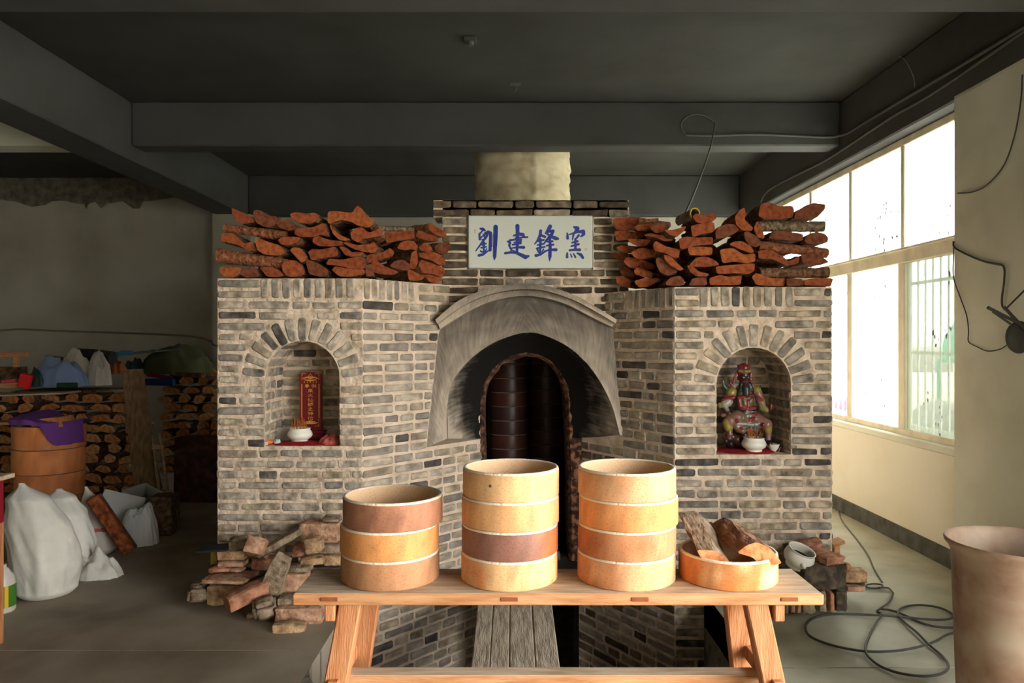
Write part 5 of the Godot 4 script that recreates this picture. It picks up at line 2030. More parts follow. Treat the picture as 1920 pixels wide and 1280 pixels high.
func build_statue() -> void:
	var S := 0.000493
	var face := C(104, 34, 34)
	var red := C(190, 46, 46)
	var pink := C(186, 126, 108)
	var green := C(116, 124, 96)
	var dgreen := C(84, 98, 74)
	var gold := C(196, 160, 84)
	var yellow := C(204, 180, 60)
	var black := C(38, 35, 33)
	var grey := C(72, 68, 62)
	var white := C(196, 198, 180)
	var dark := C(70, 34, 34)
	var L := [
		# seat and rock behind
		[430, 860, -70, 430, 1030, -60, 130, 160, dark], [260, 1110, 30, 610, 1110, 20, 60, 60, dark], [330, 1040, 90, 360, 1090, 100, 60, 50, C(110, 64, 48)],
		# trunk
		[440, 440, 0, 440, 560, 5, 105, 120, green], [440, 560, 5, 445, 700, 15, 120, 122, green],
		[430, 350, 0, 432, 400, 0, 55, 60, dark],
		[345, 520, 88, 440, 490, 112, 22, 22, red], [440, 490, 112, 530, 486, 92, 22, 20, red], [352, 545, 92, 360, 610, 100, 20, 24, red], [360, 620, 100, 450, 655, 122, 24, 22, red], [450, 655, 122, 545, 640, 100, 22, 22, red],
		[410, 545, 112, 420, 600, 118, 26, 24, C(150, 124, 66)], [500, 540, 108, 480, 600, 116, 26, 24, C(150, 124, 66)], [455, 560, 122, 458, 620, 124, 22, 26, red],
		[320, 655, 60, 420, 690, 118, 24, 26, black], [420, 690, 118, 540, 690, 112, 26, 26, black], [540, 690, 112, 585, 672, 60, 26, 22, black], [400, 690, 140, 404, 692, 142, 14, 14, red], [545, 690, 132, 548, 690, 132, 14, 14, red], [484, 738, 142, 486, 738, 142, 13, 13, white],
		# skirts
		[440, 760, 40, 440, 830, 60, 120, 110, green], [385, 770, 120, 470, 790, 148, 30, 28, C(200, 120, 54)], [470, 790, 148, 580, 760, 120, 30, 24, red], [550, 735, 120, 560, 780, 120, 24, 24, red],
		[400, 850, 140, 500, 850, 150, 34, 34, C(126, 150, 150)], [310, 880, 140, 380, 930, 150, 42, 38, C(170, 120, 84)], [380, 930, 150, 470, 910, 150, 36, 34, C(150, 120, 92)], [350, 890, 180, 352, 892, 180, 18, 18, red], [470, 890, 170, 472, 892, 170, 18, 18, red],
		[300, 840, 110, 560, 850, 110, 70, 70, C(140, 118, 92)], [330, 900, 130, 540, 920, 120, 50, 46, C(150, 116, 88)], [250, 770, 90, 340, 760, 110, 60, 60, C(170, 126, 104)], [560, 780, 90, 640, 830, 120, 60, 56, C(160, 120, 100)], [250, 990, 60, 330, 1080, 60, 60, 60, C(70, 34, 34)],
		# thighs, knees, shins, feet
		[370, 750, 50, 225, 800, 140, 88, 76, pink], [520, 760, 50, 680, 845, 140, 86, 72, pink], [290, 790, 200, 300, 800, 196, 22, 22, red], [610, 850, 206, 620, 840, 206, 20, 22, red],
		[185, 815, 150, 200, 880, 150, 56, 54, yellow], [690, 880, 150, 695, 910, 150, 56, 48, yellow],
		[215, 890, 140, 215, 1030, 140, 46, 36, C(150, 70, 84)], [215, 930, 178, 216, 960, 178, 12, 12, white], [240, 960, 172, 240, 980, 172, 12, 12, red], [210, 1050, 140, 215, 1080, 190, 40, 34, black], [180, 1050, 160, 200, 1060, 170, 16, 16, white],
		[700, 920, 140, 702, 1040, 140, 44, 36, C(176, 120, 130)], [702, 1060, 140, 706, 1080, 190, 38, 32, black],
		# right arm (left in view) hand on hip
		[290, 450, 10, 270, 470, 15, 60, 58, yellow], [275, 480, 15, 235, 545, 45, 56, 58, pink], [160, 545, 72, 280, 515, 92, 26, 26, red], [225, 570, 55, 175, 600, 70, 58, 50, white], [120, 605, 55, 124, 625, 55, 28, 26, yellow],
		[185, 620, 78, 205, 690, 112, 30, 24, white], [205, 690, 112, 212, 706, 122, 24, 22, face], [200, 716, 132, 230, 724, 138, 9, 8, face], [196, 704, 138, 228, 708, 146, 9, 8, face], [196, 692, 136, 226, 694, 144, 8, 7, face], [150, 740, 80, 235, 726, 118, 26, 24, pink],
		# left arm (right in view) held out with a seal
		[600, 430, 10, 605, 450, 14, 58, 58, yellow], [612, 470, 20, 640, 560, 42, 58, 52, pink], [600, 500, 66, 640, 550, 88, 16, 16, red], [640, 560, 42, 652, 620, 62, 52, 48, C(196, 150, 120)], [650, 640, 70, 690, 668, 95, 46, 40, C(176, 170, 80)],
		[690, 668, 95, 730, 664, 124, 26, 22, face], [734, 660, 136, 764, 652, 134, 9, 8, face], [732, 650, 142, 762, 640, 140, 9, 8, face], [732, 640, 140, 758, 628, 138, 8, 7, face], [740, 600, 128, 738, 650, 130, 20, 24, C(150, 30, 36)],
		# floating ribbons
		[180, 300, -20, 190, 370, -20, 16, 22, dgreen], [190, 370, -20, 230, 420, -20, 22, 26, dgreen], [230, 420, -20, 310, 440, -10, 26, 24, dgreen], [660, 372, -20, 640, 415, -10, 10, 16, dgreen],
		# head
		[438, 240, 20, 440, 305, 30, 74, 62, face], [440, 262, 92, 440, 286, 102, 11, 14, face], [398, 238, 82, 428, 252, 92, 8, 7, black], [482, 238, 82, 452, 252, 92, 8, 7, black], [408, 260, 86, 416, 262, 88, 7, 7, white], [464, 262, 88, 472, 260, 86, 7, 7, white], [404, 312, 86, 440, 300, 98, 9, 9, C(150, 60, 66)], [440, 300, 98, 476, 312, 86, 9, 9, C(150, 60, 66)], [366, 262, 20, 366, 290, 20, 16, 14, face], [512, 262, 20, 512, 290, 20, 16, 14, face],
		# helmet
		[436, 190, 5, 436, 150, 0, 84, 66, C(150, 52, 44)], [368, 178, 58, 438, 186, 92, 16, 20, gold], [438, 186, 92, 508, 178, 58, 20, 16, gold], [420, 180, 110, 422, 180, 110, 13, 13, white], [484, 180, 94, 486, 180, 94, 11, 11, white],
		[396, 140, 30, 386, 112, 24, 26, 16, red], [446, 134, 40, 447, 82, 24, 32, 8, red], [490, 138, 30, 500, 114, 24, 26, 16, red], [446, 140, 60, 448, 138, 62, 14, 14, gold], [370, 130, 10, 364, 118, 8, 18, 12, C(96, 84, 52)],
		# helmet ribbons
		[345, 200, 10, 318, 270, 14, 14, 14, red], [318, 270, 14, 306, 340, 18, 14, 13, red], [306, 340, 18, 280, 365, 20, 13, 12, red], [280, 365, 20, 256, 322, 20, 12, 10, red], [528, 220, 20, 532, 300, 22, 14, 13, red], [532, 300, 22, 522, 360, 30, 13, 10, red], [530, 375, 20, 566, 385, 20, 12, 10, red],
		# beard
		[440, 345, 78, 438, 400, 96, 34, 48, grey], [438, 400, 96, 440, 465, 108, 48, 40, grey], [385, 345, 58, 372, 420, 74, 26, 26, black], [372, 420, 74, 345, 470, 76, 26, 14, black], [496, 345, 58, 515, 420, 74, 26, 24, black], [515, 420, 74, 540, 460, 74, 22, 12, black], [425, 345, 106, 430, 372, 112, 9, 7, C(140, 132, 116)],
	]
	var caps := []
	for q in L:
		caps.append([Vector3((q[0] - 430) * S, (1160 - q[1]) * S, q[2] * S), Vector3((q[3] - 430) * S, (1160 - q[4]) * S, q[5] * S), q[6] * S, q[7] * S, dull(q[8])])
	var m := mat("painted_glaze", Color.WHITE, 0.22)
	m.vertex_color_use_as_albedo = true
	m.clearcoat_enabled = true
	m.clearcoat = 0.6
	var t := thing("warrior_statue", "glazed painted statue of a seated bearded warrior in red and green armour", "statue", Vector3((1394 - 960) * 4.66 / F, 0.834, -4.67))
	part("figure", capsule_mesh(caps, 0.0042, 0.005), m, t)

# ---------------------------------------------------------------- loose bricks
# a chipped brick: box with uneven chamfers
func chip_mesh(s: Vector3, seed_: int, rough := 0.012) -> ArrayMesh:
	var r := RandomNumberGenerator.new()
	r.seed = seed_
	var N := [3, 3, 3]
	var mb := MB.new()
	var h := s * 0.5
	var nz := FastNoiseLite.new()
	nz.seed = seed_
	nz.frequency = 9.0
	# six faces as small grids of shared, displaced points
	for ax in 3:
		for sg in [-1.0, 1.0]:
			var a1 := (ax + 1) % 3
			var a2 := (ax + 2) % 3
			var rows := []
			var n := 6
			for i in n + 1:
				var row := PackedVector3Array()
				for j in n + 1:
					var p := Vector3.ZERO
					p[ax] = sg * h[ax]
					p[a1] = lerpf(-h[a1], h[a1], float(j) / n)
					p[a2] = lerpf(-h[a2], h[a2], float(i) / n)
					# pull the edges in and roughen
					var m := 0
					for k in 3:
						if absf(p[k]) > h[k] - 1e-5:
							m += 1
					var inward := Vector3(signf(p.x) * float(absf(p.x) > h.x - 1e-5), signf(p.y) * float(absf(p.y) > h.y - 1e-5), signf(p.z) * float(absf(p.z) > h.z - 1e-5))
					var q := p
					if m >= 2:
						q -= inward * rough * (0.35 + 0.65 * absf(nz.get_noise_3dv(p * 3.0)) * 2.0)
					q += Vector3(nz.get_noise_3dv(p), nz.get_noise_3dv(p + Vector3(5, 0, 0)), nz.get_noise_3dv(p + Vector3(0, 5, 0))) * rough * 0.35
					row.append(q)
				rows.append(row)
			mb.grid(rows, false, sg < 0)
	return mb.mesh()

func loose(called: String, m: String, ctr: Vector3, s: Vector3, rot: Vector3, label: String, cat: String, grp: String, rough := 0.01) -> MeshInstance3D:
	var o := solo(called, chip_mesh(s, hash(label), rough), M[m], label, cat, grp)
	o.position = ctr
	o.rotation_degrees = rot
	return o

# by the photograph: left/right/top/bottom of the block's face, its distance, its depth
func block(q: Array, grp: String) -> void:
	var d: float = q[5]
	var c := P((q[1] + q[2]) * 0.5, (q[3] + q[4]) * 0.5, d)
	var s := Vector3((q[2] - q[1]) * d / F, (q[4] - q[3]) * d / F, q[6])
	loose(q[9] if q.size() > 9 else "loose_brick", q[0], c + Vector3(0, 0, -q[6] * 0.5), s, q[7], q[8], "brick", grp, q[10] if q.size() > 10 else 0.009)

func build_rubble() -> void:
	var g := "loose bricks heaped at the left foot of the kiln"
	var Z := Vector3.ZERO
	var L := [
		["loose_buff", 385, 460, 1097, 1136, 4.22, 0.13, Vector3(0, 4, 0), "large upright buff brick at the left end of the brick heap"],
		["loose_pink", 378, 464, 1087, 1096.5, 4.16, 0.2, Vector3(0, -6, 0), "flat pink slab lying on the large buff brick"],
		["loose_red", 387, 427, 1065, 1074, 4.24, 0.1, Vector3(0, 10, 0), "small red brick piece on the left of the pink slab"],
		["loose_pink", 429, 453, 1066, 1073, 4.26, 0.07, Vector3(0, -12, 0), "tiny pink brick chip behind the pink slab"],
		["loose_pink", 406, 456, 1053, 1064.5, 4.27, 0.1, Vector3(0, 3, 0), "thin pink brick under the squat tan brick"],
		["loose_buff", 405, 457, 1032, 1052, 4.27, 0.1, Vector3(0, 4, 0), "squat tan brick under the grey stone lump"],
		["loose_grey", 426, 463, 1010, 1032, 4.28, 0.09, Vector3(4, 14, 3), "grey stone lump on top of the squat tan brick", "stone_lump", 0.022],
		["loose_pink", 524, 574, 1076, 1115, 4.14, 0.12, Vector3(0, 6, 0), "upright pale pink brick beside the bench top end"],
		["loose_grey", 531, 580, 1063, 1075, 4.16, 0.1, Vector3(0, -4, 2), "crusted grey slab on the upright pale pink brick"],
		["loose_grey", 518, 602, 1121, 1139, 4.02, 0.12, Vector3(0, 3, 0), "grey weathered brick on the big front brick"],
		["loose_pink", 513, 601, 1140, 1175, 3.96, 0.13, Vector3(0, 4, 0), "big pale pink brick at the front of the heap near the bench leg"],
		["loose_buff", 508, 568, 1172, 1190, 3.84, 0.085, Vector3(0, 10, -3), "low broken buff brick lying foremost in the heap"],
		["loose_buff", 561, 605, 1046, 1061, 4.22, 0.1, Vector3(0, 5, 2), "tan slab midway up the tall part of the heap"],
		["loose_pink", 562, 634, 981, 1019, 4.30, 0.12, Vector3(0, -3, 0), "pink brick with a hollow front near the top of the heap"],
		["loose_buff", 566, 602, 1011, 1040, 4.17, 0.09, Vector3(0, 0, 6), "chipped tan wedge hanging under the hollow pink brick", "brick_wedge", 0.02],
		["loose_grey", 602, 634, 972, 980, 4.30, 0.1, Vector3(0, 4, 0), "small grey chip on the very top of the heap"],
		["loose_red", 546, 567, 1022, 1046, 4.27, 0.1, Vector3(0, 0, 0), "brown half brick left of the chipped tan wedge"],
		["loose_grey", 598, 636, 1021, 1040, 4.28, 0.12, Vector3(0, 2, 0), "grey layered brick under the hollow pink brick"],
		["loose_buff", 606, 640, 1041, 1062, 4.27, 0.12, Vector3(0, -3, 0), "straw-crusted brick beside the brown saggar stack"],
		["loose_grey", 346, 384, 1108, 1131, 4.18, 0.1, Vector3(0, 24, -4), "pale grey stone lying left of the large buff brick", "stone_lump", 0.024],
		["loose_grey", 352, 380, 1095, 1109, 4.24, 0.09, Vector3(6, -14, 4), "pale grey stone resting behind the other at the heap's left end", "stone_lump", 0.022],
		["loose_dark", 540, 640, 1063, 1112, 4.31, 0.1, Vector3(0, 0, 0), "dark brick standing at the back of the heap against the kiln"],
		["loose_dark", 466, 530, 1072, 1112, 4.34, 0.09, Vector3(0, 4, 0), "shadowed brick deep in the middle of the heap"],
		["loose_red", 470, 520, 1046, 1071, 4.36, 0.08, Vector3(0, -3, 0), "dark red brick behind the grey diagonal bar"],
		["loose_dark", 386, 466, 1078, 1112, 4.34, 0.1, Vector3(0, 0, 0), "brick standing behind the large buff brick"],
	]
	for q in L:
		block(q, g)
	loose("loose_brick", "loose_pink", P(477, 1046, 4.22) + Vector3(0, 0.04, -0.06), Vector3(0.115, 0.10, 0.25), Vector3(-24, 10, -14), "pinkish brick tilted end-on in the middle of the heap", "brick", g)
	loose("loose_brick", "loose_grey", P(525, 1016, 4.26), Vector3(0.27, 0.045, 0.1), Vector3(0, 8, 29), "long grey brick leaning diagonally up the heap", "brick", g)
	loose("loose_brick", "loose_red", P(462, 1116, 4.06) + Vector3(0, 0.0, -0.03), Vector3(0.25, 0.085, 0.12), Vector3(0, 38, 14), "reddish brick slumped diagonally at the front of the heap", "brick", g)
	loose("stone_lump", "loose_grey", P(497, 1139, 4.02), Vector3(0.12, 0.09, 0.12), Vector3(12, 20, 10), "grey broken lump wedged between the two front bricks", "stone", g, 0.03)
	loose("stone_lump", "loose_buff", P(471, 1152, 4.06), Vector3(0.05, 0.03, 0.05), Vector3(0, 30, 0), "little buff chip on the floor before the heap", "stone", g, 0.012)
	# pale curved shard standing in the middle
	var mb := MB.new()
	var f := []
	for p in [[516, 1043], [541, 1056], [533, 1085], [527, 1105], [524, 1119], [503, 1114], [485, 1106], [496, 1080], [507, 1058]]:
		f.append(P(p[0], p[1], 4.1))
	var b := []
	for p in f:
		b.append(p + Vector3(0.01, 0.02, -0.035))
	mb.face(f, Vector3.BACK)
	mb.face(b, Vector3.FORWARD)
	mb.skirt(f, b, P(512, 1085, 4.11))
	solo("saggar_shard", mb.mesh(), M.loose_grey, "pale greenish-grey curved shard standing in the middle of the heap", "shard")
	# black sheet and a yellowish board behind the heap
	mb = MB.new()
	mb.obox(Transform3D(Basis(Vector3.UP, 0.1) * Basis(Vector3.BACK, 0.05), P(404, 1027, 4.32)), Vector3(0.17, 0.012, 0.14), 0.003)
	solo("black_sheet", mb.mesh(), mat("black_rubber", C(40, 40, 42), 0.7), "flat black sheet poking out left behind the squat tan brick", "sheet")
	mb = MB.new()
	mb.obox(Transform3D(Basis(), P(402, 1045, 4.36) + Vector3(0, -0.1, 0)), Vector3(0.04, 0.32, 0.02), 0.002)
	solo("yellow_board", mb.mesh(), mat("yellow_paint", C(150, 130, 56), 0.8), "narrow dull yellow board standing behind the squat tan brick", "board")
	# straw and chips at the lip of the pit
	mb = MB.new()
	for i in 90:
		var p := Vector3(rng.randf_range(-1.06, -0.95), 0.004 + rng.randf() * 0.05, -rng.randf_range(4.02, 4.2))
		var v := Vector3(rng.randf_range(-1, 1), rng.randf_range(-0.5, 0.5), rng.randf_range(-1, 1)).normalized() * rng.randf_range(0.01, 0.028)
		mb.tube([p, p + v], 0.003, 4)
	var st := solo("straw_litter", mb.mesh(), M.loose_buff, "little heap of straw and wood chips beside the front pink brick", "straw")
	st.set_meta("kind", "stuff")
	# ---- right foot of the kiln
	g = "loose bricks stacked at the right foot of the kiln"
	var R := [
		["loose_dark", 1506, 1588, 1061, 1107, 3.98, 0.12, Vector3(0, 3, 0), "big blackened brick in the right stack, under the cream-topped one"],
		["loose_dark", 1566, 1590, 1108, 1148, 4.02, 0.22, Vector3(0, 2, 0), "dark upright brick at the right end of the stack's bottom row"],
		["loose_red", 1554, 1565, 1112, 1148, 4.02, 0.2, Vector3(0, 2, 0), "thin reddish upright brick second from right in the bottom row"],
		["loose_grey", 1535, 1552, 1108, 1149, 4.02, 0.2, Vector3(0, 0, 0), "grey upright brick third from right in the bottom row"],
		["loose_grey", 1505, 1531, 1108, 1152, 4.0, 0.2, Vector3(0, 0, 0), "wide upright brick fourth from right in the bottom row"],
		["loose_pink", 1494, 1503, 1112, 1152, 4.02, 0.2, Vector3(0, 1, 0), "thin pale upright brick just right of the bench leg cleat"],
		["loose_pink", 1482, 1492, 1112, 1152, 4.02, 0.2, Vector3(0, 0, 0), "thin pale upright brick under the bench end, second of four"],
		["loose_grey", 1470, 1480, 1112, 1152, 4.02, 0.2, Vector3(0, 0, 0), "thin pale upright brick under the bench end, third of four"],
		["loose_pink", 1457, 1468, 1112, 1152, 4.02, 0.2, Vector3(0, 0, 0), "thin pale upright brick nearest the bench leg"],
		["loose_buff", 1588, 1629, 1071, 1094, 4.25, 0.11, Vector3(0, -5, 0), "tan brick jutting out right of the big blackened brick"],
		["loose_pink", 1586, 1622, 1098, 1111, 4.28, 0.12, Vector3(0, 8, 0), "flat pinkish brick on the floor at the stack's right side"],
		["loose_red", 1586, 1597, 1058, 1070, 4.28, 0.06, Vector3(0, 0, 0), "small red chip behind the tan jutting brick"],
		["loose_dark", 1470, 1506, 1066, 1108, 4.1, 0.14, Vector3(0, 0, 0), "dark brick supporting the tilted white pot"],
		["loose_dark", 1488, 1536, 1029, 1112, 4.33, 0.1, Vector3(0, 0, 0), "tall dark brick against the kiln behind the white pot"],
		["loose_dark", 1590, 1624, 1094, 1098, 4.3, 0.11, Vector3(0, 2, 0), "thin dark slab between the tan and pinkish bricks"],
	]
	for q in R:
		block(q, g)
	loose("loose_brick", "loose_red", P(1553, 1050, 4.06) + Vector3(-0.015, 0.012, -0.06), Vector3(0.125, 0.05, 0.25), Vector3(0, 16, 0), "reddish brick with a rough cream top lying end-on on the right stack", "brick", g)
	loose("loose_brick", "loose_red", P(1511, 1020, 4.36), Vector3(0.17, 0.035, 0.1), Vector3(10, 0, 12), "flat red brick leaning on the kiln behind the white pot", "brick", g)
	mb = MB.new()
	mb.obox(Transform3D(Basis(), P(1566, 1030, 4.6) + Vector3(0, -0.12, 0)), Vector3(0.035, 0.3, 0.06), 0.003)
	mb.obox(Transform3D(Basis(Vector3.BACK, 0.35), P(1568, 1016, 4.6)), Vector3(0.075, 0.022, 0.09), 0.003)
	solo("wood_offcut", mb.mesh(), M.pale_wood, "pale wooden offcut standing against the kiln's right corner", "wood")
	# tilted pot
	var t := thing("white_pot", "white glazed pot tipped on its side on the right brick stack", "pot", P(1494, 1062, 4.07))
	mb = MB.new()
	var tr := Transform3D(Basis(Vector3.BACK, -0.30) * Basis(Vector3.RIGHT, 0.30), Vector3(-0.012, 0.004, 0))
	var r := 0.082
	mb.lathe([Vector2(0.0001, 0), Vector2(r * 0.62, 0), Vector2(r * 0.66, 0.01), Vector2(r * 0.62, 0.016), Vector2(r * 0.86, 0.03), Vector2(r * 0.98, 0.05), Vector2(r, 0.065), Vector2(r * 0.94, 0.085), Vector2(r * 0.84, 0.098), Vector2(r * 0.9, 0.108), Vector2(r * 0.84, 0.108), Vector2(r * 0.78, 0.096), Vector2(r * 0.9, 0.06), Vector2(0.0001, 0.025)], 40, Vector3.ZERO, tr)
	part("bowl", mb.mesh(), M.porcelain, t)
	mb = MB.new()
	mb.lathe([Vector2(r * 0.86, 0.06), Vector2(0.0001, 0.07)], 30, Vector3.ZERO, tr)
	part("ash", mb.mesh(), mat("black_ash", C(28, 26, 24), 0.95), t)
	mb = MB.new()
	mb.lathe([Vector2(0.0001, 0.03), Vector2(0.01, 0.028), Vector2(0.016, 0.015), Vector2(0.016, 0)], 16, Vector3.ZERO, tr * Transform3D(Basis(Vector3.RIGHT, PI * 0.5), Vector3(0.0, 0.06, r * 0.9)))
	part("knob", mb.mesh(), M.porcelain, t)
	# planks over the pit to the firing door
	var wk := thing("plank_walkway", "four weathered grey planks laid over the fire pit up to the kiln door", "planks", Vector3(0, 0, -4.0))
	var xs := [-0.195, -0.105, -0.012, 0.112, 0.228]
	for i in 4:
		mb = MB.new()
		var w: float = xs[i + 1] - xs[i] - 0.005
		mb.obox(Transform3D(Basis(Vector3.UP, [0.006, 0.0, -0.002, -0.008][i]), Vector3((xs[i] + xs[i + 1]) * 0.5, -0.022, 0)), Vector3(w, 0.04, 2.36), 0.004)
		part("plank", mb.mesh(), M.plank_wood, wk)
	for z in [-0.85, 0.85]:
		mb = MB.new()
		mb.obox(Transform3D(Basis(), Vector3(0.015, (PIT_Y - 0.042) * 0.5, z)), Vector3(0.36, -PIT_Y - 0.042, 0.12), 0.006)
		part("brick_prop", mb.mesh(), M.smoky_1, wk)
	# rubble at the mouth of the door
	loose("loose_brick", "loose_dark", Vector3(0.27, 0.035, -5.12), Vector3(0.1, 0.07, 0.1), Vector3(0, 20, 6), "sooty brick lump lying in the right corner of the kiln door", "brick", "")

# ---------------------------------------------------------------- firewood stack and clutter on the left
func build_back_stack() -> void:
	var outlines := [
		[[-0.09, -0.035], [0.0, -0.045], [0.09, -0.03], [0.08, 0.01], [0.02, 0.04], [-0.05, 0.035]],
		[[-0.10, -0.02], [-0.03, -0.04], [0.06, -0.04], [0.10, -0.01], [0.06, 0.03], [-0.04, 0.035]],
		[[-0.08, -0.04], [0.08, -0.04], [0.09, 0.02], [0.0, 0.045], [-0.09, 0.02]],
		[[-0.07, -0.045], [0.03, -0.045], [0.075, 0.0], [0.03, 0.045], [-0.05, 0.04], [-0.08, 0.0]],
		[[-0.11, -0.03], [0.0, -0.035], [0.11, -0.025], [0.10, 0.025], [-0.02, 0.03], [-0.10, 0.02]],
		[[-0.06, -0.04], [0.05, -0.045], [0.08, 0.005], [0.0, 0.05], [-0.07, 0.03]],
	]
	var protos := []
	for k in 12:
		var loop := []
		for p in outlines[k % 6]:
			loop.append(Vector3(p[0] * (1 if k < 6 else -1) * 0.98, p[1], 0))
		loop = chaikin(loop)
		var ms := log_meshes(loop, Vector3(0, 0, -0.36), 300 + k)
		protos.append(ms)
	var cutm := [M.cut_3, M.cut_3, mat("cut_pale", C(230, 184, 142), 0.9, M.cut_0.albedo_texture, 1.5, null, 0.0, false), mat("cut_tan", C(214, 164, 122), 0.9, M.cut_0.albedo_texture, 1.5, null, 0.0, false)]
	# [x from, x to, height, distance, label, group]
	var stacks := [
		[-5.32, -3.78, 1.02, 7.35, "split log, %s from left in %s row up, stack behind the large orange saggars", "firewood in the stack by the left back wall"],
		[-4.06, -3.36, 1.15, 8.55, "split log, %s from left in %s row up, shadowed stack near the wall corner", "firewood in the shadowed rear stack"],
	]
	for s in stacks:
		var y := 0.047
		var row := 0
		while y < s[2]:
			var x: float = s[0] + (0.05 if row % 2 else 0.0)
			var col_ := -1
			while x < s[1]:
				col_ += 1
				var k := rng.randi() % 12
				var w: float = [0.17, 0.2, 0.23, 0.18][rng.randi() % 4]
				var t := thing("stacked_log", s[4] % [ORD[mini(col_, 13)], ORD[mini(row, 13)]], "log", Vector3(x + w * 0.5, y + rng.randf_range(-0.005, 0.005), -s[3] + rng.randf_range(-0.06, 0.06)), 0, s[5])
				t.rotation.z = rng.randf_range(-0.26, 0.26)
				t.rotation.y = rng.randf_range(-0.12, 0.12)
				t.scale = Vector3(w / 0.2, rng.randf_range(0.92, 1.1), rng.randf_range(0.85, 1.0))
				part("cut_end", protos[k][0], cutm[rng.randi() % 4], t)
				part("bark", protos[k][1], M["bark_%d" % (rng.randi() % 3)], t)
				x += w + rng.randf_range(0.0, 0.03)
			y += 0.1
			row += 1

func sack_mesh(h: float, prof: Array, lean: Vector3, seed_: int, crease := 0.05, seg := 120, rows_n := 80) -> ArrayMesh:
	# prof: [t, rx, rz] from the bottom to the tied top
	var nz := FastNoiseLite.new()
	nz.seed = seed_
	nz.frequency = 1.0
	nz.fractal_type = FastNoiseLite.FRACTAL_RIDGED
	nz.fractal_octaves = 3
	var fa := fold_dirs(seed_, 9, 1.5, 0.6)
	var fb := fold_dirs(seed_ + 50, 9, 3.6, 0.8)
	var rows := []
	for i in rows_n + 1:
		var t := float(i) / rows_n
		var k := 0
		while k < prof.size() - 2 and prof[k + 1][0] < t:
			k += 1
		var u := clampf((t - prof[k][0]) / maxf(1e-5, prof[k + 1][0] - prof[k][0]), 0, 1)
		u = u * u * (3 - 2 * u) if k > 0 else sqrt(u)
		var rx := lerpf(prof[k][1], prof[k + 1][1], u)
		var rz := lerpf(prof[k][2], prof[k + 1][2], u)
		var row := PackedVector3Array()
		for j in seg:
			var a := TAU * j / seg
			# long sharp creases, as in a slumped bag
			var c := folds(Vector3(cos(a), t * 1.6, sin(a)), fa) + 0.45 * folds(Vector3(cos(a), t * 2.0, sin(a)), fb)
			var m := 1.0 + crease * 3.4 * c * smoothstep(0.0, 0.12, t) * (1.0 - 0.4 * t)
			row.append(Vector3(cos(a) * rx * m, t * h, sin(a) * rz * m) + lean * t * t)
		rows.append(row)
	var mb := MB.new()
	mb.grid(rows, true, true)
	mb.face(Array(rows[0]), Vector3.DOWN)
	return mb.mesh()

func thin_box(mb: MB, s: Vector3, w: float) -> void:
	# open-topped box
	var h := s * 0.5
	mb.obox(Transform3D(Basis(), Vector3(0, w * 0.5, 0)), Vector3(s.x, w, s.z), 0.002)
	for sg in [-1.0, 1.0]:
		mb.obox(Transform3D(Basis(), Vector3(sg * (h.x - w * 0.5), h.y, 0)), Vector3(w, s.y, s.z), 0.002)
		mb.obox(Transform3D(Basis(), Vector3(0, h.y, sg * (h.z - w * 0.5))), Vector3(s.x - w * 2, s.y, w), 0.002)

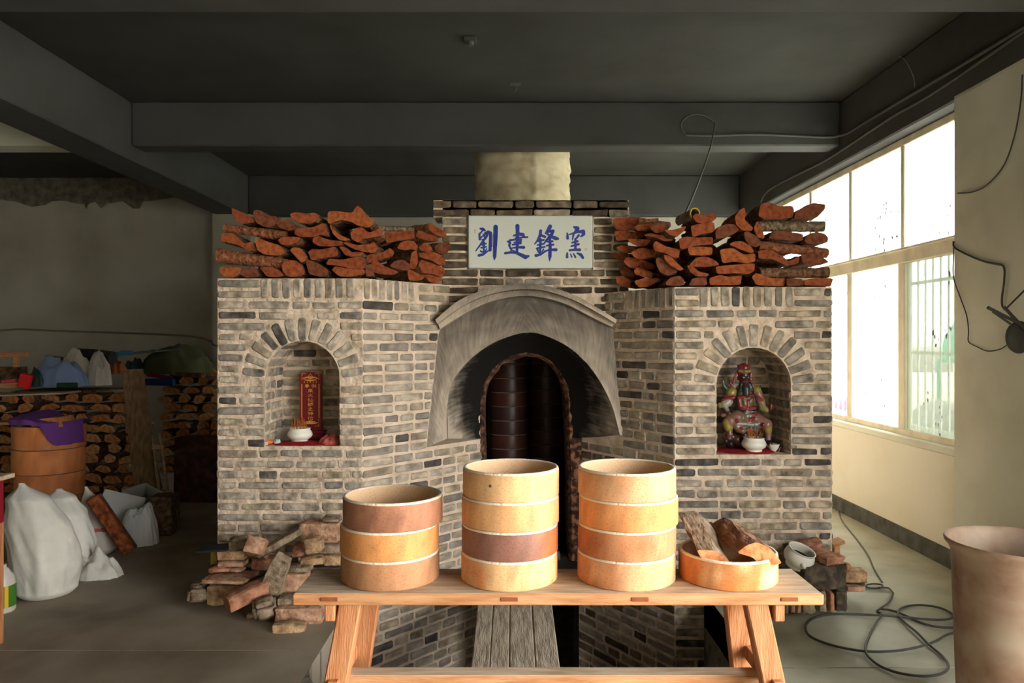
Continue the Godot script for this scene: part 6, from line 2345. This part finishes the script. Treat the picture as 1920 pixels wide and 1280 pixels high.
func build_left_things() -> void:
	# column of large saggars with a board and a purple cloth on top
	var cx := (93 - 960) * 6.3 / F
	var rimd := mat("grey_joint", C(96, 92, 88), 0.9)
	var ys := [0.0, 0.22, 0.415, 0.617, 0.81]
	var nm := ["bottom", "third", "second", "top"]
	for k in 4:
		var r := 0.272 if k == 3 else (0.27 if k == 2 else (0.258 if k == 1 else 0.25))
		var s := saggar("large_saggar", Vector3(cx + [0.0, 0.006, -0.004, 0.0][k], ys[k], -6.3), r, ys[k + 1] - ys[k], C(232, 150, 84), C(216, 132, 70), 0.4, ["large orange saggar at the bottom of the column behind the white sacks", "large pale orange saggar, second from the bottom of the left column", "large orange saggar with a crack, third up in the left column", "large orange saggar topping the left column under the purple cloth"][k], "large saggars in the left column", false)
		s.get_node("rim").material_override = rimd
	var mb := MB.new()
	mb.obox(Transform3D(Basis(Vector3.UP, 0.02), Vector3(cx - 0.36, 0.822, -6.24)), Vector3(0.74, 0.022, 0.16), 0.003)
	solo("pale_board", mb.mesh(), M.pale_wood, "long pale board lying across the top of the left saggar column", "board")
	mb = MB.new()
	var lp := []
	for p in [[58, 793], [66, 786], [110, 782], [116, 800], [98, 803], [60, 803]]:
		lp.append(P(p[0], p[1], 6.08))
	var bk := []
	for p in lp:
		bk.append(p + Vector3(0, 0, -0.2))
	mb.face(lp, Vector3.BACK)
	mb.face(bk, Vector3.FORWARD)
	mb.skirt(lp, bk, P(88, 793, 6.1))
	solo("wood_slab", mb.mesh(), M.cut_3, "chunky orange wood slab on the front of the left saggar column", "wood")
	# purple cloth: lies on the column and hangs down its right front
	var rows := []
	var nz := FastNoiseLite.new()
	nz.seed = 77
	nz.frequency = 7.0
	for i in 25:
		var v := i / 24.0
		var row := PackedVector3Array()
		for j in 29:
			var u := j / 28.0
			var x := lerpf(-0.19, 0.292, u)
			var edge := -6.3 + sqrt(maxf(0.0, 0.29 * 0.29 - x * x))
			var hang := smoothstep(0.55, 0.78, u) * 0.17 + 0.012
			var lay_y := 0.842 + 0.05 * sin(u * 5.0 + 0.6) * (1.0 - v) + 0.02
			var p: Vector3
			if v < 0.6:
				p = Vector3(cx + x, lay_y, lerpf(-6.42, edge, v / 0.6))
			else:
				var q := (v - 0.6) / 0.4
				p = Vector3(cx + x + 0.012 * q, lerpf(lay_y, 0.842 - hang, q), edge + 0.022 + 0.008 * sin(u * 22.0))
			p += Vector3(0, 1, 0.6) * nz.get_noise_3dv(p) * 0.018
			row.append(p)
		rows.append(row)
	mb = MB.new()
	mb.grid(rows, false, true)
	var rows2 := []
	for r in rows:
		var row := PackedVector3Array()
		for p in r:
			row.append(p + Vector3(0, -0.004, -0.003))
		rows2.append(row)
	mb.grid(rows2, false, false)
	solo("purple_cloth", mb.mesh(), mat("purple_fabric", C(108, 60, 132), 0.9), "purple cloth draped over the top of the left saggar column", "cloth")
	# white sacks
	var ws := mat("sack_white", C(206, 203, 195), 0.55, noise_tex(111, 0.02, [[0.0, C(236, 233, 226)], [0.5, C(246, 245, 240)], [1.0, C(255, 255, 252)]], 256, 4), 2.0)
	var s1 := solo("woven_sack", sack_mesh(0.66, [[0.0, 0.10, 0.10], [0.06, 0.165, 0.16], [0.3, 0.21, 0.17], [0.6, 0.20, 0.15], [0.85, 0.13, 0.10], [1.0, 0.015, 0.02]], Vector3(-0.15, 0, 0), 3, 0.10), ws, "big white woven sack standing nearest at the far left", "sack", "white sacks on the left")
	s1.position = Vector3((88 - 960) * 4.42 / F, 0, -4.42)
	var s2 := thing("woven_sack", "white woven sack slumped to the right behind the nearest sack", "sack", Vector3((118 - 960) * 4.8 / F, 0, -4.84), 0, "white sacks on the left")
	part("bag", sack_mesh(0.54, [[0.0, 0.13, 0.12], [0.06, 0.19, 0.17], [0.35, 0.19, 0.16], [0.7, 0.15, 0.13], [0.9, 0.10, 0.08], [1.0, 0.02, 0.02]], Vector3(-0.06, 0, -0.02), 14, 0.11), ws, s2)
	var tail := part("loose_end", crumple(0.32, 0.13, 0.22, 19, 0.9, 30, 1.6), ws, s2, Vector3(0.22, 0, 0.05))
	tail.rotation.y = -0.2
	# clear bag with a red stripe
	var clear := StandardMaterial3D.new()
	clear.resource_name = "clear_plastic"
	clear.albedo_color = Color(0.80, 0.77, 0.72, 0.8)
	clear.transparency = BaseMaterial3D.TRANSPARENCY_ALPHA
	clear.roughness = 0.35
	M["clear_plastic"] = clear
	var cb := thing("plastic_bag", "clear plastic bag with a red stripe behind the slumped white sack", "bag", Vector3((180 - 960) * 5.25 / F, 0, -5.3))
	part("bag", sack_mesh(0.47, [[0.0, 0.07, 0.07], [0.08, 0.12, 0.11], [0.4, 0.13, 0.11], [0.75, 0.07, 0.06], [1.0, 0.01, 0.01]], Vector3(-0.10, 0, 0), 31, 0.05), clear, cb)
	part("stripe", sack_mesh(0.03, [[0.0, 0.134, 0.113], [0.5, 0.136, 0.115], [1.0, 0.134, 0.113]], Vector3.ZERO, 31, 0.03, 48, 4), mat("red_print", C(190, 92, 92), 0.6), cb, Vector3(-0.012, 0.17, 0))
	# leaning brown timber
	mb = MB.new()
	mb.obox(Transform3D(), Vector3(0.085, 0.46, 0.14), 0.008)
	var tb := solo("brown_timber", mb.mesh(), mat("rotten_wood", C(150, 88, 52), 0.9, M.bark_0.albedo_texture, 1.5, M.bark_0.heightmap_texture, 0.6, false), "thick rotten brown timber leaning against the grey plastic boxes", "timber")
	tb.position = P(205, 988, 5.2) + Vector3(0.02, 0.02, 0)
	tb.rotation = Vector3(-0.12, 0.35, 0.55)
	# two grey plastic boxes
	var gp := mat("grey_plastic", C(186, 188, 186), 0.5)
	for q in [["grey plastic box tipped forward behind the brown timber", P(218, 960, 5.75), Vector3(-0.25, 0.35, -0.30)], ["grey plastic box lying behind the tipped one", P(268, 950, 6.2), Vector3(0.1, -0.5, -0.28)]]:
		mb = MB.new()
		thin_box(mb, Vector3(0.30, 0.24, 0.22), 0.008)
		var o := solo("plastic_box", mb.mesh(), gp, q[0], "box", "grey plastic boxes")
		o.position = q[1] + Vector3(0, -0.1, 0)
		o.rotation = q[2]
	var wb := solo("white_bag", crumple(0.26, 0.24, 0.2, 41, 0.5, 34), mat("white_film", C(214, 216, 216), 0.4), "small crumpled white plastic bag in front of the grey boxes", "bag")
	wb.position = Vector3((256 - 960) * 5.5 / F, 0, -5.55)
	# chopping block
	mb = MB.new()
	mb.obox(Transform3D(Basis(Vector3.UP, 0.1), Vector3(0, 0.15, 0)), Vector3(0.185, 0.30, 0.2), 0.012)
	var cbk := solo("wood_block", mb.mesh(), mat("grey_timber", C(134, 122, 104), 0.9, M.bark_2.albedo_texture, 2.0, M.bark_2.heightmap_texture, 0.5, false), "square grey-brown wooden block standing right of the plastic boxes", "block")
	cbk.position = Vector3((308 - 960) * 5.85 / F, 0, -5.85)
	# debarked pole leaning on the stack
	var pole := []
	for p in [[283, 936, 6.95], [276, 900, 6.98], [268, 850, 7.02], [262, 800, 7.06], [254, 740, 7.1], [249, 694, 7.12]]:
		pole.append(P(p[0], p[1], p[2]))
	mb = MB.new()
	pole = bezier(pole, 5)
	mb.tube(pole, 0.118, 18, false, 0.092)
	var pl := thing("leaning_log", "thick upright debarked log leaning on the firewood stack", "log", pole[0])
	part("trunk", mb.mesh(), mat("debarked", C(196, 176, 150), 0.85, M.loose_pink.albedo_texture, 1.2, M.bark_2.heightmap_texture, 0.8, false), pl, -pole[0])
	M.debarked.uv1_scale = Vector3(3, 1.0, 3)
	var ring := []
	var e: Vector3 = pole[pole.size() - 1]
	for j in 18:
		ring.append(e + Vector3(cos(TAU * j / 18) * 0.092, 0.006, sin(TAU * j / 18) * 0.092))
	mb = MB.new()
	mb.face(ring, Vector3.UP)
	part("cut_end", mb.mesh(), M.cut_3, pl, -pole[0])
	# narrow wooden frame of two sticks
	var fr := thing("stick_frame", "narrow wooden frame of two pale sticks leaning right of the upright log", "frame", P(302, 930, 6.6))
	for q in [[[286, 815], [303, 957]], [[299, 812], [320, 957]]]:
		mb = MB.new()
		var a := P(q[0][0], q[0][1], 6.75)
		var b := P(q[1][0], q[1][1], 6.6)
		mb.tube([a, b], 0.014, 4)
		part("stick", mb.mesh(), M.dusty_wood, fr, -fr.position)
	for y in [838, 920]:
		mb = MB.new()
		mb.obox(Transform3D(), Vector3(0.10, 0.035, 0.015), 0.002)
		var rg := part("crosspiece", mb.mesh(), M.dusty_wood, fr, P(296 + (y - 838) * 0.19, y, 6.7) - fr.position)
	# stained board
	mb = MB.new()
	mb.obox(Transform3D(Basis(Vector3.RIGHT, -0.05), Vector3(0, 0.30, 0)), Vector3(0.40, 0.60, 0.3), 0.006)
	var bd := solo("stained_cabinet", mb.mesh(), mat("stained_red", C(112, 78, 68), 0.85, M.loose_dark.albedo_texture, 1.4), "dark red stained low cabinet in the shadow beside the kiln", "cabinet")
	bd.position = Vector3((366 - 960) * 6.95 / F, 0, -7.1)
	clutter()

func heap(called: String, px: float, py: float, d: float, s: Vector3, m: Material, seed_: int, label: String, cat: String, sharp := 0.5, grp := "") -> MeshInstance3D:
	var o := solo(called, crumple(s.x, s.y, s.z, seed_, sharp, 26), m, label, cat, grp)
	o.position = P(px, py, d)
	return o

func clutter() -> void:
	var top := 1.075
	var sheet := mat("old_board", C(120, 100, 80), 0.9, M.bark_2.albedo_texture, 1.2)
	var mb := MB.new()
	# boards that cover the stack
	mb.obox(Transform3D(Basis(Vector3.BACK, 0.035), P(60, 737, 7.0)), Vector3(0.86, 0.016, 0.5), 0.003)
	solo("pale_board", mb.mesh(), M.dusty_wood, "long thin board lying on the firewood stack under the blue cloth", "board")
	mb = MB.new()
	mb.obox(Transform3D(Basis(Vector3.BACK, 0.01), P(130, 731, 7.3)), Vector3(0.8, 0.02, 0.5), 0.003)
	solo("brown_board", mb.mesh(), sheet, "weathered brown board on the firewood stack behind the thin one", "board")
	heap("blue_cloth", 112, 724, 7.25, Vector3(0.50, 0.22, 0.3), mat("blue_fabric", C(124, 142, 178), 0.9), 51, "crumpled pale blue cloth on top of the firewood stack", "cloth", 0.7)
	heap("white_cloth", 143, 716, 7.62, Vector3(0.34, 0.25, 0.22), mat("cream_fabric", C(206, 196, 176), 0.9), 57, "crumpled cream cloth behind the pale blue cloth", "cloth", 0.8)
	heap("grey_bag", 186, 722, 7.42, Vector3(0.24, 0.24, 0.2), M.clear_plastic, 61, "grey translucent plastic bag right of the cream cloth", "bag", 0.8)
	heap("green_bag", 68, 724, 7.1, Vector3(0.13, 0.14, 0.12), mat("green_film", C(30, 52, 40), 0.4), 63, "dark green plastic bag between the red package and blue cloth", "bag", 0.6)
	mb = MB.new()
	mb.obox(Transform3D(Basis(Vector3.BACK, -0.25) * Basis(Vector3.UP, 0.3), P(48, 714, 7.02)), Vector3(0.105, 0.135, 0.07), 0.01)
	solo("red_package", mb.mesh(), mat("red_film", C(206, 32, 36), 0.45), "bright red package tipped on the boards at far left", "package")
	mb = MB.new()
	mb.obox(Transform3D(Basis(Vector3.BACK, 0.12), P(19, 714, 7.02)), Vector3(0.13, 0.03, 0.06), 0.006)
	solo("pink_packet", mb.mesh(), mat("pink_film", C(206, 70, 84), 0.5), "flat pink packet on the boards at the left frame edge", "packet")
	mb = MB.new()
	mb.obox(Transform3D(Basis(Vector3.BACK, 0.06), P(20, 722, 7.08)), Vector3(0.22, 0.05, 0.08), 0.004)
	solo("pale_batten", mb.mesh(), M.pale_wood, "short pale batten under the pink packet", "wood")
	mb = MB.new()
	mb.obox(Transform3D(Basis(), P(126, 722, 7.08)), Vector3(0.165, 0.05, 0.08), 0.008)
	solo("green_carton", mb.mesh(), mat("green_carton", C(28, 60, 38), 0.35), "dark green carton in front of the pale blue cloth", "carton")
	# wooden stool lying at the far left
	var st := thing("wooden_stool", "small worn wooden stool on the stack at the left frame edge", "stool", P(8, 722, 7.3))
	for q in [[Vector3(0, 0.30, 0), Vector3(0.38, 0.045, 0.2), "seat"], [Vector3(0.15, 0.21, 0.05), Vector3(0.04, 0.16, 0.05), "leg"], [Vector3(-0.12, 0.21, 0.05), Vector3(0.04, 0.16, 0.05), "leg"], [Vector3(0, 0.1, 0), Vector3(0.36, 0.16, 0.16), "box"]]:
		mb = MB.new()
		mb.obox(Transform3D(), q[1], 0.006)
		part(q[2], mb.mesh(), M.pale_wood if q[2] != "box" else sheet, st, q[0])
	# dark roll
	var a := P(141, 664, 7.75)
	var b := P(212, 670, 7.6)
	mb = MB.new()
	mb.tube(bezier([a, a.lerp(b, 0.5) + Vector3(0, 0.008, 0), b], 6), 0.062, 16)
	solo("dark_roll", mb.mesh(), mat("dark_felt", C(58, 56, 52), 0.9), "dark rolled-up mat lying along the back of the stack", "roll")
	mb = MB.new()
	mb.tube([P(88, 669, 7.7), P(150, 676, 7.7)], 0.02, 6)
	solo("dark_stick", mb.mesh(), sheet, "short dark stick sticking out left of the rolled mat", "stick")
	# orange split logs under the roll
	heap("wood_chunk", 214, 700, 7.72, Vector3(0.26, 0.12, 0.2), M.cut_1, 66, "orange wood chunk under the rolled mat", "wood", 0.4)
	# pole with a blue grip
	var pl := thing("tool_pole", "thin dark pole with a blue grip lying across the rear stack", "pole", P(280, 660, 7.9))
	mb = MB.new()
	mb.tube([P(244, 662, 7.7), P(290, 658, 7.95), P(340, 655, 8.2)], 0.012, 8)
	part("shaft", mb.mesh(), mat("dark_metal", C(66, 68, 66), 0.5), pl, -pl.position)
	mb = MB.new()
	mb.tube([P(219, 664, 7.6), P(230, 661, 7.64), P(248, 661, 7.72)], 0.022, 10)
	part("grip", mb.mesh(), mat("blue_rubber", C(44, 110, 150), 0.6), pl, -pl.position)
	mb = MB.new()
	mb.obox(Transform3D(Basis(), P(287, 658, 7.93)), Vector3(0.05, 0.03, 0.03), 0.006)
	part("clamp", mb.mesh(), M.dark_metal, pl, -pl.position)
	heap("dark_sack", 334, 700, 8.62, Vector3(0.78, 0.31, 0.5), mat("dark_green_sack", C(86, 92, 66), 0.9), 71, "dark olive sack heaped on the rear firewood stack", "sack", 0.3)
	heap("slate_cloth", 252, 700, 8.5, Vector3(0.2, 0.16, 0.2), mat("slate_fabric", C(74, 88, 110), 0.9), 73, "slate blue cloth left of the olive sack", "cloth", 0.6)
	mb = MB.new()
	mb.tube(bezier([P(276, 702, 8.46), P(298, 705, 8.46), P(322, 709, 8.46)], 5), 0.022, 8)
	solo("red_tool", mb.mesh(), mat("red_plastic", C(170, 28, 48), 0.4), "curved red tool handle lying before the olive sack", "tool")
	mb = MB.new()
	mb.tube(bezier([P(262, 716, 8.4), P(295, 716, 8.4), P(326, 716, 8.4)], 5), 0.034, 8, true, 0.045)
	solo("blue_tool", mb.mesh(), mat("blue_plastic", C(36, 66, 130), 0.45), "blue plastic tool lying under the red handle", "tool")
	mb = MB.new()
	mb.obox(Transform3D(Basis(Vector3.BACK, -0.06), P(352, 702, 8.42)), Vector3(0.36, 0.05, 0.12), 0.004)
	solo("brown_plank", mb.mesh(), sheet, "short brown plank right of the red tool handle", "plank")
	# red table cut by the frame, and the jug behind its leg
	var tb := thing("red_table", "red-sided table with a pale top cut off by the left frame edge", "table", Vector3(-2.925, 0, -3.60))
	mb = MB.new()
	mb.obox(Transform3D(Basis(), Vector3(0, 0.83, 0)), Vector3(0.86, 0.022, 0.3), 0.003)
	part("tabletop", mb.mesh(), M.dusty_wood, tb)
	mb = MB.new()
	mb.obox(Transform3D(Basis(), Vector3(-0.01, 0.71, 0)), Vector3(0.80, 0.218, 0.25), 0.003)
	part("apron", mb.mesh(), mat("red_paint", C(126, 22, 34), 0.5), tb)
	for q in [[0.37, 0.1], [0.37, -0.1], [-0.38, 0.1], [-0.38, -0.1]]:
		mb = MB.new()
		mb.obox(Transform3D(Basis(), Vector3(q[0], 0.301, q[1])), Vector3(0.045, 0.6, 0.045), 0.003)
		part("leg", mb.mesh(), M.leg_wood, tb)
	var jg := thing("plastic_jug", "clear plastic jug with a green and yellow label behind the red table", "jug", Vector3((13 - 960) * 4.2 / F, 0, -4.16))
	mb = MB.new()
	mb.lathe([Vector2(0.0001, 0), Vector2(0.06, 0.0), Vector2(0.066, 0.01), Vector2(0.066, 0.15), Vector2(0.06, 0.19), Vector2(0.03, 0.235), Vector2(0.022, 0.24), Vector2(0.022, 0.26), Vector2(0.0001, 0.26)], 28)
	part("bottle", mb.mesh(), M.clear_plastic, jg)
	mb = MB.new()
	mb.lathe([Vector2(0.0665, 0.03), Vector2(0.0672, 0.031), Vector2(0.0672, 0.148), Vector2(0.0665, 0.149)], 28)
	part("label", mb.mesh(), mat("green_label", C(62, 112, 34), 0.5), jg)
	mb = MB.new()
	for j in 6:
		var an := -0.62 + j * 0.05
		mb.obox(Transform3D(Basis(Vector3.UP, an), Vector3(sin(an), 0, cos(an)) * 0.068 + Vector3(0, 0.09, 0)) , Vector3(0.0036, 0.117, 0.001), 0)
	mb = MB.new()
	mb.obox(Transform3D(Basis(Vector3.UP, 0.9), Vector3(sin(0.9), 0, cos(0.9)) * 0.066 + Vector3(0, 0.09, 0)), Vector3(0.02, 0.118, 0.004), 0.001)
	part("label_edge", mb.mesh(), mat("yellow_label", C(206, 166, 40), 0.5), jg)
	mb = MB.new()
	mb.obox(Transform3D(Basis(Vector3.UP, 0.25), Vector3(sin(0.25), 0, cos(0.25)) * 0.0675 + Vector3(0, 0.055, 0)), Vector3(0.028, 0.034, 0.003), 0.001)
	part("label_patch", mb.mesh(), mat("white_label", C(220, 224, 206), 0.5), jg)

# ---------------------------------------------------------------- right side: bucket, fixture, cables
func ground(px: float, py: float, y := 0.0) -> Vector3:
	var d := F * (1.5 - y) / (py - 640.0)
	return Vector3((px - 960.0) * d / F, y, -d)

func on_pier(px: float, py: float, x := 2.812) -> Vector3:
	var d := F * x / (px - 960.0)
	return Vector3(x, 1.5 + (640.0 - py) * d / F, -d)

func build_right_things() -> void:
	var t := thing("plastic_bucket", "large clay-stained pinkish plastic bucket at the right frame edge", "bucket", Vector3(1.90, 0, -2.8))
	var mb := MB.new()
	mb.lathe([Vector2(0.0001, 0.0), Vector2(0.185, 0.0), Vector2(0.196, 0.012), Vector2(0.202, 0.1), Vector2(0.21, 0.35), Vector2(0.218, 0.6), Vector2(0.222, 0.70), Vector2(0.232, 0.722), Vector2(0.243, 0.734), Vector2(0.246, 0.745), Vector2(0.242, 0.752), Vector2(0.232, 0.75), Vector2(0.222, 0.735), Vector2(0.214, 0.70), Vector2(0.204, 0.35), Vector2(0.19, 0.03), Vector2(0.0001, 0.025)], 64)
	var stain := noise_tex(121, 0.008, [[0.0, C(150, 110, 92)], [0.3, C(205, 176, 158)], [0.55, C(232, 214, 200)], [0.8, C(246, 236, 222)], [1.0, C(255, 250, 240)]], 512, 6, FastNoiseLite.TYPE_SIMPLEX_SMOOTH, 30.0)
	part("tub", mb.mesh(), mat("stained_plastic", C(168, 156, 142), 0.6, stain, 1.1, null, 0.0, false), t)
	mb = MB.new()
	mb.tube(bezier([Vector3(0.015, 0.53, 0.218), Vector3(0.04, 0.515, 0.24), Vector3(0.08, 0.51, 0.232)], 5), 0.008, 8)
	part("handle", mb.mesh(), mat("black_plastic", C(30, 30, 34), 0.4), t)
	# wall fixture: dark round housing on rods
	var fx := thing("wall_fan", "dark grey round wall fan with bare rods, mounted on the right pier", "fan", Vector3(2.70, 1.55, -3.99))
	mb = MB.new()
	mb.lathe([Vector2(0.0001, -0.03), Vector2(0.05, -0.028), Vector2(0.082, -0.012), Vector2(0.088, 0.0), Vector2(0.08, 0.016), Vector2(0.0001, 0.03)], 32, Vector3.ZERO, Transform3D(Basis(Vector3.UP, 0.35) * Basis(Vector3.RIGHT, PI * 0.5) * Basis(Vector3.BACK, 0.1), P(1911, 632, 3.99) - fx.position))
	var fm := mat("fan_grey", C(72, 70, 66), 0.5)
	part("motor_housing", mb.mesh(), fm, fx)
	for q in [[[1852, 576], [1922, 612], 0.009], [[1862, 584], [1896, 608], 0.007], [[1882, 575], [1926, 622], 0.009], [[1886, 579], [1930, 535], 0.005]]:
		mb = MB.new()
		mb.tube([P(q[0][0], q[0][1], 3.96) - fx.position, P(q[1][0], q[1][1], 3.96) - fx.position], q[2], 8)
		part("rod", mb.mesh(), fm, fx)
	mb = MB.new()
	mb.tube([P(1915, 630, 4.0) - fx.position, Vector3(2.815, 1.53, -4.0) - fx.position], 0.02, 10)
	part("wall_arm", mb.mesh(), fm, fx)
	mb = MB.new()
	mb.obox(Transform3D(Basis(), Vector3(2.812, 1.53, -4.0) - fx.position), Vector3(0.012, 0.14, 0.1), 0.003)
	part("wall_plate", mb.mesh(), fm, fx)

func cable(called: String, pts: Array, r: float, m: Material, label: String, per := 6, cat := "cable") -> MeshInstance3D:
	var mb := MB.new()
	mb.tube(bezier(pts, per), r, 8)
	return solo(called, mb.mesh(), m, label, cat)

func build_cables() -> void:
	var blk := mat("black_cable", C(72, 70, 66), 0.55)
	var gry := mat("grey_cable", C(96, 94, 86), 0.6)
	# hose coiled on the floor on the right
	var Z := [[790, 715], [762, 770], [704, 812], [690, 830], [718, 846], [682, 900], [642, 980], [616, 1060], [642, 1120], [722, 1180], [850, 1222], [1000, 1237], [1108, 1216], [1140, 1170], [1100, 1108], [1020, 1040], [940, 960], [858, 892], [820, 836], [862, 800], [960, 788], [1080, 804], [1162, 842], [1166, 868], [1100, 881], [980, 876], [850, 862], [700, 852], [540, 846], [400, 846], [290, 870], [238, 920], [262, 982], [372, 1032], [520, 1067], [660, 1082], [820, 1076], [960, 1050], [1060, 1015], [1140, 972], [1260, 948], [1370, 925], [1340, 900], [1262, 912], [1180, 930], [1060, 924], [960, 896], [860, 850], [780, 822], [704, 812]]
	var pts := []
	for i in Z.size():
		pts.append(ground(1440 + Z[i][0] / 3.369, 900 + Z[i][1] / 3.369, 0.008 + 0.010 * fmod(i * 0.37, 1.0)))
	cable("floor_hose", pts, 0.0062, blk, "dark rubber hose coiled in loops on the right floor", 8, "hose")
	var Y := [[300, -20], [405, 0], [428, 110], [448, 200], [472, 262], [560, 372], [630, 470], [670, 560], [722, 645]]
	pts = []
	for q in Y:
		pts.append(ground(1440 + q[0] / 3.369, 900 + q[1] / 3.369, 0.006))
	cable("power_cord", pts, 0.0055, gry, "thin grey cord running along the floor beside the right wall", 6, "cord")
	pts = []
	for i in 30:
		var a := TAU * i / 14.0 + 0.5
		pts.append(ground(1440 + (672 + 54 * cos(a)) / 3.369, 900 + (668 + 14 * sin(a)) / 3.369, 0.006 + i * 0.0006))
	pts.append(ground(1440 + 760 / 3.369, 900 + 680 / 3.369, 0.012))
	pts.append(ground(1440 + 790 / 3.369, 900 + 712 / 3.369, 0.012))
	cable("cord_loop", pts, 0.005, blk, "small dark cord loop beside the flat pinkish brick", 4, "cord")
	# wires on the pier
	var wires := [
		["pier_wire", [[1917, 140], [1914, 190], [1902, 255], [1882, 310], [1850, 347], [1822, 360], [1796, 362]], 0.0042, "thin dark wire drooping down the upper part of the right pier"],
		["pier_cable", [[1785, 452], [1790, 464], [1815, 478], [1845, 490], [1868, 495], [1882, 500], [1883, 525], [1879, 555], [1879, 572], [1884, 580]], 0.0058, "black cable from the window frame to the wall fan"],
		["pier_lead", [[1784, 452], [1783, 480], [1787, 520], [1800, 556], [1812, 590], [1816, 620], [1816, 640], [1830, 649], [1852, 658], [1878, 653], [1894, 640]], 0.0034, "thin lead hanging in a loop below the window rail"],
	]
	for w in wires:
		pts = []
		for q in w[1]:
			pts.append(on_pier(maxf(q[0], 1788), q[1], 2.808))
		cable(w[0], pts, w[2], blk, w[3], 6)
	# conduits along the beams
	var conduit := mat("conduit_grey", C(86, 86, 82), 0.7)
	pts = []
	for q in [[1287, 253], [1340, 254], [1420, 252], [1500, 255], [1555, 257]]:
		pts.append(P(q[0], q[1], 6.395))
	for q in [[1585, 251], [1612, 236], [1680, 195], [1740, 160], [1800, 124], [1860, 88], [1930, 45]]:
		pts.append(on_pier(q[0], q[1], 2.80))
	cable("beam_conduit", pts, 0.011, conduit, "grey conduit running along the cross beam and up the window beam", 5, "conduit")
	pts = []
	for q in [[1427, 378], [1436, 362], [1460, 345], [1540, 305], [1605, 264], [1670, 221], [1730, 187], [1780, 155], [1840, 114], [1925, 55]]:
		pts.append(on_pier(q[0], q[1], 2.808))
	cable("window_conduit", pts, 0.010, conduit, "lower grey conduit running along the beam over the window", 5, "conduit")
	# loop of cable on the beam with its hanging end
	pts = []
	for q in [[1287, 254], [1278, 242], [1279, 228], [1290, 218], [1306, 214], [1322, 217], [1334, 224], [1340, 232]]:
		pts.append(P(q[0], q[1], 6.39))
	for q in [[1338, 250, 6.2], [1330, 283, 5.9], [1312, 335, 5.4], [1296, 375, 5.1], [1282, 406, 4.85]]:
		pts.append(P(q[0], q[1], q[2]))
	cable("hanging_cable", pts, 0.0065, gry, "cable looped on the cross beam and hanging down to the right woodpile", 6)
	# wiring on the left back wall
	pts = []
	for q in [[-60, 620], [0, 619], [40, 617], [103, 620], [225, 624], [355, 630], [394, 639]]:
		pts.append(P(q[0], q[1], BACK - 0.012))
	pts.append(P(400, 646, 9.13))
	pts.append(P(416, 650, 9.13))
	cable("wall_wire", pts, 0.012, mat("wall_wire_paint", C(128, 124, 112), 0.8), "painted wire running level along the left back wall", 5)
	pts = []
	for q in [[62, 360], [75, 366], [86, 375], [100, 376], [114, 373], [123, 371]]:
		pts.append(P(q[0], q[1], BACK - 0.02))
	cable("wire_stub", pts, 0.008, gry, "short curled wire stub high on the left back wall", 5)
	# cobweb strand
	pts = []
	for q in [[1662, 86], [1680, 101], [1697, 113], [1708, 132], [1714, 150], [1715, 164]]:
		pts.append(on_pier(q[0], q[1], 2.79))
	cable("cobweb_strand", pts, 0.0026, mat("cobweb", C(168, 166, 156), 0.9), "pale cobweb strand hanging by the window beam near the ceiling", 4, "cobweb")
	# fittings on the ceiling
	var mb := MB.new()
	mb.obox(Transform3D(Basis(), Vector3(0, -0.012, 0)), Vector3(0.09, 0.024, 0.09), 0.004)
	var t := thing("ceiling_rose", "small square fitting on the ceiling near the overhead beam", "fitting", Vector3((882 - 960) * 5.08 / F, CEIL - 0.0, -5.08))
	part("plate", mb.mesh(), M.beam_paint, t)
	mb = MB.new()
	mb.lathe([Vector2(0.0001, -0.05), Vector2(0.02, -0.048), Vector2(0.024, -0.03), Vector2(0.024, -0.02)], 16)
	part("socket", mb.mesh(), M.conduit_grey, t)
	t = thing("ceiling_hook", "small twin hook fitting on the ceiling before the cross beam", "fitting", Vector3((966 - 960) * 5.95 / F, CEIL, -5.95))
	mb = MB.new()
	mb.obox(Transform3D(Basis(), Vector3(0, -0.01, 0)), Vector3(0.09, 0.02, 0.03), 0.003)
	part("plate", mb.mesh(), M.conduit_grey, t)
	mb = MB.new()
	mb.tube(bezier([Vector3(0.0, -0.02, 0), Vector3(0.012, -0.045, 0), Vector3(-0.002, -0.07, 0)], 5), 0.005, 6)
	part("hook", mb.mesh(), M.conduit_grey, t)
